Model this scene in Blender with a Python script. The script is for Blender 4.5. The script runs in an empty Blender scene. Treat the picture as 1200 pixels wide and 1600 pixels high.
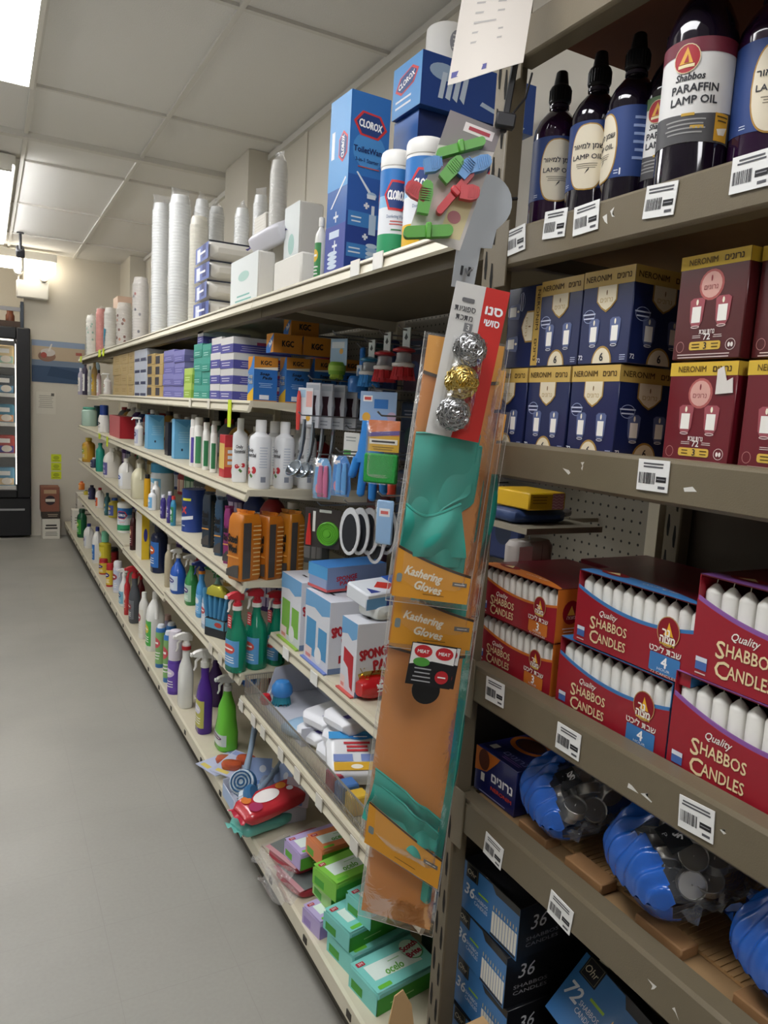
import bpy, math, random
from math import sin, cos, pi, radians, sqrt
from mathutils import Vector, Matrix

SC = bpy.context.scene
COL = SC.collection
random.seed(7)

# ---------------------------------------------------------------- camera, world, lights, exposure
YAW, PIT, ROL, FPX, CAMH = radians(28.464), radians(7.612), radians(3.414), 1154.4, 1.52
_f = Vector((sin(YAW) * cos(PIT), cos(YAW) * cos(PIT), -sin(PIT)))
_r = Vector((cos(YAW), -sin(YAW), 0))
_u = _r.cross(_f)
CX = _r * cos(ROL) + _u * sin(ROL)
CU = _u * cos(ROL) - _r * sin(ROL)
CF = _f
cd = bpy.data.cameras.new('camera')
cd.sensor_fit = 'VERTICAL'
cd.sensor_height = 36
cd.sensor_width = 27
cd.lens = FPX * 36 / 1600
cd.clip_start = 0.02
cam = bpy.data.objects.new('camera', cd)
m3 = Matrix((CX, CU, -CF)).transposed()
cam.matrix_world = Matrix.Translation((0, 0, CAMH)) @ m3.to_4x4()
COL.objects.link(cam)
SC.camera = cam

wd = bpy.data.worlds.new('store_air')
SC.world = wd
wd.use_nodes = True
wd.node_tree.nodes['Background'].inputs[0].default_value = (1.0, 0.96, 0.9, 1)
wd.node_tree.nodes['Background'].inputs[1].default_value = 0.02
SC.view_settings.view_transform = 'Standard'
SC.view_settings.look = 'None'
SC.view_settings.gamma = 1
SC.view_settings.use_curve_mapping = False
SC.view_settings.exposure = 0.0
PANEL_EMIT = 15.2     # troffer diffusers
TUBE_EMIT = 23.0     # bare fluorescent tubes
FAR_EMIT = 12.0      # strip over the far wall
CASE_EMIT = 2.6      # tubes inside the glass freezer

ZC = 2.92            # ceiling
WX = 1.43            # right wall
FY = 8.55            # far wall


# a point of the photograph (1200 x 1600) read onto a known shelf plane, to get real positions in metres
def yat(px, x, z):
    k = (px - 600) / FPX
    a = CX - CF * k
    return -(a.x * x + a.z * (z - CAMH)) / a.y


def zat(py, x, y):
    k = (py - 800) / FPX
    a = -CU - CF * k
    return CAMH - (a.x * x + a.y * y) / a.z


def xat(px, y, z):
    k = (px - 600) / FPX
    a = CX - CF * k
    return -(a.y * y + a.z * (z - CAMH)) / a.x


def depth(x, y, z):
    return CF.dot(Vector((x, y, z - CAMH)))


# ---------------------------------------------------------------- materials
def lin(h):
    h = h.lstrip('#')
    out = []
    for i in (0, 2, 4):
        c = int(h[i:i + 2], 16) / 255
        out.append(c / 12.92 if c <= 0.04045 else ((c + 0.055) / 1.055) ** 2.4)
    return (out[0], out[1], out[2], 1)


_M = {}


def M(h, rough=0.5, metal=0.0, noise=0.0, scale=60, bump=0.0, bscale=150, coat=0.0, trans=0.0, alpha=1.0, emit=0.0, ior=1.45):
    key = (h, rough, metal, noise, scale, bump, bscale, coat, trans, alpha, emit, ior)
    if key in _M:
        return _M[key]
    m = bpy.data.materials.new('mat_' + h.strip('#'))
    m.use_nodes = True
    nt = m.node_tree
    b = nt.nodes['Principled BSDF']
    c = lin(h)
    b.inputs['Base Color'].default_value = c
    b.inputs['Roughness'].default_value = rough
    b.inputs['Metallic'].default_value = metal
    b.inputs['IOR'].default_value = ior
    if coat:
        b.inputs['Coat Weight'].default_value = coat
        b.inputs['Coat Roughness'].default_value = 0.08
    if trans:
        b.inputs['Transmission Weight'].default_value = trans
    if alpha < 1:
        b.inputs['Alpha'].default_value = alpha
    if emit:
        b.inputs['Emission Color'].default_value = c
        b.inputs['Emission Strength'].default_value = emit
    if noise or bump:
        tc = nt.nodes.new('ShaderNodeTexCoord')
    if noise:
        n = nt.nodes.new('ShaderNodeTexNoise')
        n.inputs['Scale'].default_value = scale
        n.inputs['Detail'].default_value = 4
        nt.links.new(tc.outputs['Object'], n.inputs['Vector'])
        mx = nt.nodes.new('ShaderNodeMix')
        mx.data_type = 'RGBA'
        lo = tuple(max(0, v * (1 - noise)) for v in c[:3]) + (1,)
        hi = tuple(min(1, v * (1 + noise)) for v in c[:3]) + (1,)
        mx.inputs[6].default_value = lo
        mx.inputs[7].default_value = hi
        nt.links.new(n.outputs['Fac'], mx.inputs[0])
        nt.links.new(mx.outputs[2], b.inputs['Base Color'])
    if bump:
        n2 = nt.nodes.new('ShaderNodeTexNoise')
        n2.inputs['Scale'].default_value = bscale
        n2.inputs['Detail'].default_value = 3
        nt.links.new(tc.outputs['Object'], n2.inputs['Vector'])
        bp = nt.nodes.new('ShaderNodeBump')
        bp.inputs['Strength'].default_value = bump
        bp.inputs['Distance'].default_value = 0.002
        nt.links.new(n2.outputs['Fac'], bp.inputs['Height'])
        nt.links.new(bp.outputs['Normal'], b.inputs['Normal'])
    _M[key] = m
    return m


def film(h='#ffffff', amt=0.06, rough=0.12, wr=0.5, wscale=35):
    """thin clear plastic: mostly see-through, with crinkled reflections"""
    key = ('film', h, amt, rough, wr, wscale)
    if key in _M:
        return _M[key]
    m = bpy.data.materials.new('clear_film')
    m.use_nodes = True
    nt = m.node_tree
    nt.nodes.clear()
    out = nt.nodes.new('ShaderNodeOutputMaterial')
    tr = nt.nodes.new('ShaderNodeBsdfTransparent')
    gl = nt.nodes.new('ShaderNodeBsdfGlossy')
    df = nt.nodes.new('ShaderNodeBsdfDiffuse')
    gl.inputs['Roughness'].default_value = rough
    df.inputs['Color'].default_value = lin(h)
    fr = nt.nodes.new('ShaderNodeFresnel')
    fr.inputs['IOR'].default_value = 1.35
    tc = nt.nodes.new('ShaderNodeTexCoord')
    n = nt.nodes.new('ShaderNodeTexNoise')
    n.inputs['Scale'].default_value = wscale
    n.inputs['Detail'].default_value = 5
    n.inputs['Distortion'].default_value = 1.5
    bp = nt.nodes.new('ShaderNodeBump')
    bp.inputs['Strength'].default_value = wr
    bp.inputs['Distance'].default_value = 0.004
    nt.links.new(tc.outputs['Object'], n.inputs['Vector'])
    nt.links.new(n.outputs['Fac'], bp.inputs['Height'])
    for s in (gl, fr):
        nt.links.new(bp.outputs['Normal'], s.inputs['Normal'])
    m1 = nt.nodes.new('ShaderNodeMixShader')
    m2 = nt.nodes.new('ShaderNodeMixShader')
    m1.inputs[0].default_value = amt
    nt.links.new(tr.outputs[0], m1.inputs[1])
    nt.links.new(df.outputs[0], m1.inputs[2])
    mu = nt.nodes.new('ShaderNodeMath'); mu.operation = 'MULTIPLY'; mu.inputs[1].default_value = .45
    nt.links.new(fr.outputs[0], mu.inputs[0])
    nt.links.new(mu.outputs[0], m2.inputs[0])
    nt.links.new(m1.outputs[0], m2.inputs[1])
    nt.links.new(gl.outputs[0], m2.inputs[2])
    nt.links.new(m2.outputs[0], out.inputs[0])
    _M[key] = m
    return m


# ---------------------------------------------------------------- mesh builder
class MB:
    def __init__(s):
        s.v, s.f, s.mi, s.mats, s.mt = [], [], [], [], {}
        s.T = None

    def slot(s, m):
        if isinstance(m, str):
            m = M(m)
        k = m.name
        if k not in s.mt:
            s.mt[k] = len(s.mats)
            s.mats.append(m)
        return s.mt[k]

    def add(s, vs, fs, m):
        b = len(s.v)
        if s.T is not None:
            vs = [s.T @ Vector(p) for p in vs]
        s.v.extend(tuple(p) for p in vs)
        k = s.slot(m)
        for f in fs:
            s.f.append([i + b for i in f])
            s.mi.append(k)

    def box(s, x0, y0, z0, x1, y1, z1, m, bev=0.0):
        if x0 > x1: x0, x1 = x1, x0
        if y0 > y1: y0, y1 = y1, y0
        if z0 > z1: z0, z1 = z1, z0
        if bev <= 0:
            vs = [(x0, y0, z0), (x1, y0, z0), (x1, y1, z0), (x0, y1, z0), (x0, y0, z1), (x1, y0, z1), (x1, y1, z1), (x0, y1, z1)]
            fs = [(0, 3, 2, 1), (4, 5, 6, 7), (0, 1, 5, 4), (1, 2, 6, 5), (2, 3, 7, 6), (3, 0, 4, 7)]
            s.add(vs, fs, m)
            return
        b = bev
        X, Y, Z = (x0, x1), (y0, y1), (z0, z1)
        idx, vs = {}, []
        for i in (0, 1):
            for j in (0, 1):
                for k in (0, 1):
                    c = (X[i], Y[j], Z[k])
                    d = (1 - 2 * i, 1 - 2 * j, 1 - 2 * k)
                    for a in range(3):   # vertex on face a
                        p = [c[q] + (0 if q == a else d[q] * b) for q in range(3)]
                        idx[(i, j, k, a)] = len(vs)
                        vs.append(p)
        g = idx
        fs = []
        for i in (0, 1):
            q = [g[(i, 0, 0, 0)], g[(i, 1, 0, 0)], g[(i, 1, 1, 0)], g[(i, 0, 1, 0)]]
            fs.append(q if i else q[::-1])
            q = [g[(0, i, 0, 1)], g[(0, i, 1, 1)], g[(1, i, 1, 1)], g[(1, i, 0, 1)]]
            fs.append(q if i else q[::-1])
            q = [g[(0, 0, i, 2)], g[(1, 0, i, 2)], g[(1, 1, i, 2)], g[(0, 1, i, 2)]]
            fs.append(q if i else q[::-1])
            for j in (0, 1):
                fs.append([g[(i, j, 0, 0)], g[(i, j, 1, 0)], g[(i, j, 1, 1)], g[(i, j, 0, 1)]])
                fs.append([g[(i, 0, j, 0)], g[(i, 1, j, 0)], g[(i, 1, j, 2)], g[(i, 0, j, 2)]])
                fs.append([g[(0, i, j, 1)], g[(1, i, j, 1)], g[(1, i, j, 2)], g[(0, i, j, 2)]])
                for k in (0, 1):
                    fs.append([g[(i, j, k, 0)], g[(i, j, k, 1)], g[(i, j, k, 2)]])
        cx, cy, cz = (x0 + x1) / 2, (y0 + y1) / 2, (z0 + z1) / 2
        out = []
        for f in fs:
            P = [Vector(vs[t]) for t in f]
            n = (P[1] - P[0]).cross(P[2] - P[0])
            c = sum(P, Vector()) / len(P) - Vector((cx, cy, cz))
            out.append(f if n.dot(c) >= 0 else f[::-1])
        s.add(vs, out, m)

    def loft(s, secs, m, seg=24, caps=True, mfn=None):
        """secs: (z, rx, ry[, n, cx, cy]) superellipse rings"""
        vs, fs = [], []
        R = []
        for sc in secs:
            z, rx, ry = sc[:3]
            n = sc[3] if len(sc) > 3 else 2
            cx = sc[4] if len(sc) > 4 else 0
            cy = sc[5] if len(sc) > 5 else 0
            ring = []
            for i in range(seg):
                a = 2 * pi * i / seg
                c, d = cos(a), sin(a)
                e = 2 / n
                ring.append(len(vs))
                vs.append((cx + rx * math.copysign(abs(c) ** e, c), cy + ry * math.copysign(abs(d) ** e, d), z))
            R.append(ring)
        groups = {}
        for k in range(len(R) - 1):
            mm = mfn(k) if mfn else m
            for i in range(seg):
                j = (i + 1) % seg
                groups.setdefault(k, (mm, []))[1].append((R[k][i], R[k][j], R[k + 1][j], R[k + 1][i]))
        b = len(s.v)
        T = s.T
        s.v.extend(tuple(T @ Vector(p)) if T is not None else p for p in vs)
        for mm, ff in groups.values():
            k = s.slot(mm)
            for f in ff:
                s.f.append([q + b for q in f]); s.mi.append(k)
        if caps:
            k0 = s.slot(mfn(0) if mfn else m)
            k1 = s.slot(mfn(len(R) - 2) if mfn else m)
            s.f.append([q + b for q in R[0][::-1]]); s.mi.append(k0)
            s.f.append([q + b for q in R[-1]]); s.mi.append(k1)

    def lathe(s, prof, m, seg=24, mfn=None, caps=True):
        s.loft([(z, r, r) for r, z in prof], m, seg, caps, mfn)

    def tube(s, pts, r, m, seg=8, closed=False):
        pts = [Vector(p) for p in pts]
        n = len(pts)
        rr = r if isinstance(r, (list, tuple)) else [r] * n
        vs, fs = [], []
        up = None
        for i, p in enumerate(pts):
            if closed:
                t = pts[(i + 1) % n] - pts[i - 1]
            else:
                t = pts[min(i + 1, n - 1)] - pts[max(i - 1, 0)]
            if t.length < 1e-9:
                t = Vector((0, 0, 1))
            t.normalize()
            if up is None:
                up = Vector((0, 0, 1)) if abs(t.z) < 0.9 else Vector((1, 0, 0))
            a = t.cross(up)
            if a.length < 1e-6:
                a = t.orthogonal()
            a.normalize()
            b = a.cross(t).normalized()
            up = b
            for k in range(seg):
                g = 2 * pi * k / seg
                vs.append(p + (a * cos(g) + b * sin(g)) * rr[i])
        for i in range(n if closed else n - 1):
            j = (i + 1) % n
            for k in range(seg):
                l = (k + 1) % seg
                fs.append((i * seg + k, i * seg + l, j * seg + l, j * seg + k))
        if not closed:
            fs.append(tuple(range(seg))[::-1])
            fs.append(tuple((n - 1) * seg + k for k in range(seg)))
        s.add(vs, fs, m)

    def grid(s, fn, nu, nv, m, mfn=None, wrap=False):
        vs = [fn(i / nu, j / nv) for j in range(nv + 1) for i in range(nu + 1)]
        W = nu + 1
        b = len(s.v)
        T = s.T
        s.v.extend(tuple(T @ Vector(p)) if T is not None else tuple(p) for p in vs)
        for j in range(nv):
            for i in range(nu):
                mm = mfn((i + .5) / nu, (j + .5) / nv) if mfn else m
                s.f.append([b + j * W + i, b + j * W + i + 1, b + (j + 1) * W + i + 1, b + (j + 1) * W + i])
                s.mi.append(s.slot(mm))

    def prism(s, pts, y0, y1, m):
        """outline in x,z pushed from y0 to y1"""
        n = len(pts)
        vs = [(p[0], y0, p[1]) for p in pts] + [(p[0], y1, p[1]) for p in pts]
        fs = [tuple(range(n)), tuple(range(2 * n - 1, n - 1, -1))]
        for i in range(n):
            j = (i + 1) % n
            fs.append((i, n + i, n + j, j))
        s.add(vs, fs, m)

    def prismz(s, pts, z0, z1, m):
        n = len(pts)
        vs = [(p[0], p[1], z0) for p in pts] + [(p[0], p[1], z1) for p in pts]
        fs = [tuple(range(n))[::-1], tuple(range(n, 2 * n))]
        for i in range(n):
            j = (i + 1) % n
            fs.append((i, j, n + j, n + i))
        s.add(vs, fs, m)

    def mesh(s, name):
        me = bpy.data.meshes.new(name)
        me.from_pydata(s.v, [], s.f)
        for m in s.mats:
            me.materials.append(m)
        me.polygons.foreach_set('material_index', s.mi)
        me.polygons.foreach_set('use_smooth', [True] * len(s.f))
        me.update()
        me.set_sharp_from_angle(angle=radians(38))
        return me

    def build(s, name, parent=None, loc=None, rot=None):
        o = bpy.data.objects.new(name, s.mesh(name))
        COL.objects.link(o)
        if parent is not None:
            o.parent = parent
        if loc is not None:
            o.location = loc
        if rot is not None:
            o.rotation_euler = rot
        return o


# ---------------------------------------------------------------- lettering and flat artwork
_TX = {}


def glyphs(txt, sh=0.0):
    k = (txt, sh)
    if k not in _TX:
        c = bpy.data.curves.new('lettering', 'FONT')
        c.body = txt
        c.resolution_u = 2
        c.shear = sh
        o = bpy.data.objects.new('lettering', c)
        COL.objects.link(o)
        dg = bpy.context.evaluated_depsgraph_get()
        me = bpy.data.meshes.new_from_object(o.evaluated_get(dg))
        V = [(v.co.x, v.co.y) for v in me.vertices]
        F = [tuple(p.vertices) for p in me.polygons]
        bpy.data.objects.remove(o)
        bpy.data.curves.remove(c)
        bpy.data.meshes.remove(me)
        if V:
            x0 = min(v[0] for v in V); x1 = max(v[0] for v in V)
            y0 = min(v[1] for v in V); y1 = max(v[1] for v in V)
        else:
            x0 = x1 = y0 = y1 = 0
        _TX[k] = (V, F, x0, x1, y0, y1)
    return _TX[k]


def heb(t):
    return t[::-1]


class Art:
    def __init__(s, mb, surf, step=1e9):
        s.mb, s.surf, s.step = mb, surf, step

    def H(s, layer):
        return 0.0004 + 0.0004 * layer

    def rect(s, u0, v0, u1, v1, m, layer=0, r=0):
        n = max(1, int(math.ceil(abs(u1 - u0) / s.step)))
        h = s.H(layer)
        if r and n == 1:
            pts = []
            for (cx, cy, a0) in ((u1 - r, v1 - r, 0), (u0 + r, v1 - r, 90), (u0 + r, v0 + r, 180), (u1 - r, v0 + r, 270)):
                for k in range(4):
                    a = radians(a0 + 30 * k)
                    pts.append((cx + r * cos(a), cy + r * sin(a)))
            return s.poly(pts, m, layer)
        vs, fs = [], []
        for i in range(n + 1):
            u = u0 + (u1 - u0) * i / n
            vs += [s.surf(u, v0, h), s.surf(u, v1, h)]
        for i in range(n):
            fs.append((2 * i, 2 * i + 2, 2 * i + 3, 2 * i + 1))
        s.mb.add(vs, fs, m)

    def band(s, u0, u1, lo, hi, m, layer=0, n=14):
        """strip between two height curves lo(t), hi(t), t in 0..1"""
        h = s.H(layer)
        vs, fs = [], []
        for i in range(n + 1):
            t = i / n
            u = u0 + (u1 - u0) * t
            vs += [s.surf(u, lo(t), h), s.surf(u, hi(t), h)]
        for i in range(n):
            fs.append((2 * i, 2 * i + 2, 2 * i + 3, 2 * i + 1))
        s.mb.add(vs, fs, m)

    def poly(s, pts, m, layer=0):
        h = s.H(layer)
        cu = sum(p[0] for p in pts) / len(pts); cv = sum(p[1] for p in pts) / len(pts)
        if s.step < 1e8:
            q = []
            for i, p in enumerate(pts):
                o = pts[(i + 1) % len(pts)]
                m_ = max(1, int(math.ceil(abs(o[0] - p[0]) / s.step)))
                q += [(p[0] + (o[0] - p[0]) * j / m_, p[1] + (o[1] - p[1]) * j / m_) for j in range(m_)]
            pts = q
        n = len(pts)
        K = max(1, min(8, int(math.ceil(max(abs(p[0] - cu) for p in pts) / s.step)))) if s.step < 1e8 else 1
        vs = [s.surf(cu, cv, h)]
        for k in range(1, K + 1):
            vs += [s.surf(cu + (p[0] - cu) * k / K, cv + (p[1] - cv) * k / K, h) for p in pts]
        fs = [(0, 1 + i, 1 + (i + 1) % n) for i in range(n)]
        for k in range(K - 1):
            a, b = 1 + k * n, 1 + (k + 1) * n
            fs += [(a + i, b + i, b + (i + 1) % n, a + (i + 1) % n) for i in range(n)]
        s.mb.add(vs, fs, m)

    def ell(s, cx, cy, rx, ry, m, layer=0, n=18):
        s.poly([(cx + rx * cos(2 * pi * i / n), cy + ry * sin(2 * pi * i / n)) for i in range(n)], m, layer)

    def ring(s, cx, cy, rx, ry, w, m, layer=0, n=20):
        h = s.H(layer)
        vs, fs = [], []
        for i in range(n):
            a = 2 * pi * i / n
            vs += [s.surf(cx + rx * cos(a), cy + ry * sin(a), h), s.surf(cx + (rx - w) * cos(a), cy + (ry - w) * sin(a), h)]
        for i in range(n):
            j = (i + 1) % n
            fs.append((2 * i, 2 * j, 2 * j + 1, 2 * i + 1))
        s.mb.add(vs, fs, m)

    def text(s, t, u, v, size, m, layer=1, al='C', bold=0, sh=0.0, rot=0, fit=None, flipx=False):
        """size = letter height (capital) in metres; fit = wanted width"""
        V, F, x0, x1, y0, y1 = glyphs(t, sh)
        if not V:
            return
        k = size / 0.7
        kx = k if fit is None else fit / (x1 - x0)
        ox = {'C': (x0 + x1) / 2, 'L': x0, 'R': x1}[al]
        h = s.H(layer)
        ca, sa = cos(radians(rot)), sin(radians(rot))
        offs = [(0, 0)] if not bold else [(-bold, 0), (bold, 0), (0, bold), (0, -bold)]
        for q, (a, b) in enumerate(offs):
            vs = []
            for (x, y) in V:
                X, Y = (x - ox) * kx + a * size, (y - 0.35) * k + b * size
                vs.append(s.surf(u + X * ca - Y * sa, v + X * sa + Y * ca, h + q * .00007))
            s.mb.add(vs, F, m)

    def lines(s, u0, u1, v0, v1, n, m, layer=1, w=0.35):
        """unreadable small print: thin rules of uneven length"""
        for i in range(n):
            y = v1 + (v0 - v1) * (i + .5) / n
            hh = (v1 - v0) / n * w / 2
            e = (u1 - u0) * random.uniform(0, .25)
            s.rect(u0 + e / 2, y - hh, u1 - e / 2, y + hh, m, layer)


def face(k, w, d, h):
    """surfaces of a carton whose base centre is the origin; front looks to -y"""
    if k == 'F':
        return lambda u, v, e: (u, -d / 2 - e, v)
    if k == 'K':
        return lambda u, v, e: (-u, d / 2 + e, v)
    if k == 'R':
        return lambda u, v, e: (w / 2 + e, u, v)
    if k == 'L':
        return lambda u, v, e: (-w / 2 - e, -u, v)
    return lambda u, v, e: (u, v - d / 2, h + e)


def cyl(rx, ry=None, n=2):
    ry = ry or rx

    def f(u, v, e):
        a = u / max(rx, ry)
        c, d = sin(a), cos(a)
        p = 2 / n
        X = (rx + e) * math.copysign(abs(c) ** p, c)
        Y = -(ry + e) * math.copysign(abs(d) ** p, d)
        return (X, Y, v)
    return f


# ---------------------------------------------------------------- things
_LABELS = {}


def tag(o, label, cat, group=None, kind=None):
    if label:
        o['label'] = label
        if cat:
            o['category'] = cat
        prev = _LABELS.get(label)
        if prev is not None and (group is None or prev != group):
            print('SAME LABEL', label)
        _LABELS[label] = group
        n = len(label.split())
        if n < 4 or n > 16:
            print('LABEL LENGTH', n, label)
    if group:
        o['group'] = group
    if kind:
        o['kind'] = kind
    return o


def T(name, label, cat, loc, rz=0.0, group=None, rx=0.0, ry=0.0):
    o = bpy.data.objects.new(name, None)
    o.empty_display_size = 0.02
    COL.objects.link(o)
    o.location = loc
    o.rotation_euler = (rx, ry, rz)
    return tag(o, label, cat, group)


def struct(o):
    o['kind'] = 'structure'
    return o


def dup(root, label, loc, rz=None, group=None, rot=None, scale=None):
    r = root.copy()
    COL.objects.link(r)
    r.location = loc
    if rz is not None:
        r.rotation_euler = (0, 0, rz)
    if rot is not None:
        r.rotation_euler = rot
    if scale:
        r.scale = scale
    for k in ('group',):
        if k in r:
            del r[k]
    tag(r, label, r.get('category'), group)
    for ch in list(root.children):
        c = ch.copy()
        COL.objects.link(c)
        c.parent = r
        for g in ch.children:
            d = g.copy()
            COL.objects.link(d)
            d.parent = c
    return r


AISLE = -pi / 2      # front of a product turned to the aisle (-x)
ORD = ['bottom', 'second', 'third', 'fourth', 'fifth', 'sixth', 'seventh', 'eighth']

WHITE = '#efeee9'
INK = '#2a2a30'
# ---------------------------------------------------------------- the room
def tile_mat(base, grout, sx, sy, ox, oy, w, rough, speck, dirt):
    m = bpy.data.materials.new('tile')
    m.use_nodes = True
    nt = m.node_tree
    b = nt.nodes['Principled BSDF']
    b.inputs['Roughness'].default_value = rough
    tc = nt.nodes.new('ShaderNodeTexCoord')
    sp = nt.nodes.new('ShaderNodeSeparateXYZ')
    nt.links.new(tc.outputs['Object'], sp.inputs[0])
    L = nt.links

    def math_(op, a, bb=None):
        n = nt.nodes.new('ShaderNodeMath')
        n.operation = op
        for i, q in enumerate((a, bb)):
            if q is None:
                continue
            if isinstance(q, (int, float)):
                n.inputs[i].default_value = q
            else:
                L.new(q, n.inputs[i])
        return n.outputs[0]

    def edge(out, size, off):
        t = math_('ADD', out, off + 100 * size)
        t = math_('MODULO', t, size)
        t = math_('SUBTRACT', t, size / 2)
        t = math_('ABSOLUTE', t)
        return math_('GREATER_THAN', t, size / 2 - w)
    e = math_('MAXIMUM', edge(sp.outputs[0], sx, ox), edge(sp.outputs[1], sy, oy))
    n1 = nt.nodes.new('ShaderNodeTexNoise'); n1.inputs['Scale'].default_value = 90; n1.inputs['Detail'].default_value = 6
    n2 = nt.nodes.new('ShaderNodeTexNoise'); n2.inputs['Scale'].default_value = 1.7; n2.inputs['Detail'].default_value = 5
    L.new(tc.outputs['Object'], n1.inputs['Vector']); L.new(tc.outputs['Object'], n2.inputs['Vector'])
    c = lin(base)

    def mix(fac, A, B):
        x = nt.nodes.new('ShaderNodeMix'); x.data_type = 'RGBA'
        for i, q in ((0, fac), (6, A), (7, B)):
            if isinstance(q, (tuple, float)):
                x.inputs[i].default_value = q
            else:
                L.new(q, x.inputs[i])
        return x.outputs[2]
    a = mix(n1.outputs['Fac'], tuple(v * (1 - speck) for v in c[:3]) + (1,), tuple(min(1, v * (1 + speck)) for v in c[:3]) + (1,))
    d = nt.nodes.new('ShaderNodeMapRange')
    d.inputs[1].default_value = 0.45; d.inputs[2].default_value = 0.75; d.inputs[3].default_value = 0; d.inputs[4].default_value = dirt
    L.new(n2.outputs['Fac'], d.inputs[0])
    a = mix(d.outputs[0], a, tuple(v * 0.72 for v in c[:3]) + (1,))
    a = mix(e, a, lin(grout))
    L.new(a, b.inputs['Base Color'])
    r2 = nt.nodes.new('ShaderNodeMapRange')
    r2.inputs[3].default_value = rough - 0.06; r2.inputs[4].default_value = rough + 0.12
    L.new(n2.outputs['Fac'], r2.inputs[0])
    L.new(r2.outputs[0], b.inputs['Roughness'])
    return m


LX, NY = -2.6, -3.0       # left wall, wall behind the viewer
WALL = M('#d3cdbf', 0.85, noise=0.03, scale=6)
WALL2 = M('#c9c8c5', 0.85, noise=0.03, scale=6)
mb = MB(); mb.box(LX - .1, NY - .1, -0.1, WX + .1, FY + 1.0, 0, tile_mat('#9f9d95', '#96948d', .305, .305, .02, .06, .0008, .34, .07, .45))
struct(mb.build('floor'))
cm = MB()
CT = M('#e3e1dc', 0.9, noise=0.05, scale=220, bump=0.5, bscale=260)
GR = M('#d6d3cb', 0.6)
cm.box(LX - .1, NY - .1, ZC + .012, WX + .1, FY + 1.0, ZC + .1, CT)
xs = [WX - .612 * k for k in range(0, 8)]
for x in xs:
    cm.box(x - .011, NY, ZC - .002, x + .011, FY + .95, ZC + .012, GR)
ys = [4.02 - 1.22 * k for k in range(0, 6)] + [4.77, 5.3, 6.48, 7.7]
for y in ys:
    cm.box(LX, y - .011, ZC - .0015, WX, y + .011, ZC + .0125, GR)
cm.box(LX, 4.74, ZC - .02, WX, 4.79, ZC + .012, GR)
struct(cm.build('ceiling'))
mb = MB(); mb.box(WX, NY - .1, 0, WX + .1, FY + 1.0, ZC + .1, WALL); struct(mb.build('wall_right'))
mb = MB(); mb.box(LX - .1, NY - .1, 0, LX, FY + 1.0, ZC + .1, WALL2); struct(mb.build('wall_left'))
mb = MB(); mb.box(LX, NY - .1, 0, WX, NY, ZC + .1, WALL2); struct(mb.build('wall_near'))
mb = MB()
mb.box(.345, FY + .07, 0, WX, FY + .9, ZC + .05, WALL)
mb.box(LX, FY + .9, 0, WX, FY + 1.0, ZC + .05, WALL)
struct(mb.build('wall_far'))
mb = MB(); mb.box(1.30, 4.22, 0, WX, 4.68, ZC + .01, WALL); struct(mb.build('trim_1'))
mb = MB(); mb.box(1.28, 8.0, 0, WX, FY + .07, ZC + .01, WALL); struct(mb.build('trim_2'))
mb = MB(); mb.box(WX - .02, NY, ZC - .03, WX, FY, ZC - .002, GR); struct(mb.build('trim_3'))
mb = MB(); mb.box(WX - .006, 3.66, 0, WX, 3.70, ZC, WALL); struct(mb.build('trim_4'))

# ---------------------------------------------------------------- ceiling lights
EM = M('#f9f9fb', 0.5, emit=PANEL_EMIT)
TUBE = M('#f9fafc', 0.5, emit=TUBE_EMIT)
WM = M('#e6e3da', 0.45)


def troffer(y0, y1, label, group=None):
    t = T('ceiling_light', label, 'ceiling light', (-.10, (y0 + y1) / 2, ZC - .012), group=group)
    w, d = .306, (y1 - y0) / 2
    f = MB()
    f.box(-w, -d, -.004, -w + .02, d, .012, WM); f.box(w - .02, -d, -.004, w, d, .012, WM)
    f.box(-w + .02, -d, -.004, w - .02, -d + .02, .012, WM); f.box(-w + .02, d - .02, -.004, w - .02, d, .012, WM)
    f.build('frame', t)
    e = MB(); e.box(-w + .02, -d + .02, .002, w - .02, d - .02, .011, EM); e.build('diffuser', t)


troffer(2.8, 4.02, 'bright flush ceiling panel light at upper left of the aisle')
for k, y in enumerate((.36, -2.08)):
    troffer(y, y + 1.22, 'flush ceiling panel light above and behind the viewer, %s row' % ('nearer', 'farther')[k], 'ceiling panels behind the viewer')

t = T('strip_light', 'long bare-tube strip light hanging over the far aisle at left edge', 'ceiling light', (.10, 6.5, ZC - .075))
f = MB(); f.box(-.07, -1.3, .02, .07, 1.3, .074, WM, .006); f.box(-.05, -1.31, -.02, .05, -1.27, .03, WM); f.box(-.05, 1.27, -.02, .05, 1.31, .03, WM); f.build('housing', t)
for sx in (-.04, .04):
    f = MB(); f.tube([(sx, -1.27, -.005), (sx, 1.27, -.005)], .014, TUBE, 10); f.build('tube', t)
t = T('strip_light', 'added unseen bare-tube strip light over the next aisle, brightening the ceiling', 'ceiling light', (-1.75, 3.6, ZC - .45))  # added fill light out of view, lifts the ceiling brightness
f = MB(); f.box(-.05, -1.3, -.01, .05, 1.3, .03, WM, .006); f.tube([(0, -1.1, .03), (0, -1.1, .45)], .006, WM, 6); f.tube([(0, 1.1, .03), (0, 1.1, .45)], .006, WM, 6); f.build('housing', t)
for sx in (-.075, .075):
    f = MB(); f.tube([(sx, -1.27, .01), (sx, 1.27, .01)], .016, TUBE, 10); f.build('tube', t)
t = T('strip_light', 'wide glowing strip light across the far wall above the freezer', 'ceiling light', (0.02, FY - .14, ZC - .20))
f = MB(); f.box(-.9, -.02, .10, .62, .08, .18, WM, .006); f.build('housing', t)
FE = M('#fff6e6', 0.5, emit=FAR_EMIT)
f = MB(); f.box(-.89, -.03, .0, .30, .06, .10, FE, .02); f.box(.32, -.03, -.02, .61, .06, .10, FE, .02); f.build('diffuser', t)
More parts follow.
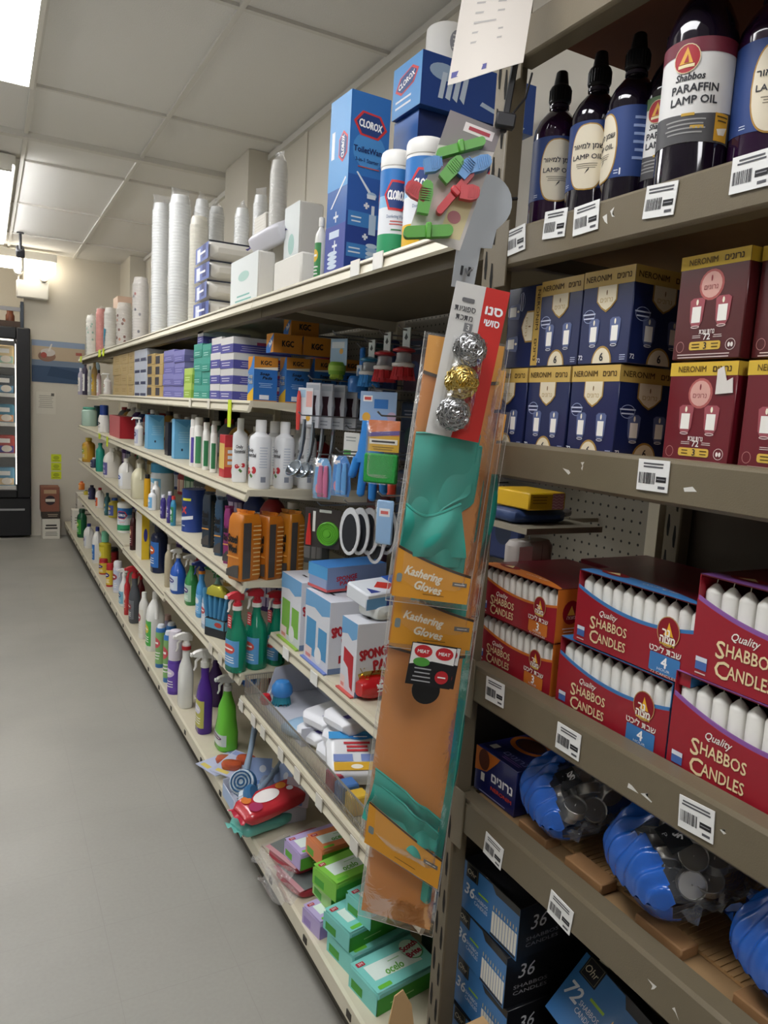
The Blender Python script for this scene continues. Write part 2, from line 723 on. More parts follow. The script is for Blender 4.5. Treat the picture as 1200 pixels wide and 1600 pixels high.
f = MB(); f.box(.298, -.034, -.02, .322, .07, .104, WM); f.build('end_cap', t)

# emergency light, camera
t = T('emergency_light', 'white twin-head emergency light box under the far strip light', 'emergency light', (.425, FY + .005, 2.46))
f = MB(); f.box(-.15, -.04, 0, .15, .06, .175, M('#dedbd2', .5), .012); f.build('housing', t)
for sx, sz in ((-.13, .25), (.10, .21)):
    f = MB()
    f.T = Matrix.Translation((sx, -.03, sz)) @ Matrix.Rotation(radians(70), 4, 'X')
    f.lathe([(.018, -.03), (.04, -.01), (.043, .02), (.043, .03)], M('#c9c6bf', .4), 20)
    f.lathe([(.038, .0305), (.001, .034)], M('#8f8c86', .2), 20)
    f.T = None
    f.tube([(sx, -.01, .16), (sx, -.01, sz)], .008, WM)
    f.build('lamp_head', t)
t = T('security_camera', 'small black camera on a ceiling stem near the far strip light', 'camera', (.28, 7.6, ZC))
BLK = M('#26262a', .45)
f = MB(); f.lathe([(.03, -.012), (.03, 0)], BLK, 16); f.tube([(0, 0, 0), (0, 0, -.16)], .012, BLK); f.build('stem', t)
f = MB(); f.T = Matrix.Rotation(radians(25), 4, 'X'); f.box(-.035, -.10, -.20, .035, .06, -.13, BLK, .01); f.T = None; f.build('body', t)

# ---------------------------------------------------------------- wall pieces on the far wall
FW = FY + .07
f = MB(); f.box(.415, FW - .006, 1.63, .93, FW - .001, 2.06, M('#6f7f95', .5))
a = Art(f, lambda u, v, e: (u, FW - .006 - e, v))
a.rect(.417, 1.86, .928, 2.0, '#b9a68c', 0); a.rect(.417, 2.0, .928, 2.058, '#8a9bb5', 0)
a.rect(.417, 1.632, .928, 1.80, '#39506e', 0); a.poly([(.60, 1.80), (.928, 1.74), (.928, 1.66), (.56, 1.70)], '#27415f', 1)
a.ell(.56, 1.90, .085, .055, '#8c6a58', 1); a.ell(.57, 1.94, .07, .04, '#c9c2bb', 2); a.ell(.53, 1.91, .03, .03, '#a04b3f', 3)
a.poly([(.565, 1.95), (.60, 2.03), (.612, 2.03), (.59, 1.95)], '#d8d2c8', 3); a.rect(.84, 1.93, .90, 1.96, '#a5574d', 2)
tag(f.build('poster'), 'blue seaside poster on the far wall beside the freezer', 'poster')
f = MB(); f.box(.46, FW - .003, 1.30, .645, FW - .001, 1.53, M('#d9d4c6', .6))
a = Art(f, lambda u, v, e: (u, FW - .003 - e, v)); a.lines(.48, .62, 1.36, 1.50, 7, '#a9a498', 0); a.rect(.60, 1.49, .63, 1.52, '#66625a', 1)
tag(f.build('notice_sheet'), 'plain white paper sheet taped under the blue poster', 'paper')
for i in range(3):
    f = MB(); z = .795 - i * .092
    f.box(.60, FW - .003, z, .70, FW - .001, z + .082, M('#d3e02a', .6))
    a = Art(f, lambda u, v, e: (u, FW - .003 - e, v)); a.ell(.65, z + .045, .03, .022, '#a9b822', 0); a.rect(.615, z + .01, .685, z + .018, '#8f9a1c', 0)
    tag(f.build('sticky_note'), '%s of three yellow-green stickers in a column on the far wall' % ('topmost', 'middle', 'lowest')[i], 'sticker', 'stickers on the far wall')

# ---------------------------------------------------------------- freezer and what stands in it
BK = M('#1d1d20', .35, noise=.05)
fr = T('freezer', 'tall black glass-door freezer at the far left end of the aisle', 'freezer', (0, FY - .05, 0))
FXL, FXR = -.95, .40
f = MB()
f.box(FXL, .12, .10, FXL + .05, .78, 2.16, BK); f.box(.28, .12, .10, .33, .78, 2.16, BK)
f.box(FXL + .05, .72, .10, .28, .78, 2.16, M('#d8d8d4', .5)); f.box(FXL + .05, .12, 2.06, .28, .72, 2.16, BK); f.box(FXL + .05, .12, .10, .28, .72, .40, BK)
f.build('cabinet', fr)
f = MB(); f.box(FXL, .0, .02, FXR, .10, .42, BK, .01); f.box(-.2, -.004, .29, .34, .0, .31, M('#9a9a9c', .3)); f.build('kick_grille', fr)
f = MB()
f.box(.27, 0, .42, FXR, .10, 2.16, BK, .01); f.box(FXL, 0, .42, FXL + .12, .10, 2.16, BK, .01); f.box(FXL + .12, 0, 2.04, .27, .10, 2.16, BK, .01)
f.box(FXL + .12, 0, .42, .27, .10, .50, BK, .01)
f.build('door_frame', fr)
f = MB(); f.box(FXL + .12, .04, .50, .27, .05, 2.04, film('#ffffff', .03, .03, .0)); f.build('glass_door', fr)
SHZ = [.50, .84, 1.16, 1.46, 1.76]
for z in SHZ:
    f = MB(); f.box(FXL + .06, .14, z, .265, .70, z + .02, M('#e9e9e2', .4)); f.box(FXL + .06, .13, z - .005, .265, .14, z + .035, M('#f2f0e4', .4)); f.build('shelf', fr)
f = MB(); f.box(.262, .125, .55, .278, .14, 2.0, M('#fff6ea', .5, emit=CASE_EMIT)); f.box(-.55, .15, 2.03, .25, .19, 2.05, M('#fff6ea', .5, emit=CASE_EMIT)); f.build('case_light', fr)
packs = [(0, '#5d93ae', '#d7b98c'), (0, '#6aa6c2', '#c98f63'), (1, '#a33a30', '#3f3a86'), (1, '#c05a3a', '#e3c9a5'), (2, '#3f7d93', '#d69a6b'), (2, '#2a3a4a', '#cfe2e8'),
         (3, '#2f3a3f', '#5b8fae'), (3, '#4d6d7c', '#d28b4f'), (4, '#d9c08a', '#8fb7a4'), (4, '#c77a3f', '#e8d5b0')]
shn = ('lowest', 'second-lowest', 'middle', 'second-highest', 'top')
sd = {}
for i, (k, c1, c2) in enumerate(packs):
    n = sd.get(k, 0); sd[k] = n + 1
    xc = .16 - .21 * n
    f = MB(); f.box(-.095, -.05, 0, .095, .05, .20 - .02 * n, M(c1, .4), .012)
    a = Art(f, face('F', .19, .10, .2)); a.rect(-.085, .02, .085, .09, c2, 0); a.ell(.02, .06, .05, .035, '#e9dfce', 1); a.rect(-.07, .12, .05, .165, '#f2efe6', 1)
    o = f.build('frozen_food_box', loc=(xc, FY - .05 + .21, SHZ[k] + .021))
    tag(o, '%s frozen food box on the freezer’s %s shelf'.replace('’', "'") % (('right-hand', 'left-hand')[n], shn[k]), 'food box', 'frozen food boxes')
t = T('drink_crate', 'dark slatted crate with jars on top of the freezer', 'crate', (-.02, FY + .2, 2.16))
f = MB(); DK = M('#4b3a30', .6)
f.box(-.55, -.2, 0, .36, .2, .02, DK); f.box(-.55, -.2, .02, .36, -.18, .06, DK); f.box(-.55, -.2, .16, .36, -.18, .2, M('#8f8f93', .4))
for x in (-.55, -.1, .06, .33):
    f.box(x, -.205, 0, x + .03 + (.05 if x == .06 else 0), -.2, .26, M('#3b434f', .5))
f.box(.34, -.18, .02, .36, .2, .26, M('#3b434f', .5))
f.build('frame', t)
for k in range(5):
    f = MB(); f.lathe([(.04, .02), (.042, .03), (.042, .12), (.03, .14), (.03, .17), (.001, .172)], M('#7d4a33', .3), 16); f.build('jar', t, loc=(-.40 + .16 * k, -.1, 0))

# cartons on the floor under the stickers
t = T('carton', 'white carton with dark band on the floor beside the freezer', 'carton', (.585, FY - .09, 0), 0)
f = MB(); f.box(-.085, -.07, 0, .085, .14, .215, M('#dbd6c9', .6), .003); a = Art(f, face('F', .17, .14, .215))
a.lines(-.06, .06, .10, .16, 2, '#3b3733', 0, .6); a.lines(-.06, .06, .03, .08, 3, '#6d6861', 0); f.build('box', t)
f = MB(); f.box(-.088, -.072, .2155, .088, .142, .29, M('#3a302a', .6), .003); a = Art(f, face('F', .176, .144, .3)); a.lines(-.04, .07, .235, .27, 2, '#b7a993', 0); f.build('lid', t)
f = MB(); f.box(-.09, -.07, 0, .09, .13, .26, M('#8a5644', .6), .003); a = Art(f, face('F', .18, .14, .26))
a.ell(0, .12, .05, .05, '#30232a', 0); a.rect(-.06, .19, .06, .23, '#b99a78', 0); a.rect(-.045, .105, .045, .135, '#d9cfc0', 1)
tag(f.build('food_carton', loc=(.575, FY - .09, .2905)), 'reddish-brown printed carton stacked on the white carton by the freezer', 'carton')
# ---------------------------------------------------------------- gondola shelving along the wall
CRM = M('#d6cfb9', .45, noise=.04, scale=25)
CRD = M('#cbc3ac', .5, noise=.05, scale=30)
OLV = M('#6e6450', .42, noise=.05, scale=40, bump=.15, bscale=500)
OLD = M('#776d58', .5, noise=.05)


def peg_mat():
    m = bpy.data.materials.new('pegboard')
    m.use_nodes = True
    nt = m.node_tree
    b = nt.nodes['Principled BSDF']
    b.inputs['Roughness'].default_value = .6
    tc = nt.nodes.new('ShaderNodeTexCoord')
    sp = nt.nodes.new('ShaderNodeSeparateXYZ')
    nt.links.new(tc.outputs['Object'], sp.inputs[0])

    def mm(op, a, c):
        n = nt.nodes.new('ShaderNodeMath'); n.operation = op
        for i, q in enumerate((a, c)):
            if isinstance(q, (int, float)):
                n.inputs[i].default_value = q
            else:
                nt.links.new(q, n.inputs[i])
        return n.outputs[0]
    d = []
    for k in (1, 2):
        t = mm('MODULO', mm('ADD', sp.outputs[k], 100 * .0254), .0254)
        t = mm('SUBTRACT', t, .0127)
        d.append(mm('MULTIPLY', t, t))
    e = mm('LESS_THAN', mm('ADD', d[0], d[1]), .0033 ** 2)
    x = nt.nodes.new('ShaderNodeMix'); x.data_type = 'RGBA'
    x.inputs[6].default_value = lin('#918b7e'); x.inputs[7].default_value = lin('#15130f')
    nt.links.new(e, x.inputs[0]); nt.links.new(x.outputs[2], b.inputs['Base Color'])
    return m


GX, GB = .75, 1.30
Y0, YB = 1.12, [2.34, 3.56, 4.80, 6.02, 7.44]
gd = T('gondola_shelving', 'long cream metal store shelving along the right wall', 'shelving', (0, 0, 0))
f = MB(); f.box(GB, Y0 - .02, .10, GB + .02, 8.55, 1.98, peg_mat()); f.build('back_panel', gd)
for y in [Y0] + YB + [8.53]:
    f = MB(); f.box(GB - .03, y - .015, 0, GB, y + .015, 1.98, CRM)
    f.build('upright', gd)


def shelf(y0, y1, z, x=GX, lip=.04, deck=CRD, under=None, tags=(), hook=True):
    """deck surface at z, price rail in front"""
    f = MB()
    f.box(x + .012, y0 + .003, z - .022, GB - .031, y1 - .003, z, deck)
    if under:
        f.box(x + .03, y0 + .004, z - .06, x + .06, y1 - .004, z - .022, under)
        f.box(x + .06, y0 + .004, z - .055, GB - .05, y0 + .02, z - .022, under)
    o = f.build('shelf', gd)
    r = MB()
    for (ya, yb_) in ((y0 + .002, y1 - .002),):
        pts = [(x + .012, z - .0012), (x + .004, z - .0004), (x - .006, z - lip + .006), (x - .002, z - lip), (x + .004, z - lip + .003), (x + .013, z - .014)]
        n = len(pts)
        vs = [(p[0], ya, p[1]) for p in pts] + [(p[0], yb_, p[1]) for p in pts]
        fs = [tuple(range(n)), tuple(range(2 * n - 1, n - 1, -1))] + [(i, n + i, n + (i + 1) % n, (i + 1) % n) for i in range(n)]
        r.add(vs, fs, CRM)
    r.box(x - .0035, y0 + .004, z - .012, x + .002, y1 - .004, z - .009, M('#8d8675', .5))
    r.build('price_rail', o)
    for yy in (y0 + .0035, y1 - .0075):
        b = MB()
        b.prism([(x + .06, z - .022), (GB - .032, z - .022), (GB - .032, z - .056), (x + .2, z - .034)], yy, yy + .004, CRM)
        b.build('bracket', o)
    for (ty, c, dz, w) in tags:
        g = MB(); g.box(x - .0095, ty - w / 2, z - lip - dz, x - .0070, ty + w / 2, z, M(c, .6))
        g.build('price_tag', o)
    return o


YG = '#cfe32c'
ZT, Z2, ZA, ZBb, ZE, ZD, ZBASE = 1.860, 1.535, 1.243, .932, .538, .752, .16
ZT2 = 1.860
shelf(Y0, YB[0], ZT, under=OLV, deck=OLD, tags=[(yat(560, .75, 1.85), '#e8e6df', -.005, .045), (yat(596, .75, 1.85), '#e8e6df', -.005, .045)])
for i in range(4):
    tg = []
    if i == 3:
        tg = [(yat(155, .74, 1.85), YG, .012, .12), (yat(161, .74, 1.85), YG, .014, .08), (7.18, YG, .01, .1)]
    shelf(YB[i], YB[i + 1], ZT2, tags=tg, under=OLD)
for i in range(3):
    shelf(YB[i], YB[i + 1], Z2, tags=[(yat(358, .74, 1.51), YG, .055, .035), (yat(296, .74, 1.51), '#e4dfd0', -.002, .03), (yat(325, .74, 1.51), '#e4dfd0', -.002, .03)] if i == 0 else [])
shelf(YB[3], YB[4], Z2 - .012, x=.83)
for i in range(4):
    shelf(YB[i], YB[i + 1], ZA, tags=[(yat(167, .74, 1.22), YG, .03, .07), (yat(155, .74, 1.22), YG, .0, .1)] if i == 3 else [])
    shelf(YB[i], YB[i + 1], ZBb)
ZC_ = [.61, .590, .602, .592]
for i in range(4):
    shelf(YB[i], YB[i + 1], ZC_[i], tags=[(yat(p, .745, .58), '#d9d3c3', -.004, .05) for p in ((330, 345, 362) if i == 0 else (275, 300) if i == 0 else ())])
shelf(Y0, YB[0], ZD, x=.85, tags=[(yat(448, .845, .74), '#ecebe6', -.003, .05), (yat(492, .845, .74), '#ecebe6', -.003, .05)])
sE = shelf(Y0, YB[0], ZE, tags=[(yat(p, .745, .52), '#d9d6cc', -.004, .04) for p in (378, 397, 412, 440, 466, 500, 555)])
# base
f = MB(); f.box(.735, Y0, ZBASE - .035, GB - .031, 8.55, ZBASE, CRD); f.build('base_deck', gd)
f = MB(); f.box(.725, Y0, ZBASE - .045, .735, 8.55, ZBASE, CRM)
for k in range(26):
    y = 1.35 + k * .27
    f.box(.7225, y, ZBASE - .034, .7255, y + .022, ZBASE - .016, M('#3a362e', .7))
f.build('base_rail', gd)
f = MB(); f.box(.775, Y0, 0, .79, 8.55, ZBASE - .036, M('#57534a', .7)); f.box(.79, Y0, 0, GB - .031, Y0 + .012, ZBASE - .036, CRM); f.build('kick_plate', gd)
# wire fence on the low shelf
WR = M('#98958d', .3, metal=.6)
f = MB()
ya, yb = 1.14, 2.32
for zz in (ZE + .006, ZE + .022, ZE + .073, ZE + .076):
    f.tube([(.762, ya, zz), (.762, yb, zz)], .0018, WR, 6)
n = 150
for k in range(n + 1):
    y = ya + (yb - ya) * k / n
    f.box(.7615, y - .0008, ZE + .004, .7629, y + .0008, ZE + .076, WR)
for y in (ya, yb):
    for zz in (ZE + .006, ZE + .075):
        f.tube([(.762, y, zz), (1.0, y, zz)], .0018, WR, 6)
for k in range(30):
    x = .765 + k * .008
    f.box(x, yb - .001, ZE + .006, x + .0016, yb + .001, ZE + .075, WR)
f.build('wire_fence', gd)

# ---------------------------------------------------------------- heavy rack at the right
rk = T('storage_rack', 'olive steel storage rack with deep shelves at the right', 'rack', (0, 0, 0))
RY1, RY0 = 1.042, -.75


def slotted(x0, y0):
    f = MB()
    w, d = .035, .042
    f.box(x0, y0, 0, x0 + w, y0 + d, 2.62, OLV, .003)
    SL = M('#151310', .9)
    a = Art(f, lambda u, v, e: (x0 - e, y0 + d - u, v))
    z = .08
    while z < 2.6:
        for u, dz in ((.012, .022), (.030, 0)):
            a.poly([(u - .004, z + dz), (u - .0015, z + dz - .018), (u + .003, z + dz - .02), (u + .0045, z + dz + .004), (u + .002, z + dz + .026), (u - .002, z + dz + .028)], SL, 0)
        z += .076
    return f


slotted(.75, 1.043).build('post', rk)
slotted(1.265, 1.043).build('post', rk)
slotted(.75, RY0 - .08).build('post', rk)
slotted(1.25, RY0 - .08).build('post', rk)
for z in (.235, .80, 1.05, 1.435, 1.785, 2.4):
    f = MB(); f.box(.786, 1.058, z, 1.264, 1.075, z + .025, OLV); f.build('side_brace', rk)


def barcode_tag(parent, y, z, tilt=0.0, w=.05, h=.04):
    f = MB(); f.box(-w / 2, -.0014, -h / 2, w / 2, -.0002, h / 2, M('#e9e9e6', .45))
    a = Art(f, lambda u, v, e: (u, -.0014 - e, v))
    a.lines(-w * .42, w * .42, h * .22, h * .42, 2, '#55555a', 0, .5)
    x = -w * .44
    while x < w * .06:
        b = random.choice((.0005, .001, .0014))
        a.rect(x, -h * .28, x + b, h * .08, INK, 0); x += b + random.choice((.0006, .0011))
    a.rect(w * .12, -h * .20, w * .44, -h * .02, '#1d1d20', 0); a.rect(w * .15, -h * .12, w * .41, -h * .09, '#8d8d90', 1)
    a.rect(w * .2, -h * .4, w * .42, -h * .32, '#55555a', 0)
    f.build('price_tag', parent, loc=(.7492, y, z), rot=(0, tilt, AISLE))


def tags_on(o, pts, z0):
    for (px, py) in pts:
        y = yat(px, .749, z0)
        barcode_tag(o, y, zat(py, .749, y), random.uniform(-.12, .12))


SCUFF = M('#d8d6cf', .6)
beams = [(2.085, 2.15, [], []), (1.767, 1.829, [(805, 376), (866, 350), (915, 341), (1031, 313), (1172, 268)], [(955, 333), (948, 342)]), (1.426, 1.484, [(1020, 743)], [(910, 728), (885, 738), (1080, 765)]),
         (1.025, 1.090, [(773, 1081), (888, 1158), (1088, 1279)], [(1012, 1245), (1130, 1300), (990, 1232)]), (.775, .842, [(772, 1329), (877, 1425)], [(1055, 1580), (1020, 1540)]), (.225, .285, [], [])]
for z0, z1, tg, sc in beams:
    f = MB(); f.box(.75, RY0, z0, .79, RY1 - .001, z1, OLV, .005)
    f.box(.7465, RY1 - .03, z0 - .03, .7499, RY1 + .0, z1 + .012, OLV, .001)
    a = Art(f, lambda u, v, e: (.75 - e, -u, v))
    for (px, py) in sc:
        y = yat(px, .75, (z0 + z1) / 2); z = zat(py, .75, y)
        if z0 + .008 < z < z1 - .008:
            a.poly([(-y + random.uniform(-.007, .007) + .006 * cos(t), z + .005 * sin(t) + random.uniform(-.003, .003)) for t in (0, 1.2, 2.3, 3.6, 5)], SCUFF, 0)
    o = f.build('beam', rk)
    tags_on(o, tg, (z0 + z1) / 2)
    f = MB(); f.box(1.26, RY0, z0, 1.30, RY1 - .001, z1, OLV, .004); f.build('beam', rk)
    f = MB()
    wood = M('#6b3a22', .7, noise=.2, scale=12) if z0 > 2 else M('#9a7b55', .75, noise=.18, scale=14)
    top = {2.085: 2.149}.get(z0, z1 - .012)
    f.box(.791, RY0 + .002, top - .012, 1.259, RY1 - .002, top, wood)
    f.build('shelf_board', rk)
RD = {1: 1.818, 2: 1.473, 3: 1.079, 4: .831, 5: .274}
f = MB(); f.box(1.305, RY0 - .1, 0, 1.32, 1.1, 2.6, M('#4a4237', .8)); f.build('back_panel', rk)  # added dark sheet, its brown stands in for shade on the beige wall
f = MB(); f.box(.786, 1.104, .30, 1.262, 1.109, 1.02, M('#3f3a31', .7)); f.build('shade_panel', rk)  # added dark sheet, its colour stands in for the gloom of the bay
# ---------------------------------------------------------------- goods on the rack: lamp oil bottles
GLASSD = M('#140d1c', .06, coat=.6)
CAPB = M('#17171a', .38)


def plate(a, u, v, w, h, lay):
    pts = []
    for k in range(40):
        t = 2 * pi * k / 40
        c, s = cos(t), sin(t)
        e = .55
        pts.append((u + w / 2 * math.copysign(abs(c) ** e, c) * (1 - .10 * abs(sin(2 * t))), v + h / 2 * math.copysign(abs(s) ** e, s) * (1 - .05 * abs(sin(2 * t)))))
    a.poly(pts, '#b58a3a', lay)
    a.poly([(u + (p[0] - u) * .94, v + (p[1] - v) * .96) for p in pts], '#e6dcc4', lay + 1)


def oil_bottle(liq, label_z=(.070, .158), rot=0):
    """blue-labelled lamp oil bottle with flip cap"""
    t = T('lamp_oil_bottle', None, 'bottle', (0, 0, 0)); t['category'] = 'bottle'
    R = .0385
    f = MB()
    f.lathe([(R - .004, 0), (R, .004), (R, .178), (R - .002, .190), (R - .009, .204), (.020, .216), (.0145, .221), (.0145, .232)], liq, 36)
    f.build('body', t)
    c = MB()
    c.lathe([(.0155, .232), (.0165, .233), (.0175, .234), (.0175, .256), (.016, .259), (.0125, .262), (.0095, .282), (.0075, .284), (.0005, .2845)], CAPB, 24)
    for k in range(24):
        g = 2 * pi * k / 24
        c.tube([(.0176 * cos(g), .0176 * sin(g), .236), (.0176 * cos(g), .0176 * sin(g), .254)], .0009, CAPB, 4)
    c.lathe([(.0165, .224), (.0165, .2285), (.0150, .2295)], M('#3a3440', .2), 20)
    c.build('cap', t)
    z0, z1 = label_z
    l = MB()
    a = Art(l, cyl(R), .006)
    a.rect(-R * pi, z0, R * pi, z1 + .012, '#24407c', 0)
    plate(a, 0, (z0 + z1) / 2 + .002, .058, z1 - z0 + .012, 1)
    m = (z0 + z1) / 2
    a.text(heb('שמן למאור'), 0, m + .018, .0075, INK, 3, bold=.03)
    a.text('LAMP OIL', 0, m + .002, .0072, '#3b3a40', 3, fit=.046, bold=.02)
    a.lines(-.018, .018, m - .016, m - .007, 3, '#8a8272', 3)
    a.poly([(-.002, m - .024), (.004, m - .018), (.0045, m - .014), (.001, m - .018)], '#3a362e', 3)
    a.text('1', .036, z0 + .008, .009, '#e8ecf4', 1, bold=.05); a.lines(.026, .034, z0 + .004, z0 + .012, 2, '#c9d4ea', 1)
    a.lines(-.040, -.030, z0 + .004, z0 + .010, 2, '#c9d4ea', 1)
    a.lines(.05, .085, z0 + .02, z1, 6, '#8fa3d0', 1)
    l.build('paper_label', t)
    return t


def paraffin_bottle(topc):
    t = T('lamp_oil_bottle', None, 'bottle', (0, 0, 0)); t['category'] = 'bottle'
    R = .045
    f = MB()
    f.lathe([(R - .005, 0), (R, .005), (R, .205), (R - .003, .222), (R - .012, .244), (.022, .262), (.015, .272), (.0145, .285)], GLASSD, 40)
    f.build('body', t)
    c = MB()
    c.lathe([(.0185, .283), (.0185, .298), (.014, .301), (.010, .314), (.001, .315)], CAPB, 24)
    c.build('cap', t)
    l = MB()
    a = Art(l, cyl(R), .006)
    U = R * 2.2
    a.rect(-U, .070, U, .196, '#dddcd9', 0)
    a.rect(-U, .178, U, .196, topc, 1)
    a.ell(-.012, .172, .0165, .018, '#a8242e', 2); a.ring(-.012, .172, .0165, .018, .001, '#d9c9a0', 3)
    a.poly([(-.021, .166), (-.012, .186), (-.004, .166)], '#e0a83e', 3); a.poly([(-.015, .167), (-.011, .177), (-.009, .167)], '#a8242e', 4)
    a.rect(-.022, .161, -.002, .165, '#e6d6a8', 3)
    a.text('Shabbos', -.006, .150, .0085, INK, 1, bold=.04, sh=.15, fit=.036)
    a.text('PARAFFIN', .001, .136, .0095, INK, 1, bold=.04, fit=.058)
    a.text('LAMP OIL', .001, .1215, .0095, INK, 1, bold=.04, fit=.058)
    a.band(-U, U, lambda t_: .070, lambda t_: .108 - .004 * cos(2 * pi * (t_ - .5)), '#4b4a4c', 1, 26)
    a.lines(-.034, .020, .079, .100, 4, '#9b9a98', 2)
    a.rect(-.012, .102, .004, .1055, '#c9a23e', 2); a.rect(.0, .086, .016, .09, '#c9a23e', 2)
    a.rect(.030, .072, .052, .106, '#d9a32b', 2); a.lines(.032, .050, .094, .104, 2, '#5a4413', 3)
    a.poly([(.033, .086), (.05, .09), (.046, .08), (.036, .079)], '#f2ead6', 3)
    l.build('paper_label', t)
    return t


DKP = M('#2a1230', .08, coat=.6)
zb = RD[1]
ob = oil_bottle(DKP)
ob2 = oil_bottle(GLASSD)


def put_bottle(src, px, x, rz, label, first=False, s=1.0):
    y = yat(px, x, zb + .03)
    if first:
        src.location = (x, y, zb); src.rotation_euler = (0, 0, rz); tag(src, label, 'bottle'); src.scale = (s, s, s)
        return src
    return dup(src, label, (x, y, zb), rz, scale=(s, s, s))


put_bottle(ob, 858, .855, -.55, 'purple lamp oil bottle beside the rack post, leftmost of the row', True)
put_bottle(ob2, 917, .86, -.95, 'dark lamp oil bottle, second from the rack post', True)
put_bottle(ob2, 974, .865, -2.0, 'dark lamp oil bottle turned so that mostly plain blue label shows, third from post')
put_bottle(ob, 1184, .885, -.66, 'dark red lamp oil bottle cut off by the right edge', s=1.09)
pg = paraffin_bottle('#56714e')
pr = paraffin_bottle('#6e2233')
put_bottle(pg, 1034, .895, -1.05, 'paraffin lamp oil bottle with green-topped label, half hidden by the larger one', True, s=.9)
put_bottle(pr, 1074, .835, -.95, 'largest black paraffin lamp oil bottle with maroon-topped white label', True, s=1.0)

# behind the bottles
f = MB()
W_ = M('#cfcabd', .6, noise=.03)
f.prismz([(-.11, -.10), (.11, -.10), (.11, .10), (-.11, .10)], 0, .235, W_)
f.prism([(-.11, .2355), (.11, .2355), (.02, .283), (-.03, .283)], -.10, -.097, W_)
f.box(-.11, .097, .2355, .11, .10, .27, W_)
tag(f.build('carton', loc=(1.10, .85, zb), rot=(0, 0, -.62)), 'big white open carton at the back of the lamp oil shelf', 'carton')
t = T('detergent_bottle', 'blue jug with round cap behind the lamp oil bottles', 'bottle', (.975, 1.005, zb), -.7)
f = MB(); f.loft([(0, .045, .03, 3), (.15, .045, .03, 3), (.20, .03, .022, 2.5), (.22, .018, .018)], M('#2b6aa6', .3), 24); f.build('body', t)
f = MB(); f.lathe([(.026, .22), (.03, .225), (.03, .26), (.024, .268), (.001, .269)], M('#1f3f8c', .35), 24); f.build('cap', t)

# ---------------------------------------------------------------- candle cartons, blue and red
NB, GOLD, CRMP = M('#1b2652', .32, coat=.2), M('#c9a858', .35), '#e4d9bd'


def candle_art(a, u, v, w, h, g='#d9dadd'):
    a.poly([(u - w / 2, v + h * .42), (u - w * .42, v - h * .25), (u - w * .25, v - h * .42), (u + w * .25, v - h * .42), (u + w * .42, v - h * .25), (u + w / 2, v + h * .42), (u + w * .3, v + h * .5), (u - w * .3, v + h * .5)], '#5a668f' if g == '#d9dadd' else '#a2525a', 1)
    a.rect(u - w * .30, v - h * .30, u + w * .30, v + h * .22, '#f1eee6', 2)
    a.ell(u, v + h * .36, w * .08, h * .10, '#f7f1da', 2, 8)
    a.ring(u, v - h * .44, w * .3, h * .05, w * .05, g, 2, 10)


def neronim(a, w, h, num='6'):
    s = w / .1
    a.rect(-w / 2, h - .024, w / 2, h, GOLD, 0)
    a.text('NERONIM', -w * .2, h - .012, .0085, '#4a3510', 1, fit=w * .5, bold=.02)
    a.text(heb('נרונים'), w * .3, h - .012, .0085, '#4a3510', 1, fit=w * .27, bold=.03)
    a.poly([(-.020 * s, h - .024), (.020 * s, h - .024), (.020 * s, h - .046), (.010 * s, h - .056), (0, h - .062), (-.010 * s, h - .056), (-.020 * s, h - .046)], '#a9853f', 1)
    a.poly([(-.018 * s, h - .024), (.018 * s, h - .024), (.018 * s, h - .045), (.009 * s, h - .054), (0, h - .059), (-.009 * s, h - .054), (-.018 * s, h - .045)], CRMP, 2)
    a.text(heb('נרונים'), 0, h - .044, .007, '#b59a5c', 3, fit=.024 * s); a.ell(0, h - .034, .0012, .004, '#7a5a2c', 3, 8)
    a.ring(-w * .33, h - .066, .012 * s, .010, .001, '#9aa7cc', 1); a.lines(-w * .46, -w * .2, h - .072, h - .060, 2, '#c9d1e6', 1)
    candle_art(a, -w * .21, h * .33, .021 * s, .042); candle_art(a, w * .21, h * .33, .021 * s, .042)
    a.poly([(.020 * s * cos(pi * k / 14), .0008 + .025 * sin(pi * k / 14)) for k in range(15)], '#a9853f', 1); a.poly([(.0175 * s * cos(pi * k / 14), .0008 + .022 * sin(pi * k / 14)) for k in range(15)], CRMP, 2)
    a.text(num, 0, .010, .0115, INK, 3, bold=.03)
    a.text('72', -w * .44, .010, .0065, '#e6e8f0', 1, bold=.03); a.lines(w * .34, w * .46, .004, .013, 3, '#b7c0dc', 1)


def neron_box():
    w, d, h = .099, .124, .136
    f = MB(); f.box(-w / 2, -d / 2, 0, w / 2, d / 2, h, NB, .0012)
    for k, ww in (('F', w), ('R', d), ('L', d)):
        a = Art(f, face(k, w, d, h))
        neronim(a, ww, h)
    a = Art(f, face('T', w, d, h)); a.rect(-w / 2 + .001, .001, w / 2 - .001, d - .001, GOLD, 0)
    return f.build('candle_box')


def neron_side():
    w, d, h = .112, .124, .136
    f = MB(); f.box(-w / 2, -d / 2, 0, w / 2, d / 2, h, NB, .0012)
    base = face('F', w, d, h)
    a = Art(f, lambda u, v, e: base((v - h / 2) * .82, h / 2 - u, e))
    neronim(a, .13, h)
    return f


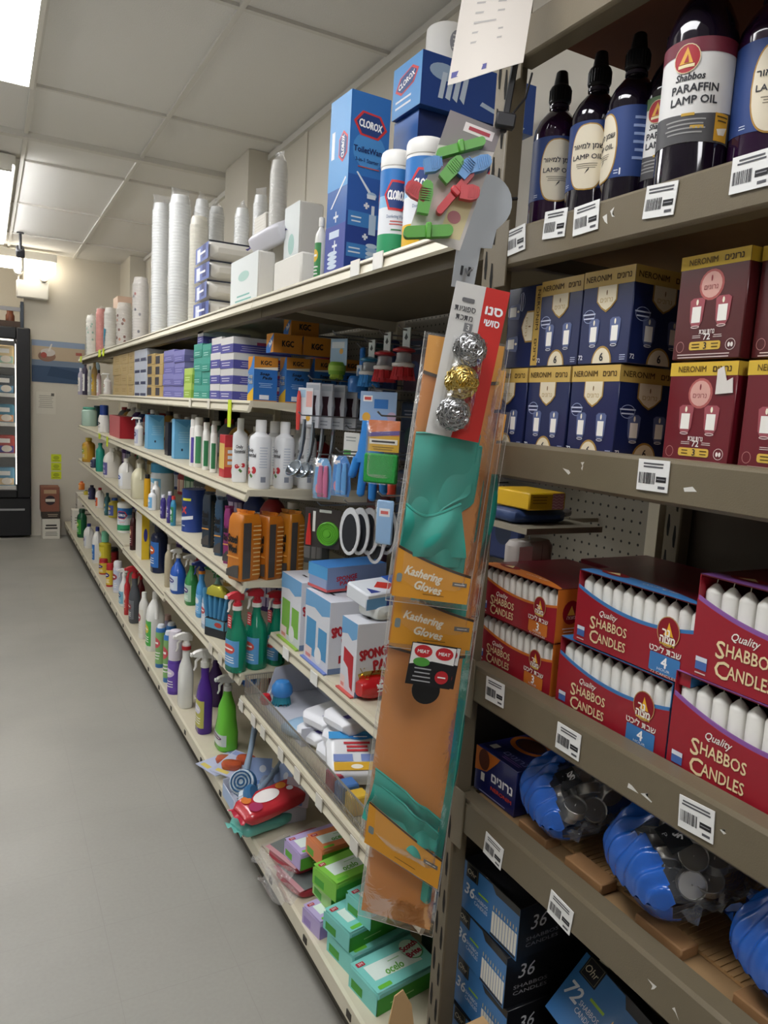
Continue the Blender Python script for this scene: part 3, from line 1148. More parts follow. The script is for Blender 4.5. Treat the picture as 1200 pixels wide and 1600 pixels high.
b0 = neron_box()
zl, zu = RD[2], RD[2] + .138
b0.location = (.80 + .062, .841, zl); b0.rotation_euler = (0, 0, AISLE)
tag(b0, 'blue and gold candle box in the lower row, next to the red boxes', 'candle box')
dup(b0, 'blue and gold candle box in the lower row, middle one', (.862, .945, zl), AISLE)
dup(b0, 'blue and gold candle box in the lower row, partly behind the rack post', (.862, 1.049, zl), AISLE)
dup(b0, 'blue and gold candle box in the upper row, rightmost with two faces showing', (.862, .833, zu), AISLE + .02)
dup(b0, 'blue and gold candle box in the upper row, middle one', (.865, .935, zu), AISLE - .015)
o = neron_side().build('candle_box', loc=(.872, 1.044, zu), rot=(0, 0, AISLE))
tag(o, 'blue candle box lying on its side with upright gold band, upper row by the post', 'candle box')

RB = M('#6a1522', .32, coat=.2)
RB2 = M('#521a1d', .32, coat=.2)


def red_box(mat):
    w, d, h = .10, .10, .130
    f = MB(); f.box(-w / 2, -d / 2, 0, w / 2, d / 2, h, mat, .0012)
    a = Art(f, face('F', w, d, h))
    YL = '#d6b23c'
    a.rect(-w / 2, h - .017, w / 2, h, YL, 0)
    a.text('NERONIM', -w * .16, h - .0085, .0075, '#6a5014', 1, fit=w * .42, bold=.02); a.text(heb('נרונים'), w * .28, h - .0085, .0075, '#4a3510', 1, fit=w * .26, bold=.04)
    a.ell(0, h * .70, .018, .019, '#b5605c', 0); a.ell(0, h * .70, .015, .016, '#d9a79c', 1)
    a.text(heb('נרונים'), 0, h * .68, .006, '#8a3038', 2, fit=.02); a.ell(0, h * .76, .0012, .004, '#8a3038', 2, 8)
    candle_art(a, -.018, h * .44, .022, .038, '#e3c9c4'); candle_art(a, .020, h * .44, .022, .038, '#e3c9c4')
    a.text(heb('נרות שבת'), 0, h * .265, .006, '#f0e6e0', 1, fit=.022, bold=.03)
    a.text('72', .001, h * .215, .0075, '#f7f2ee', 1, bold=.03); a.lines(-.022, -.007, h * .20, h * .235, 2, '#e0cdc8', 1); a.lines(.009, .024, h * .20, h * .235, 2, '#e0cdc8', 1)
    a.rect(-.024, h * .09, .022, h * .17, '#d9b44c', 1, .003); a.text('3', 0, h * .13, .008, INK, 2, bold=.03)
    a.lines(-.02, -.008, h * .10, h * .16, 2, '#5a4413', 2); a.lines(.008, .02, h * .10, h * .16, 2, '#5a4413', 2)
    a.ring(.036, h * .13, .007, .007, .0007, '#e0cdc8', 1); a.ell(.034, h * .128, .0018, .003, '#f0e6e0', 1, 8); a.ell(.038, h * .128, .0018, .003, '#f0e6e0', 1, 8)
    a.ring(-.038, h * .125, .006, .007, .0006, '#c08a86', 1)
    a.lines(-.045, .04, .001, .008, 2, '#d9c2bc', 1)
    a = Art(f, face('R', w, d, h)); a.rect(-d / 2, h - .017, d / 2, h, YL, 0)
    a = Art(f, face('T', w, d, h)); a.rect(-w / 2 + .001, .001, w / 2 - .001, d - .001, YL, 0)
    return f


z2 = RD[2] + .004
o = red_box(RB).build('candle_box', loc=(.842, .645, z2), rot=(0, 0, AISLE))
tag(o, 'red candle box at shelf level beside the blue boxes, with torn top corner', 'candle box')
TW = M('#dcd6cf', .7)
tm = MB(); tm.prism([(-.012, 0), (.012, .002), (.010, .02), (.002, .016), (-.004, .034), (-.012, .03)], -.001, 0, TW)
tm.build('torn_cardboard', o, loc=(.035, -.0512, .090))
o = red_box(RB2).build('candle_box', loc=(.843, .647, z2 + .1335), rot=(0, 0, AISLE))
tag(o, 'dull red candle box stacked on top of the torn red box', 'candle box')
o = red_box(RB).build('candle_box', loc=(.844, .533, z2), rot=(0, 0, AISLE - .03))
tag(o, 'red candle box at shelf level cut off by the right edge', 'candle box')
o = red_box(RB2).build('candle_box', loc=(.858, .543, z2 + .1335), rot=(0, 0, AISLE))
tag(o, 'dark red candle box set back in the upper row at the right edge', 'candle box')

# ---------------------------------------------------------------- open-fronted cartons of white candles
WAX = M('#e9e7e0', .45)
CR = M('#9c1c2c', .30, coat=.25)
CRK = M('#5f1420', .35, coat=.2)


def candle_mesh(L, r):
    f = MB(); f.lathe([(r, 0), (r, L * .90), (r * .92, L * .925), (r * .42, L * .985), (r * .25, L), (.0008, L + .001)], WAX, 12)
    f.tube([(0, 0, L), (.001, 0, L + .006)], .0007, M('#d8d2c0', .8), 4)
    return f.mesh('candle')


def shabbos_box(w, h, d, edge, flap, num, n, big):
    t = T('candle_carton', None, 'candle carton', (0, 0, 0)); t['category'] = 'candle carton'
    k = .0012
    f = MB()
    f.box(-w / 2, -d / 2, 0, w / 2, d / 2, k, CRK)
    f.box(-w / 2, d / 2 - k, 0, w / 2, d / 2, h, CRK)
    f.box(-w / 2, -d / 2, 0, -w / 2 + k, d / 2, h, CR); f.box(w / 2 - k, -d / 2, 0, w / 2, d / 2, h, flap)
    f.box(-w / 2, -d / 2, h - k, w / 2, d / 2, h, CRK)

    def top(s):
        return h * (.545 + .62 * (s - .58) ** 2)

    def outer(s):
        return top(s) + h * .045
    for (fn, mat, yy) in ((outer, edge, -d / 2), (top, CR, -d / 2 - .0006)):
        NN = 24
        vs, fs = [], []
        for i in range(NN + 1):
            s = i / NN
            u = -w / 2 + w * s
            vs += [(u, yy, 0), (u, yy, fn(s)), (u, yy + k, fn(s)), (u, yy + k, 0)]
        for i in range(NN):
            for q in range(3):
                fs.append((4 * i + q, 4 * i + 4 + q, 4 * i + 5 + q, 4 * i + 1 + q))
        f.add(vs, fs, mat)
    a = Art(f, lambda u, v, e: (u, -d / 2 - .0006 - e, v))
    cr = '#ecd7a8'
    a.text('Quality', -w * .19, h * .50, .0085 * big, '#f4ece2', 1, sh=.35, bold=.02, fit=w * .16)
    a.text('S', -w * .325, h * .34, .019 * big, cr, 1, bold=.02); a.text('HABBOS', -w * .155, h * .355, .0135 * big, cr, 1, fit=w * .27, bold=.02)
    a.text('C', -w * .305, h * .155, .019 * big, cr, 1, bold=.02); a.text('ANDLES', -w * .145, h * .16, .0135 * big, cr, 1, fit=w * .25, bold=.02)
    bx = w * .305
    a.ell(bx, h * .57, h * .17, h * .19, '#8c1220', 1, 24); a.ring(bx, h * .57, h * .17, h * .19, .0012, '#c7a06a', 2, 24)
    a.poly([(bx - h * .07, h * .52), (bx - h * .02, h * .60), (bx, h * .69), (bx + h * .04, h * .60), (bx + h * .08, h * .52)], '#f0b52e', 2)
    a.text(heb('נר'), bx - h * .03, h * .56, .010 * big * h / .11, '#fff6e6', 3, bold=.06); a.text(heb('מצוה'), bx, h * .475, .010 * big * h / .11, '#fff6e6', 3, fit=h * .22, bold=.06)
    a.rect(bx - h * .11, h * .40, bx + h * .11, h * .425, '#e6b84a', 2)
    a.text(heb('שבת ליכט'), bx - w * .01, h * .325, .0085 * big, '#f4ece2', 1, fit=w * .24, bold=.03)
    q = .122 * w
    a.rect(bx - q, .004, bx + q * .9, h * .27, edge, 1, .002); a.text(num, bx - q * .05, h * .18, .014 * big, '#ffffff', 2, bold=.04)
    a.text('HOUR', bx - q * .05, h * .085, .0035, '#e8eef6', 2, fit=q * .8); a.text('72 CANDLES', bx - q * .05, h * .028, .0032, '#f1e6d8', 2, fit=q * 1.6)
    a.rect(-w * .465, .010, -w * .395, .010 + w * .07, '#4a6cae', 1); a.rect(-w * .465, .010 + w * .045, -w * .395, .010 + w * .07, '#d9dfe8', 2); a.lines(-w * .47, -w * .39, .003, .008, 1, '#d9c2bc', 1)
    # lid artwork
    a = Art(f, face('T', w, d, h))
    a.band(-w / 2, w / 2, lambda s: 0, lambda s: .046 - .075 * (s - .5) ** 2 - .02 * s, flap, 0, 20)
    a.text(heb('שבת ליכט'), w * .12, .022, .006, '#efe4da', 1, fit=w * .28, sh=.2)
    a.ell(-w * .3, .03, .026, .012, '#8c1220', 1); a.poly([(-w * .36, .026), (-w * .3, .040), (-w * .24, .026)], '#e8d39a', 2)
    a.text('CANDLES', w * .08, .075, .009, '#8a3a48', 0, fit=w * .4); a.text('SHABBOS', w * .08, .090, .009, '#8a3a48', 0, fit=w * .4)
    # end panel
    a = Art(f, face('R', w, d, h))
    a.ell(-d / 2 + .03, h * .55, .018, .02, '#8c1220', 0); a.poly([(-d / 2 + .022, h * .5), (-d / 2 + .03, h * .68), (-d / 2 + .038, h * .5)], '#e8b84a', 1)
    a.text(heb('מצוה'), -d / 2 + .03, h * .46, .006, '#fff6e6', 2, fit=.018); a.lines(-d / 2 + .014, -d / 2 + .04, h * .05, h * .28, 4, '#f4ece2', 0)
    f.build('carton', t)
    r = w / n / 2 * .96
    me = candle_mesh(h * .90, r)
    for row in range(1):
        for i in range(n):
            c = bpy.data.objects.new('candle', me); COL.objects.link(c); c.parent = t
            c.location = (-w / 2 + w * (i + .5) / n, -d / 2 + .006 + r, k + .0005)
            c.rotation_euler = (0, 0, i)
    return t


BLUE, ORNG, PURP = M('#3f7cb8', .35), M('#d2762c', .35), M('#8c5aa0', .35)
zc = RD[3]
og = shabbos_box(.205, .089, .20, ORNG, ORNG, '3', 12, .9)
og.location = (.90, .979, zc); og.rotation_euler = (0, 0, AISLE); tag(og, 'orange-trimmed candle carton at shelf level beside the post', None)
dup(og, 'orange-trimmed candle carton stacked on the other orange one', (.90, .979, zc + .0905), AISLE)
bl = shabbos_box(.218, .110, .20, BLUE, BLUE, '4', 11, 1.0)
bl.location = (.895, .747, zc); bl.rotation_euler = (0, 0, AISLE); tag(bl, 'blue-trimmed candle carton at shelf level in the middle of the candle shelf', None)
dup(bl, 'blue-trimmed candle carton stacked on the other blue one', (.897, .722, zc + .1125), AISLE)
pu = shabbos_box(.238, .131, .20, PURP, PURP, '5', 10, 1.15)
pu.location = (.892, .514, zc); pu.rotation_euler = (0, 0, AISLE); tag(pu, 'purple-trimmed candle carton at shelf level by the right edge', None)
dup(pu, 'purple-trimmed candle carton stacked on the other purple one', (.895, .497, zc + .1325), AISLE)
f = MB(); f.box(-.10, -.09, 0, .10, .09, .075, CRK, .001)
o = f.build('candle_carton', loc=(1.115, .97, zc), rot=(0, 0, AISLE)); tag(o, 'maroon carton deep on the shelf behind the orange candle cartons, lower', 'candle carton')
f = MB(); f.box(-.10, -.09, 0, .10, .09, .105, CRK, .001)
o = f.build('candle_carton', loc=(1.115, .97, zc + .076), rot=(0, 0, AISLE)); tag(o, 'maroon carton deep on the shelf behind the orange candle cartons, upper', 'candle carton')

# ---------------------------------------------------------------- low shelf: night-light box, tealight bags, cardboard
zd = RD[4]
f = MB(); DB = M('#1f2560', .3, coat=.25); w, d, h = .118, .20, .085
f.box(-w / 2, -d / 2, 0, w / 2, d / 2, h, DB, .001)
a = Art(f, face('F', w, d, h))
a.poly([(-w / 2, h), (-w / 2, h * .45), (-w * .2, h * .55), (w * .05, h * .9), (w * .1, h)], '#c66a1e', 0); a.ell(-w * .28, h * .78, .016, .02, '#5a2a18', 1)
a.text(heb('נרונים'), w * .18, h * .52, .016, '#f2f2f4', 1, fit=w * .5, bold=.05); a.text('NERONIM', w * .18, h * .27, .007, '#d9482e', 1, fit=w * .5, bold=.03)
a.rect(-w * .33, h * .30, -w * .24, h * .48, '#e9e6df', 1); a.lines(-w * .45, w * .4, .002, .008, 1, '#8f95c9', 1)
a = Art(f, face('T', w, d, h))
a.ring(-.01, .09, .045, .035, .010, '#c66a1e', 0, 24); a.ell(-.01, .09, .03, .022, '#4b2414', 1); a.rect(-.045, .018, -.03, .035, '#e9e6df', 1)
a.text(heb('נרונים'), .02, .03, .014, '#8f93c4', 1, fit=.06); a.lines(.0, .05, .01, .02, 2, '#8f6ab0', 1)
tag(f.build('candle_box', loc=(.905, 1.006, zd), rot=(0, 0, AISLE + .02)), 'dark blue and orange night-light box on the low rack shelf beside the post', 'candle box')

CB = M('#b08a5c', .8, noise=.12, scale=30)
f = MB()
f.box(.83, .18, zd, 1.22, .87, zd + .004, CB)
for k in range(70):
    y = .182 + k * .0098
    f.box(.8295, y, zd + .0042, 1.22, y + .0035, zd + .0056, CB)
tag(f.build('cardboard_sheet'), 'sheet of corrugated cardboard under the tealight bags', 'cardboard')
for i, (ya, yb_) in enumerate(((.915, .845), (.80, .72), (.655, .575), (.50, .42))):
    f = MB(); f.box(.792, yb_, zd, .826, ya, zd + .018, M('#8f6a45', .7, noise=.2, scale=30), .002)
    tag(f.build('wood_block'), 'small wooden block behind the low beam, %s from the post' % ('first', 'second', 'third', 'fourth')[i], 'wood block')

BAGB = M('#1a58b2', .25, coat=.5, bump=.8, bscale=60)
TEAL_M = M('#b9b7b3', .3, metal=.85)
tl = MB(); tl.lathe([(.0178, 0), (.019, .0015), (.019, .0150), (.0196, .0155), (.0190, .0160), (.0178, .0148), (.0176, .0125), (.0005, .0123)], TEAL_M, 18)
tl.tube([(0, 0, .0123), (0, 0, .017)], .0008, M('#e9e6df', .7), 4)
TLM = tl.mesh('tealight')


def tealight_bag(label, loc, rz, L, Wd, Hh, seed, split, tilt=0):
    rnd = random.Random(seed)
    t = T('tealight_bag', label, 'bag of tealights', loc, rz, rx=tilt)
    f = MB()

    def surf(sgn):
        def fn(u, v):
            a, b = 2 * u - 1, 2 * v - 1
            e = max(0, 1 - abs(a) ** 2.6) ** .55 * max(0, 1 - abs(b) ** 2.6) ** .55
            nz = .006 * sin(9 * a + 4 * b + seed) * e + .004 * sin(23 * a - 13 * b + seed)
            s = 1 - .18 * (b ** 2) * (abs(a) ** 2)
            z = Hh / 2 + sgn * Hh / 2 * e + nz * (1 if sgn > 0 else .0)
            return (a * L / 2 * s, b * Wd / 2 * s, max(.001, z))
        return fn
    cl = film('#dfe6f2', .05, .10, .8, 45)

    def mf(u, v):
        return BAGB if u + .10 * sin(v * 9 + seed) < split or v + .05 * sin(7 * u) < .2 else cl
    f.grid(surf(1), 64, 46, cl, mf)
    f.grid(lambda u, v: surf(-1)(1 - u, v), 20, 14, cl, lambda u, v: mf(1 - u, v))
    for k in (-1, 1):
        f.grid(lambda u, v: (k * (L / 2 + .002 + .02 * v + .006 * sin(u * 20)), (u - .5) * Wd * .62, Hh / 2 + .006 * sin(u * 25 + 3 * v)), 14, 3, cl if k > 0 else BAGB)
    f.build('bag', t)
    SF = lambda u, v, e: (lambda q: (q[0], q[1], q[2] + e + .0015))(surf(1)(.5 + u / L, .5 + v / Wd))
    g = MB(); a = Art(g, SF)
    a.text('Tea Lights', (split - .5) * L * .9 - .004, Wd * .23, .017, '#8db4ea', 1, sh=.25, rot=20)
    g.build('lettering', t)
    g = MB(); a = Art(g, SF)
    u0 = L * .22
    a.rect(u0 - .020, -Wd * .16 - .006, u0 + .020, -Wd * .16 + .026, '#1c1f26', 0); a.text('100', u0, -Wd * .16 + .015, .010, '#e6e8ec', 1, bold=.05); a.text('PCS', u0, -Wd * .16 + .001, .0065, '#c9ccd2', 1)
    g.build('printed_label', t)
    n = 0
    pts = []
    tries = 0
    while n < 44 and tries < 6000:
        tries += 1
        a_, b_ = rnd.uniform(2 * split - 1 + .12, .84), rnd.uniform(-.50, .80)
        e = (1 - abs(a_) ** 2.6) ** .55 * (1 - abs(b_) ** 2.6) ** .55
        z = Hh / 2 + rnd.choice((1, .35, -.3)) * (Hh / 2 * e - .027)
        p = Vector((a_ * L / 2 * .94, b_ * Wd / 2 * .94, z))
        if z < .018 or any((p - q).length < .0255 for q in pts):
            continue
        pts.append(p); n += 1
        o = bpy.data.objects.new('tealight', TLM); COL.objects.link(o); o.parent = t
        o.location = p; o.rotation_euler = (rnd.uniform(-1.1, 1.1), rnd.uniform(-1.1, 1.1), rnd.uniform(0, 6))
    return t


tealight_bag('blue tealight bag on the low rack shelf, nearest the night-light box', (.885, .850, zd + .030), AISLE - .35, .170, .19, .115, 3, .56, .36)
tealight_bag('large blue tealight bag lying on cardboard, middle of the low rack shelf', (.885, .640, zd + .034), AISLE - .30, .178, .20, .135, 8, .40, .36)
tealight_bag('blue tealight bag on the low rack shelf cut off by the right edge', (.89, .432, zd + .034), AISLE - .2, .172, .20, .135, 12, .72, .36)
tealight_bag('blue tealight bag deeper on the shelf behind the first bag', (1.12, .80, zd + .006), AISLE, .16, .15, .12, 5, .62)
tealight_bag('blue tealight bag deeper on the shelf behind the large bag', (1.12, .59, zd + .006), AISLE, .16, .15, .13, 17, .62)

# ---------------------------------------------------------------- bottom of the rack: boxes of candles
OB = M('#3c7ab8', .35, coat=.15); OK_ = M('#17181c', .35, coat=.2)


def ohr_box(w, d, h, num, small):
    f = MB(); f.box(-w / 2, -d / 2, 0, w / 2, d / 2, h, OK_, .001)
    a = Art(f, face('F', w, d, h))
    a.rect(-w / 2, 0, w / 2, h * .98, OB, 0); a.poly([(w * .02, h), (w / 2, h), (w / 2, h * .86), (w * .1, h * .86)], OK_, 1)
    a.rect(-w * .44, h * .70, -w * .22, h, OK_, 1); a.rect(-w * .425, h * .72, -w * .235, h * .985, '#8a8468', 2); a.rect(-w * .42, h * .725, -w * .24, h * .98, OK_, 3); a.text('Ohr', -w * .33, h * .85, h * .11, '#dcd3b8', 4, sh=.2)
    a.text(num, -w * .36, h * .47, h * .22, '#e9eef4', 1, sh=.2, bold=.03)
    a.rect(-w * .2, h * .56, -w * .02, h * .60, '#9cc43c', 1); a.text('SHABBOS', -w * .14, h * .44, h * .075, '#e9eef4', 1, fit=w * .24); a.text('CANDLES', -w * .14, h * .33, h * .075, '#e9eef4', 1, fit=w * .24)
    for k in range(9):
        x = w * .06 + k * w * .048
        a.rect(x, h * .08, x + w * .04, h * .50, '#eceadf', 1); a.ell(x + w * .02, h * .58, w * .006, h * .05, '#f0d890', 1, 8)
    a.rect(w * .05, h * .03, w * .48, h * .075, '#2b2b30', 2)
    for k in ('R', 'L'):
        a = Art(f, face(k, w, d, h))
        a.text(num, -d * .26, h * .66, h * .27, '#cfd2d6', 0, sh=.2); a.text('SHABBOS', -d * .2, h * .36, h * .07, '#9c9ea4', 0, fit=d * .4); a.text('CANDLES', -d * .2, h * .24, h * .07, '#9c9ea4', 0, fit=d * .4)
    a = Art(f, face('T', w, d, h)); a.rect(-w * .4, .01, w * .4, d - .01, '#22242a', 0)
    return f


zf = RD[5]
for i in range(4):
    z = zf + i * .1015
    o = ohr_box(.165, .19, .10, '36', 1).build('candle_box', loc=(.90 + .003 * (i % 2), .995 + .004 * (i % 3), z), rot=(0, 0, AISLE + .03 * (1 - i % 3)))
    tag(o, 'blue 36-candle box by the post at rack bottom, %s of four' % ('lowest', 'second lowest', 'second highest', 'topmost')[i], 'candle box')
o = ohr_box(.20, .16, .12, '72', 1).build('candle_box', loc=(.885, .80, zf), rot=(0, 0, AISLE))
tag(o, 'blue 72-candle box standing on the bottom rack shelf under the tilted one', 'candle box')
o = ohr_box(.20, .15, .12, '72', 1).build('candle_box', loc=(.905, .775, zf + .172), rot=(radians(-42), 0, AISLE - .12))
tag(o, 'blue 72-candle box tilted back on top of the other at the bottom of rack', 'candle box')
o = ohr_box(.20, .16, .12, '72', 1).build('candle_box', loc=(1.0, .585, zf), rot=(0, 0, AISLE))
tag(o, 'dark blue 72-candle box in shade at the bottom right of the rack', 'candle box')
o = ohr_box(.20, .16, .12, '72', 1).build('candle_box', loc=(1.0, .585, zf + .121), rot=(0, 0, AISLE))
tag(o, 'dark blue 72-candle box in shade stacked at the bottom right of the rack', 'candle box')

# cardboard carton with open flaps in the corner
KB = M('#a5835a', .8, noise=.06, scale=20)
t = T('cardboard_carton', 'open brown cardboard carton in front of the rack post', 'carton', (.655, .84, 0))
f = MB()
W2, D2, H2 = .075, .15, .40
f.box(-W2, -D2, 0, W2, D2, .004, KB)
f.box(-W2, -D2, .004, -W2 + .004, D2, H2, KB); f.box(W2 - .004, -D2, .004, W2, D2, H2, KB)
f.box(-W2 + .004, -D2, .004, W2 - .004, -D2 + .004, H2, KB); f.box(-W2 + .004, D2 - .004, .004, W2 - .004, D2, H2, KB)
f.build('box', t)
KB2 = M('#b8986c', .8, noise=.06, scale=20)


def flap(pts, th=.003):
    f = MB()
    P = [Vector(p) for p in pts]
    n = (P[1] - P[0]).cross(P[2] - P[0]).normalized() * th
    k = len(P)
    f.add([p for p in P] + [p + n for p in P], [tuple(range(k))[::-1], tuple(range(k, 2 * k))] + [(i, (i + 1) % k, k + (i + 1) % k, k + i) for i in range(k)], KB2)
    f.build('flap', t)


flap([(-.06, .148, .40), (.01, .148, .40), (.004, .165, .475), (-.012, .170, .505), (-.03, .168, .50), (-.045, .16, .45)])
flap([(.073, .148, .40), (.073, -.13, .40), (.135, -.10, .437), (.135, .12, .437)])
flap([(-.06, -.148, .40), (.07, -.148, .40), (.05, -.19, .455), (-.05, -.19, .455)])
# ---------------------------------------------------------------- things hung on the front of the rack post
OR1, OR2, ORL = M('#d0863f', .5, noise=.03), M('#dd9a2f', .42), M('#d3924f', .5)
TEAL = M('#2a9c8c', .55, noise=.06, scale=40)
FILM = film('#f4f2ee', .045, .12, .6, 28)


def cloth(mb, pts_fn, nu, nv, m):
    mb.grid(pts_fn, nu, nv, m)


def glove_pack(label, loc, rz, W, H, ry=0.0, cuffs='top', fold=0.0, header=True, footer=True, rx=0.0, skew=0.0, plain=False):
    """backing card with printed header and footer, teal gloves, clear bag; hangs from its top centre, front to -y"""
    t = T('glove_pack', label, 'glove pack', loc, rz, rx=rx, ry=ry)

    def fin(mb, nm):
        if skew:
            mb.v = [(p[0], p[1], p[2] + skew * (.5 - p[0] / W) * (-p[2] / H) ** 1.5 if p[2] < 0 else p[2]) for p in mb.v]
        return mb.build(nm, t)
    c = MB()
    c.box(-W / 2, -.001, -H, W / 2, .001, 0, OR1)
    fin(c, 'backing_card')
    if header:
        h = MB()
        hh = H * .145
        n = 12
        for s in range(n):
            u0, u1 = -W / 2 + W * s / n, -W / 2 + W * (s + 1) / n
            k0, k1 = hh * (1 + .12 * sin(pi * s / n)), hh * (1 + .12 * sin(pi * (s + 1) / n))
            h.add([(u0, -.003, 0), (u1, -.003, 0), (u1, -.003, -k1), (u0, -.003, -k0), (u0, -.0015, 0), (u1, -.0015, 0), (u1, -.0015, -k1), (u0, -.0015, -k0)],
                  [(0, 3, 2, 1), (3, 7, 6, 2), (4, 5, 6, 7)], OR2)
        a = Art(h, lambda u, v, e: (u, -.003 - e, v))
        for s in range(n):
            u0, u1 = -W / 2 + W * s / n, -W / 2 + W * (s + 1) / n
            k0, k1 = hh * (1 + .12 * sin(pi * s / n)), hh * (1 + .12 * sin(pi * (s + 1) / n))
            a.poly([(u0, -k0), (u1, -k1), (u1, -k1 + .005), (u0, -k0 + .005)], '#3a2a1c', 0)
        fin(h, 'header_card')
    if footer:
        h = MB()
        fh = H * .155
        n = 12
        rows = []
        for s in range(n):
            q0, q1 = s / n, (s + 1) / n
            u0, u1 = -W / 2 + W * q0, -W / 2 + W * q1
            k0, k1 = -H + fh * (1.25 - .55 * q0 + .25 * (q0 - .5) ** 2), -H + fh * (1.25 - .55 * q1 + .25 * (q1 - .5) ** 2)
            rows.append((u0, u1, k0, k1))
            h.add([(u0, -.022, -H + .002), (u1, -.022, -H + .002), (u1, -.022, k1), (u0, -.022, k0), (u0, -.0215, -H + .002), (u1, -.0215, -H + .002), (u1, -.0215, k1), (u0, -.0215, k0)],
                  [(0, 1, 2, 3), (3, 2, 6, 7), (5, 4, 7, 6)], OR2)
        a = Art(h, lambda u, v, e: (u, -.022 - e, v))
        for (u0, u1, k0, k1) in rows:
            a.poly([(u0, k0 - .004), (u1, k1 - .004), (u1, k1), (u0, k0)], '#3a2a1c', 0)
        if not plain:
            a.text('Kashering', -W * .12, -H + fh * .66, .0125, '#f3ead2', 1, sh=.22, rot=-9, bold=.05, fit=W * .50)
            a.text('Gloves', -W * .04, -H + fh * .34, .0125, '#f3ead2', 1, sh=.22, rot=-9, bold=.05, fit=W * .36)
        a.rect(W * .27, -H + fh * .46, W * .46, -H + fh * .56, '#6d6a66', 1)
        a.lines(W * .29, W * .44, -H + fh * .48, -H + fh * .54, 1, '#d8d4cc', 2)
        a.rect(-W * .47, -H + fh * .40, -W * .40, -H + fh * .62, '#7f8c8c', 1, .003)
        a.rect(-W * .1, -H + fh * .16, W * .18, -H + fh * .175, '#6b4a22', 1)
        fin(h, 'printed_footer')
    rnd = random.Random(len(label))

    def sheet(top, bot, wl, wr, dz, y0, am, ph, bite):
        g = MB()

        def fn(u, v):
            x = -W / 2 + W * (wl + (wr - wl) * u)
            z = top + (bot - top) * v - dz * u * (1 - v)
            if bite and v > .45:
                k = sin(pi * min(1, (v - .45) / .4)) if v < .85 else 0
                x -= bite * k * u ** 3
            y = y0 - am * (.5 + .5 * sin(7 * v + ph + 3 * u)) - am * .7 * (.5 + .5 * sin(11 * u - 6 * v + ph)) * v
            return (x, y, z)
        g.grid(fn, 26, 30, TEAL)
        g.grid(lambda u, v: tuple(Vector(fn(1 - u, v)) + Vector((0, .003, 0))), 10, 12, TEAL)
        # rolled rim of the cuff
        g.tube([fn(i / 16, 0) for i in range(17)], .0022, TEAL, 6)
        g.tube([tuple(Vector(fn(1, i / 30)) + Vector((0, .001, 0))) for i in range(31)], .0018, TEAL, 6)
        return g
    if cuffs == 'top':
        fin(sheet(-H * .37, -H * .86, .02, .84, -.01, -.006, .010, rnd.random() * 6, .045), 'glove')
        fin(sheet(-H * .40, -H * .88, .06, .90, -.005, -.003, .006, rnd.random() * 6, .03), 'glove')
        # lower fold of the front glove
        g = MB()

        def fl(u, v):
            x = -W / 2 + W * (.02 + .70 * u) + .02 * v * u
            z = -H * .64 - H * .20 * v - .014 * sin(4 * u) * (1 - v) + .01 * u * v
            y = -.020 - .008 * sin(pi * v) - .004 * sin(9 * u + 5 * v)
            return (x, y, z)
        g.grid(fl, 24, 18, TEAL); g.tube([fl(i / 20, 0) for i in range(21)], .0022, TEAL, 6)
        fin(g, 'glove_fold')
    elif cuffs == 'bottom':
        def fb(k):
            g = MB()

            def fn(u, v):
                x = -W / 2 + W * (.03 + .90 * u) - (.012 if k else 0) * v
                z = -H * (.655 + .05 * k) - H * .20 * v - .045 * u * (1 - v) - .010 * v * u
                fold = max(0, sin(pi * (u * 3.4 + .4 - v * .5)))
                y = -.010 - .003 * k - .010 * fold * (u > .45) - .006 * sin(6 * v + 2 * u)
                return (x, y, z)
            g.grid(fn, 34, 20, TEAL); g.tube([fn(i / 24, 0) for i in range(25)], .0022, TEAL, 6)
            return g
        fin(fb(0), 'glove'); fin(fb(1), 'glove')
        g = MB(); g.grid(lambda u, v: (W * (.42 + .035 * sin(3 * v)) + .012 * u, -.002 - .004 * u, -H * (.05 + .9 * v)), 2, 30, TEAL); fin(g, 'glove')
    elif cuffs == 'edge':
        g = MB(); g.grid(lambda u, v: (W * .36 + W * .15 * u + .008 * sin(5 * v), -.003 - .010 * sin(pi * u), -H * (.30 + .62 * v)), 6, 30, TEAL)
        fin(g, 'glove')
    b = MB()
    mg = .006

    def bag(u, v):
        x = (-W / 2 - mg) + (W + 2 * mg) * u
        z = .004 - (H + .014) * v
        e = (1 - abs(2 * u - 1) ** 4) * min(1, v * 6) * min(1, (1 - v) * 10)
        return (x, -.004 - .026 * e - .002 * sin(14 * u + 9 * v) * e, z)
    b.grid(bag, 24, 40, FILM)
    b.grid(lambda u, v: ((-W / 2 - mg) + (W + 2 * mg) * (1 - u), .003, .004 - (H + .014) * v), 4, 8, FILM)
    for k in (0, 1):
        b.tube([bag(k, i / 30) for i in range(31)], .0004, M('#c9c6c0', .3), 4)
    b.tube([bag(i / 14, 1) for i in range(15)], .0005, M('#c9c6c0', .3), 4)
    fin(b, 'clear_bag')
    return t


TILT = radians(5)
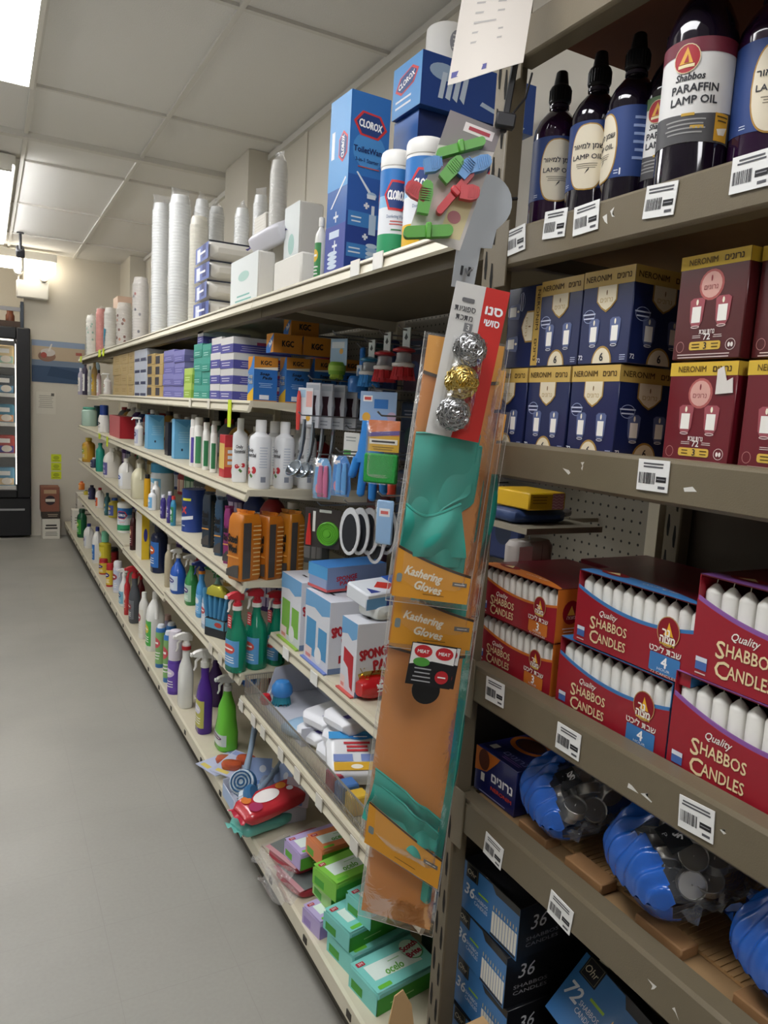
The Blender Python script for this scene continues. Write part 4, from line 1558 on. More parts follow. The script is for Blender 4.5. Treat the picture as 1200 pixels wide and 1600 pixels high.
# steel hanging strip and hook
STRIP = M('#bfc6cc', .35, noise=.02)
f = MB()
o2 = [(-.018, 0), (.018, 0), (.018, .066), (.036, .069), (.038, .098)]
for k in range(17):
    g = radians(-40 + 220 * k / 16)
    o2.append((.014 + .042 * cos(g), .135 + .042 * sin(g)))
o2 += [(-.024, .10), (-.020, .06)]
f.prism(o2, -.001, .001, STRIP)
f.box(-.008, -.0022, .02, -.004, -.001, .034, BLK); f.box(.004, -.0022, .02, .008, -.001, .034, BLK)
f.tube([(0, -.001, .03), (0, -.02, .02), (0, -.05, .022)], .002, M('#8d8d8d', .3, metal=.8), 6)
f.tube([(.02, .002, .15), (.04, .02, .15), (.070, .03, .16)], .003, BLK, 6)
tag(f.build('hanging_strip', loc=(.664, 1.01, 1.722), rot=(0, radians(6), -.35)), 'grey round-headed hanging strip on the rack post', 'display strip')

FACE = -.42      # the packs turn a little towards the aisle
glove_pack('longest orange glove pack hanging at the back of the bunch, reaching lowest', (.696, 1.050, 1.28), FACE, .130, .69, ry=radians(4), cuffs='edge', header=True, footer=False, rx=-.02, skew=.03)
glove_pack('orange glove pack edge showing at the right behind the bunch', (.694, 1.014, 1.535), FACE - .05, .128, .33, ry=radians(5), cuffs='edge', header=True, footer=False, rx=-.02)
glove_pack('orange glove pack hanging low with folded teal cuffs near its bottom', (.652, 1.008, 1.195), FACE, .136, .475, ry=radians(4), cuffs='bottom', rx=-.02, skew=.075, plain=True)
glove_pack('orange glove pack second from the front, its footer showing below the front pack', (.654, .970, 1.60), FACE, .128, .444, ry=radians(4), cuffs='top', rx=-.03)
glove_pack('frontmost orange glove pack with teal gloves folded over', (.622, .925, 1.632), FACE, .114, .388, ry=radians(5), cuffs='top', rx=-.03)

# metal sponge card
t = T('scourer_card', 'red and grey card with three metal scourers hanging in front of the gloves', 'scourer card', (.617, .885, 1.704), FACE, ry=radians(8), rx=-.02)
W, H = .078, .215
f = MB(); f.box(-W / 2, -.0007, -H, W / 2, .0007, 0, M('#d9d8d4', .4))
a = Art(f, lambda u, v, e: (u, -.0007 - e, v))
a.poly([(.004, 0), (W / 2, 0), (W / 2, -H), (-.002, -H), (.006, -.11)], '#d0281f', 0)
a.text(heb('סנו'), .022, -.030, .012, '#ffffff', 1, bold=.06, fit=.024); a.text(heb('סושי'), .022, -.047, .010, '#ffffff', 1, bold=.04, fit=.022)
a.rect(-.026, -.026, -.008, -.020, '#6a6a6c', 1, .002); a.text(heb('ספוגיות'), -.019, -.035, .008, '#4a4a4c', 1, fit=.030, bold=.02); a.text(heb('מתכת'), -.018, -.047, .008, '#4a4a4c', 1, fit=.024, bold=.02)
a.rect(-.016, -.066, -.004, -.054, '#7a7a7c', 1); a.text('3', -.010, -.060, .008, '#e9e9e6', 2)
f.build('card', t)


def scourer(mat, r, seed):
    rnd = random.Random(seed)
    f = MB()
    pts = []
    for k in range(900):
        a_ = k * .83 + rnd.uniform(-.2, .2); b_ = k * .197 + rnd.uniform(-.15, .15)
        rr = r * (.88 + .14 * rnd.random())
        pts.append((rr * sin(b_) * cos(a_), rr * .8 * cos(b_), rr * sin(b_) * sin(a_)))
    f.tube(pts, .0011, mat, 4)
    f.loft([(-r * .8 * cos(i * pi / 8) * -1 * -1, max(.001, r * .78 * sin(i * pi / 8)), max(.001, r * .62 * sin(i * pi / 8))) for i in range(9)], M('#4a4640', .6, metal=.5), 16)
    return f


ST, BR = M('#b9babb', .22, metal=1.0), M('#cdb56a', .25, metal=1.0)
for i, (z, m_) in enumerate(((-.092, ST), (-.137, BR), (-.183, ST))):
    scourer(m_, .0240, i).build('metal_scourer', t, loc=(-.004 - .002 * i, -.020, z))
f = MB()
f.grid(lambda u, v: (-.028 + .05 * u, -.002 - .042 * (sin(pi * u) ** .5) * (min(1, 6 * v) * min(1, 6 * (1 - v))) ** .5 * (.9 + .1 * cos(6 * pi * v)), -.074 - .130 * v), 14, 30, film('#ffffff', .03, .06, .25, 30))
f.build('blister', t)

# pad of round stickers hanging at the low pack
t = T('sticker_pad', 'small black and white card of round red and green stickers on the glove packs', 'stickers', (.600, .918, 1.174), FACE, ry=radians(7), rx=-.02)
for k in range(2):
    f = MB(); o_ = .007 * k
    f.box(-.035 + o_, -.001 + .004 * k, -.066, .035 + o_, .004 * k, 0, M('#17171a', .35))
    a = Art(f, lambda u, v, e: (u + o_, -.001 + .004 * k - e, v))
    a.poly([(-.034, -.001), (.034, -.001), (.034, -.028), (.0, -.026), (-.034, -.034)], '#e9e8e4', 0)
    a.ell(-.016, -.012, .014, .010, '#c4242c', 1); a.ell(.017, -.012, .014, .010, '#c4242c', 1); a.ell(-.016, -.029, .013, .007, '#4f9a3c', 1)
    a.text('MEAT', -.016, -.012, .005, '#f6f2ee', 2, bold=.04); a.text('MEAT', .017, -.012, .005, '#f6f2ee', 2, bold=.04)
    a.ell(.019, -.049, .0105, .0105, '#b8232b', 1); a.lines(.012, .026, -.052, -.046, 1, '#f6f2ee', 2)
    a.lines(-.028, .004, -.062, -.036, 4, '#a9a9ac', 1, .3)
    f.build('card', t)
f = MB(); f.lathe([(.020, -.001), (.022, 0), (.022, .003)], M('#131315', .3), 24); f.build('hang_tab', t, loc=(.0, .006, -.074), rot=(pi / 2, 0, 0))

# sheet of paper clipped at the top of the post
t = T('paper_sign', 'curled white printed sheet clipped to the top of the rack post', 'paper sign', (.650, .975, 2.000), -.5, ry=radians(6))
t.scale = (.82, 1, 1)
f = MB()
PW = M('#d6cfc6', .7)


def pap(u, v):
    x = -.062 + .124 * u
    zb_ = .035 * u ** 1.2
    z = zb_ + (.24 - zb_) * v
    return (x, -.012 * sin(2.2 * u) * (1 - v) - .02 * (1 - v) ** 2 * u, z)


f.grid(pap, 14, 14, PW)
f.grid(lambda u, v: tuple(Vector(pap(1 - u, v)) + Vector((0, .0008, 0))), 14, 14, PW)
a = Art(f, lambda u, v, e: (lambda q: (q[0], q[1] - e, q[2]))(pap((u + .062) / .124, v)))
for k in range(13):
    v = .22 + k * .06
    a.rect(-.034, v, random.uniform(-.005, .018), v + .012, '#aaa6a2', 0)
a.rect(-.058, .035, .0, .07, '#3d3f86', 0)
f.build('sheet', t)
f = MB(); f.box(-.006, .002, -.065, .006, .010, .05, BLK, .002); f.box(-.018, -.008, -.062, .018, .006, -.040, BLK, .003); f.tube([(.01, .0, -.04), (.03, .01, -.01), (.035, .02, .03)], .002, BLK, 6)
f.build('clip', t, loc=(.052, .0, .015))
# card of bag clips
t = T('bag_clip_card', 'card of green red and blue plastic bag clips hanging beside the top shelf', 'clips', (.655, .985, 1.962), -.45, ry=radians(16), rx=-.03)
t.scale = (.86, .86, .96)
f = MB(); W, H = .105, .195
f.box(-W * .50, -.0008, -H, W * .42, .0008, 0, M('#d8d2cc', .5))
a = Art(f, lambda u, v, e: (u, -.0008 - e, v))
a.poly([(-W * .50, 0), (W * .42, 0), (W * .42, -.035), (-W * .50, -.055)], '#8a8284', 0); a.rect(-.02, -.022, .034, -.008, '#e9dfe0', 1); a.lines(-.012, .028, -.019, -.011, 1, '#b03a4a', 2, .7)
a.poly([(.0, -.12), (.038, -.10), (.038, -.18), (.0, -.185)], '#e6d9a8', 0); a.ell(.015, -.15, .012, .01, '#c77f86', 1); a.rect(-.05, -.09, -.02, -.07, '#c9a3b6', 1)
f.build('card', t)
GRN, RED_, BLU_ = M('#5aa63c', .35), M('#c9363c', .35), M('#3f86c4', .3)


def clip_jaw(m, L, x, z, ang, th=.014, y=-.010):
    f = MB()
    f.T = Matrix.Translation((x, y, z)) @ Matrix.Rotation(-ang, 4, 'Y')
    n = 12
    out = []
    for k in range(n + 1):
        g = pi / 2 + pi * k / n
        out.append((-L / 2 + th * .5 + th * .5 * cos(g), th * .5 * sin(g)))
    for k in range(n + 1):
        g = -pi / 2 + pi * k / n
        out.append((L / 2 - th * .5 + th * .5 * cos(g), th * .5 * sin(g)))
    f.prism(out, -.010, .006, m)
    f.box(-L * .06, -.016, -th * .7, L * .06, -.010, th * .7, m, .002)
    f.build('bag_clip', t)


def clip_lever(m, x, z, ang, L=.045):
    f = MB()
    f.T = Matrix.Translation((x, -.014, z)) @ Matrix.Rotation(-ang, 4, 'Y')
    f.prism([(-.010, -L / 2), (.010, -L / 2), (.012, L * .1), (.009, L * .4), (.004, L / 2), (-.004, L / 2), (-.009, L * .4), (-.012, L * .1)], -.010, .004, m)
    for k in range(6):
        f.box(-.008, -.0112, -L * .1 + k * .0035, .008, -.0100, -L * .1 + k * .0035 + .0012, m)
    f.build('bag_clip', t)


clip_jaw(GRN, .085, -.014, -.052, radians(32))
clip_jaw(GRN, .086, -.020, -.188, radians(20), .018)
clip_lever(GRN, -.016, -.088, radians(-25)); clip_lever(GRN, -.044, -.142, radians(10), .05)
clip_jaw(RED_, .085, .002, -.118, radians(66), .013)
clip_lever(RED_, .026, -.112, radians(-75), .034); clip_lever(RED_, -.062, -.138, radians(80), .04)
clip_lever(BLU_, .026, -.066, radians(-55), .04); clip_lever(BLU_, .006, -.080, radians(-20), .03); clip_lever(BLU_, -.050, -.092, radians(-60), .03)
# ---------------------------------------------------------------- builders for the goods on the wall shelving
CLR = film('#eaf2ee', .10, .06, .15, 20)


def put(t, label, cat, loc, rz, group=None):
    t.location = loc; t.rotation_euler = (0, 0, rz)
    return tag(t, label, cat, group)


def cyl_at(L, R, top, x, z):
    """centre y, radius and height of an upright round thing from its outline in the photograph"""
    y = yat((L + R) / 2, x, z + .05)
    r = (R - L) / 2 / FPX * depth(x, y, z + .1)
    return y, r, max(.03, zat(top, x, y) - z)


def empty_thing(name):
    o = bpy.data.objects.new(name, None); o.empty_display_size = .02; COL.objects.link(o); return o


def label_art(a, W, z0, z1, base, ac, txt=None, tc='#f4f2ee'):
    h = z1 - z0
    a.rect(-W / 2, z0, W / 2, z1, base, 0)
    a.ell(0, z0 + h * .66, W * .30, h * .17, ac, 1)
    if txt:
        a.text(txt, 0, z0 + h * .66, h * .13, tc, 2, fit=W * .46, bold=.04)
    else:
        a.rect(-W * .2, z0 + h * .63, W * .2, z0 + h * .69, tc, 2)
    a.lines(-W * .32, W * .32, z0 + h * .12, z0 + h * .40, 3, tc if base != '#eceae4' else '#8d8d92', 1)


def round_bottle(name, r, h, body, cap, lab=None, ac='#c03a34', neck=.45, caph=.12, capr=.5, txt=None, oval=1.0, sh=.70):
    t = empty_thing(name)
    f = MB()
    H = h * (1 - caph)
    ry = r * oval
    secs = [(0, r * .93, ry * .93, 2.4), (h * .015, r, ry, 2.4), (h * sh, r, ry, 2.4), (h * (sh + .07), r * .9, ry * .9, 2.2), (h * (sh + .13), r * (neck + .12), ry * (neck + .12)), (H * .985, r * neck, r * neck), (H, r * neck, r * neck)]
    secs = [q for q in secs if q[0] <= H]
    f.loft(secs, body, 20)
    f.build('body', t)
    c = MB(); cr = r * capr
    c.lathe([(cr, H - .001), (cr, h - .006), (cr * .9, h), (.0005, h + .0005)], cap, 16); c.build('cap', t)
    if lab:
        l = MB(); a = Art(l, cyl(r, ry, 2.4), r * .25)
        label_art(a, r * 2.6, h * .12, h * (sh - .06), lab, ac, txt); l.build('paper_label', t)
    return t


def trigger_head(m, m2, z, s=1.0):
    f = MB()
    f.T = Matrix.Translation((0, 0, z)) @ Matrix.Scale(s, 4)
    f.lathe([(.0145, 0), (.015, .001), (.015, .018), (.011, .020), (.010, .030)], m, 16)
    pts = [(.018, .028), (.020, .045), (.010, .056), (-.012, .058), (-.034, .052), (-.040, .047), (-.040, .038), (-.028, .036), (-.010, .032)]
    vs = []
    n = len(pts)
    for sx in (-.010, .010):
        vs += [(sx, p[0], p[1]) for p in pts]
    fs = [tuple(range(n)), tuple(range(2 * n - 1, n - 1, -1))] + [(i, n + i, n + (i + 1) % n, (i + 1) % n) for i in range(n)]
    f.add(vs, fs, m)
    f.lathe([(.001, 0)] * 2, m, 6, caps=False)
    f.box(-.007, -.048, .037, .007, -.040, .049, m2, .002)
    lv = [(-.006, -.018, .034), (-.006, -.030, .022), (-.006, -.030, .004), (-.006, -.036, -.008)]
    f.tube([(0, q[1], q[2]) for q in lv], [.005, .0048, .004, .003], m2, 8)
    return f


def spray_bottle(name, w, d, h, body, head, trig, lab=None, ac='#c03a34', waist=False, txt=None, collar=None, film_lab=None):
    t = empty_thing(name)
    s = h / .27
    H = h - .058 * s
    f = MB()
    rx, ry = w / 2, d / 2
    if waist:
        secs = [(0, rx * .9, ry * .9, 3), (.006, rx, ry, 3), (H * .30, rx, ry, 3), (H * .52, rx * .78, ry * .85, 2.6), (H * .72, rx * .66, ry * .8, 2.4), (H * .88, rx * .42, ry * .5), (H, .012 * s, .012 * s)]
    else:
        secs = [(0, rx * .92, ry * .92, 3), (.006, rx, ry, 3), (H * .56, rx, ry, 3), (H * .70, rx * .82, ry * .85, 2.6), (H * .84, rx * .42, ry * .5), (H * .93, .013 * s, .013 * s), (H, .013 * s, .013 * s)]
    f.loft(secs, body, 24)
    f.build('body', t)
    if collar:
        c = MB(); c.lathe([(.0165 * s, H - .004), (.0165 * s, H + .010 * s)], collar, 16); c.build('collar', t)
    trigger_head(head, trig, H, s).build('trigger_head', t)
    if lab:
        l = MB(); a = Art(l, cyl(rx, ry, 3), rx * .3)
        label_art(a, rx * 2.7, H * .10, H * (.30 if waist else .52), lab, ac, txt); l.build('paper_label', t)
    return t


def aerosol(name, r, h, body, cap, band=None, ac='#e9e6df', caph=.2, capr=.92, txt=None, metal=0):
    t = empty_thing(name)
    f = MB(); H = h * (1 - caph)
    f.lathe([(r * .96, 0), (r, .003), (r, H - .008), (r * .86, H), (r * .8, H)], body, 20); f.build('can', t)
    c = MB(); c.lathe([(r * capr, H - .001), (r * capr, h - .012), (r * capr * .82, h - .002), (r * capr * .6, h), (.0005, h)], cap, 18); c.build('cap', t)
    if band:
        l = MB(); a = Art(l, cyl(r), r * .25); label_art(a, r * 4.2, H * .1, H * .9, band, ac, txt); l.build('paper_label', t)
    return t


def jug(name, w, d, h, body, cap, lab=None, ac='#c03a34', txt=None):
    t = empty_thing(name)
    f = MB(); rx, ry = w / 2, d / 2
    f.loft([(0, rx * .94, ry * .94, 4), (.005, rx, ry, 4), (h * .58, rx, ry, 4), (h * .70, rx * .92, ry * .92, 3), (h * .80, rx * .60, ry * .66, 2.4), (h * .88, rx * .36, rx * .36), (h * .90, rx * .34, rx * .34)], body, 24)
    f.tube([(rx * .30, 0, h * .86), (rx * .78, 0, h * .84), (rx * 1.0, 0, h * .72), (rx * .99, 0, h * .56)], [.008 * h / .25] * 4, body, 8)
    f.build('body', t)
    c = MB(); c.lathe([(rx * .42, h * .88), (rx * .42, h * .985), (rx * .36, h), (.0005, h)], cap, 18); c.build('cap', t)
    if lab:
        l = MB(); a = Art(l, cyl(rx, ry, 4), rx * .3); label_art(a, rx * 2.6, h * .10, h * .52, lab, ac, txt); l.build('paper_label', t)
    return t


def pump_bottle(name, r, h, body, lab, ac, pump=WHITE, oval=.8):
    t = empty_thing(name)
    f = MB(); H = h * .74
    f.loft([(0, r * .94, r * oval * .94, 2.6), (.004, r, r * oval, 2.6), (H * .86, r, r * oval, 2.6), (H * .96, r * .5, r * .5), (H, r * .38, r * .38)], body, 20); f.build('body', t)
    c = MB(); pm = M(pump, .4) if isinstance(pump, str) else pump
    c.lathe([(r * .45, H), (r * .45, H + h * .05), (r * .15, H + h * .06), (r * .15, H + h * .18)], pm, 14)
    c.box(-.008, -r * 1.2, h * .93, .008, r * .4, h, pm, .003); c.tube([(0, -r * 1.15, h * .95), (0, -r * 1.4, h * .90)], .004, pm, 6); c.build('pump', t)
    l = MB(); a = Art(l, cyl(r, r * oval, 2.6), r * .25); label_art(a, r * 2.5, H * .12, H * .78, lab, ac); l.build('paper_label', t)
    return t


def carton(name, w, d, h, col, art=None, rough=.4, bev=.001):
    f = MB(); f.box(-w / 2, -d / 2, 0, w / 2, d / 2, h, M(col, rough, coat=.1) if isinstance(col, str) else col, bev)
    if art:
        art(f, w, d, h)
    return f.build(name)


def soft_pack(name, w, d, h, m, art=None, n=5, puff=.06, seal=None, seed=1):
    """plastic-wrapped soft block with gathered ends along x"""
    f = MB()
    rnd = random.Random(seed)
    secs = 14
    for_s = []
    for i in range(secs + 1):
        s = -1 + 2 * i / secs
        e = max(.03, (1 - abs(s) ** 6)) ** .35
        for_s.append((s, e))
    seg = 28
    vs, fs = [], []
    for (s, e) in for_s:
        for k in range(seg):
            a = 2 * pi * k / seg
            c, q = cos(a), sin(a)
            p = 2 / n
            y = d / 2 * math.copysign(abs(c) ** p, c) * (.55 + .45 * e)
            z = h / 2 + h / 2 * math.copysign(abs(q) ** p, q) * e
            j = puff * h * (sin(5 * s + 2 * a + seed) * .25)
            vs.append((s * w / 2 * (1 + .01 * sin(a * 3)), y + j * c, max(.0005, z + j * q * .5)))
    for i in range(secs):
        for k in range(seg):
            l = (k + 1) % seg
            fs.append((i * seg + k, i * seg + l, (i + 1) * seg + l, (i + 1) * seg + k))
    fs.append(tuple(range(seg))); fs.append(tuple(secs * seg + k for k in range(seg))[::-1])
    f.add(vs, [q[::-1] for q in fs], m)
    if seal:
        for k in (-1, 1):
            f.grid(lambda u, v: (k * (w / 2 - .002 + .016 * v), (u - .5) * d * (.7 + .25 * v), h / 2 + .006 * sin(u * 16 + seed) * v), 12, 2, seal)
    if art:
        art(f, w, d, h)
    return f.build(name)


def place(o, label, cat, loc, rz=AISLE, group=None, rot=None):
    o.location = loc
    o.rotation_euler = rot if rot else (0, 0, rz)
    return tag(o, label, cat, group)


def box_at(L, Mid, R, top, x, z, name, col, label, cat, art=None, dd=None):
    """carton read from its front corner: far edge L, near corner Mid, end of the near side R"""
    y1, y0 = yat(L, x, z + .02), yat(Mid, x, z + .02)
    x1 = x + dd if dd else xat(R, y0, z + .02)
    h = zat(top, x, y0) - z
    o = carton(name, y1 - y0, x1 - x, h, col, art)
    return place(o, label, cat, ((x + x1) / 2, (y0 + y1) / 2, z))


# ---------------------------------------------------------------- top shelf
zt, zt2 = ZT + .0005, ZT2 + .0005
CB1, CB2, CNAVY = M('#2f64ae', .3, coat=.3), M('#28539c', .3, coat=.3), M('#1b2f66', .35, coat=.2)


def clorox_logo(a, u, v, w, h, rot=0, lay=1):
    def tr(p):
        c, s = cos(radians(rot)), sin(radians(rot))
        return (u + p[0] * c - p[1] * s, v + p[0] * s + p[1] * c)

    def dia(k, m, l):
        a.poly([tr(q) for q in ((-w / 2 * k, 0), (-w * .27 * k, h / 2 * k), (w * .27 * k, h / 2 * k), (w / 2 * k, 0), (w * .27 * k, -h / 2 * k), (-w * .27 * k, -h / 2 * k))], m, l)
    dia(1, '#d43a3c', lay); dia(.84, '#27437f', lay + 1)
    a.text('CLOROX', u, v, h * .30, '#ffffff', lay + 2, fit=w * .68, bold=.05, rot=rot)


def wand_art(f, w, d, h):
    a = Art(f, face('F', w, d, h))
    for i in range(6):
        v = h * (.5 + .06 * i)
    a.rect(-w / 2, 0, w / 2, h * .36, '#27418c', 0); a.rect(-w / 2, h * .56, w / 2, h, '#3473bd', 0); a.rect(-w / 2, h * .36, w / 2, h * .56, '#2d5aa6', 0)
    a.ell(0, h * .70, w * .42, h * .10, '#4c8fcf', 1)
    clorox_logo(a, 0, h * .835, w * .86, h * .13, -4, 2)
    a.text('ToiletWand', 0, h * .70, .014, '#1d2f66', 3, fit=w * .80, bold=.04); a.text('3-in-1 Starter Kit', .004, h * .645, .009, '#1d2f66', 3, fit=w * .76, bold=.02)
    a.lines(-w * .3, w * .3, h * .60, h * .615, 1, '#c0504a', 3)
    a.poly([(-w * .30, h * .575), (-w * .27, h * .58), (w * .10, h * .48), (w * .05, h * .47)], '#dfe6ee', 2); a.ell(w * .12, h * .465, w * .13, h * .018, '#a9c4dd', 2); a.rect(w * .0, h * .445, w * .22, h * .468, '#dfe6ee', 3)
    for v in (.405, .235):
        a.rect(-w * .07, h * v - .003, w * .07, h * v + .003, '#e9eef4', 2); a.rect(-.003, h * v - w * .07, .003, h * v + w * .07, '#e9eef4', 2)
    a.rect(-w * .46, h * .285, w * .46, h * .365, '#3f7fc0', 1); a.rect(w * .08, h * .25, w * .26, h * .36, '#bcd2e6', 3); a.rect(w * .13, h * .36, w * .21, h * .41, '#dfe8f0', 3)
    a.lines(-w * .4, -w * .1, h * .30, h * .345, 2, '#d5e2ee', 2)
    a.rect(-w * .46, h * .115, w * .46, h * .19, '#3f7fc0', 1)
    for k in range(6):
        a.ell(w * .18, h * (.08 + .022 * k), w * .15, h * .013, '#c9d9e8' if k % 2 else '#9fbfdd', 3)
    a.ell(-w * .02, h * .085, w * .10, h * .018, '#dbe6ef', 4); a.lines(-w * .42, -w * .1, h * .13, h * .175, 2, '#d5e2ee', 2)
    a = Art(f, face('L', w, d, h))
    a.rect(-d / 2, h * .5, d / 2, h, '#5b9fd8', 0); a.rect(-d / 2, 0, d / 2, h * .3, '#3a4a9c', 0)
    clorox_logo(a, d * .2, h * .72, h * .17, d * .42, 90, 1); a.lines(-d * .4, -d * .2, h * .6, h * .9, 1, '#e9eef4', 1, .5)
    a.poly([(-d * .3, h * .40), (-d * .22, h * .40), (d * .42, h * .54), (d * .38, h * .55)], '#e9eef4', 1)
    for v in (.345, .185):
        a.rect(-d * .12, h * v - .003, d * .12, h * v + .003, '#e9eef4', 1); a.rect(-.003, h * v - d * .12, .003, h * v + d * .12, '#e9eef4', 1)
    a.rect(-d * .3, h * .23, d * .2, h * .27, '#cfdcec', 1)
    for k in range(4):
        a.ell(-d * .1, h * (.07 + .025 * k), d * .24, h * .013, '#cfdcec', 1)


y0 = yat(532, .80, zt)
x1 = xat(593, y0, zt)
hW = zat(137, .80, y0) - zt
o = carton('toilet_wand_box', x1 - .80, .115, hW, CB1, wand_art)
place(o, 'tall blue toilet wand box standing at the front of the top shelf', 'box', ((.80 + x1) / 2 + .005, y0 + .06, zt), 0.04)


def wipes(name, r, h, col, ac):
    t = empty_thing(name)
    f = MB(); f.lathe([(r * .95, 0), (r, .004), (r, h * .86)], M('#eeede8', .35), 32); f.build('canister', t)
    c = MB(); c.lathe([(r * 1.03, h * .86), (r * 1.04, h * .865), (r * 1.03, h * .955), (r * .97, h * .985), (r * .85, h), (.0005, h)], M('#efeee9', .4), 32); c.build('lid', t)
    l = MB(); a = Art(l, cyl(r), .006)
    U = r * 2.9
    a.rect(-U, h * .08, U, h * .83, '#e6eaee', 0); a.rect(-U, h * .60, U, h * .83, '#2f78c0', 1); a.rect(-U, h * .08, U, h * .27, col, 1)
    a.band(-U, U, lambda t_: h * .50, lambda t_: h * (.60 + .0 * t_), '#8dc0e4', 1, 20)
    for dx in (-2.0 * r, .25 * r):
        clorox_logo(a, dx, h * .60, r * 1.7, h * .26, -4, 2)
    a.text('Disinfecting Wipes', .25 * r, h * .42, h * .028, '#4b6a94', 2, fit=r * 1.2); a.lines(-.2 * r, .8 * r, h * .34, h * .39, 2, '#d0564e', 2)
    a.lines(-.1 * r, .7 * r, h * .29, h * .32, 1, ac, 2)
    a.rect(.1 * r, h * .10, 1.3 * r, h * .14, '#8a7a4a' if col == '#e3b52a' else '#2a6a4e', 2)
    l.build('paper_label', t)
    return t


y, r, h = cyl_at(589, 637, 240, .845, zt)
put(wipes('wipes_canister', r, h, '#2f9a66', '#3a8a5a'), 'green-banded canister of disinfecting wipes beside the tall blue wand box', 'canister', (.845, y, zt), -.62)
y, r, h = cyl_at(628, 690, 222, .85, zt)
put(wipes('wipes_canister', r, h, '#e3b52a', '#c9a02a'), 'yellow-banded canister of disinfecting wipes nearest the rack post on top shelf', 'canister', (.85, y, zt), -.75)


def navy_art(f, w, d, h):
    a = Art(f, face('F', w, d, h))
    a.text('THE CLEANEST WAY', -w * .30, h * .55, .014, '#d9dfe8', 1, rot=-90, fit=h * .55); a.text('TO CLEAN YOUR TOILET', -w * .44, h * .52, .014, '#d9dfe8', 1, rot=-90, fit=h * .62)
    clorox_logo(a, w * .05, h * .60, h * .34, w * .28, -90, 1); a.ell(w * .32, h * .66, w * .07, h * .07, '#cfd6e2', 1); a.ell(0, h * .25, w * .3, h * .1, '#2f5a9c', 0)
    a = Art(f, face('L', w, d, h)); a.rect(-d / 2, 0, d / 2, h, '#3069b4', 0); clorox_logo(a, 0, h * .66, d * .8, h * .14, 0, 1)


xs0 = .985
y0 = yat(650, xs0, 2.1)
yb2 = y0
hb = zat(168, xs0, y0) - zt
for i, (xx, lb) in enumerate(((xs0 + .07, 'navy wand box standing behind the wipes canisters, left one'), (xs0 + .225, 'navy wand box standing behind the wipes canisters, right one'))):
    o = carton('toilet_wand_box', .145, .13, hb, CNAVY, navy_art)
    place(o, lb, 'box', (xx, y0 + .07, zt), 0)


def lying_art(f, w, d, h):
    a = Art(f, face('L', w, d, h)); a.rect(-d / 2, 0, d / 2, h, '#4f97d4', 0); clorox_logo(a, 0, h * .62, d * .82, h * .36, 12, 1); a.lines(-d * .4, d * .2, h * .12, h * .36, 2, '#e9eef4', 1)
    a = Art(f, face('F', w, d, h))
    a.rect(-w / 2, 0, w / 2, h, '#24468c', 0)
    a.ell(-w * .32, h * .70, w * .12, h * .16, '#9fb6d0', 1)
    for k in range(4):
        a.poly([(-w * .36 + k * w * .06, h * .2 + k * .004), (-w * .32 + k * w * .06, h * .2), (-w * .29 + k * w * .06, h * .7), (-w * .33 + k * w * .06, h * .7)], '#c9d6e4', 2)
    a.poly([(w * .0, h * .28), (w * .02, h * .36), (w * .42, h * .10), (w * .40, h * .04)], '#b9c9dc', 1); a.ell(w * .25, h * .66, w * .10, h * .14, '#8fa9c9', 1)


hl = zat(82, xs0, y0 - .01) - (zt + hb)
o = carton('toilet_wand_box', .36, .15, hl, CB2, lying_art)
place(o, 'blue wand box lying across the two standing navy boxes', 'box', (xs0 + .165, y0 + .055, zt + hb + .0008), 0)
f = MB()
for zz in (0,):
    f.loft([(0, .05, .05), (.005, .055, .055), (.10, .055, .055), (.105, .05, .05)], M('#e6e4de', .6), 24)
f.tube([(0, -.02, .106), (.01, -.01, .118), (-.005, 0, .125)], .004, M('#e9e7e2', .4), 6)
a = Art(f, cyl(.055), .01); a.ell(0, .055, .022, .03, '#8d8d93', 0); a.lines(-.016, .016, .035, .075, 4, '#d9d8d4', 1)
place(f.build('tissue_roll'), 'wrapped white roll standing on the lying blue wand box', 'paper roll', (xs0 + .10, y0 + .06, zt + hb + hl + .0012), 0)

# dish liquid bottle hidden behind the wand box
y, r, h = cyl_at(488, 506, 340, .84, zt)
put(round_bottle('dish_soap_bottle', r, h, M('#e8e6df', .35), M('#e8e6df', .4), '#3c8a4c', '#e3b83a', neck=.4), 'green and yellow labelled bottle half hidden behind the tall wand box', 'bottle', (.845, y, zt), AISLE)

FOAM, FOAM2 = M('#e6e3da', .7, noise=.02), M('#dedbd2', .7, noise=.02)


def wrap_art(cc=None):
    def art(f, w, d, h):
        a = Art(f, face('F', w, d, h))
        a.rect(-w * .5, 0, w * .5, h, '#dfe4e2', 0); a.lines(-w * .3, w * .3, h * .1, h * .28, 2, cc or '#79b5ad', 1)
        if cc is None:
            a.ell(0, h * .62, w * .2, h * .10, '#a9cbc2', 1)
    return art


def stack_block(L, Mid, R, top, x, z, label, m=FOAM, art=None, name='foam_plate_pack', cat='foam plates'):
    y1, y0 = yat(L, x, z + .02), yat(Mid, x, z + .02)
    x1 = xat(R, y0, z + .02)
    h = zat(top, x, y0) - z
    f = MB(); w, d = y1 - y0, max(.06, x1 - x)
    n = max(2, int(h / .012))
    f.box(-w / 2, -d / 2, 0, w / 2, d / 2, h, m, .006)
    if not art and m is FOAM2:
        for k in range(1, n):
            f.box(-w / 2 + .004, -d / 2 - .0006, h * k / n, w / 2 - .004, -d / 2 + .001, h * k / n + .0010, M('#cfcabe', .7))
    if art:
        art(f, w, d, h)
    o = f.build(name)
    return place(o, label, cat, ((x + x1) / 2, (y0 + y1) / 2, z)), ((x + x1) / 2, (y0 + y1) / 2, z + h)


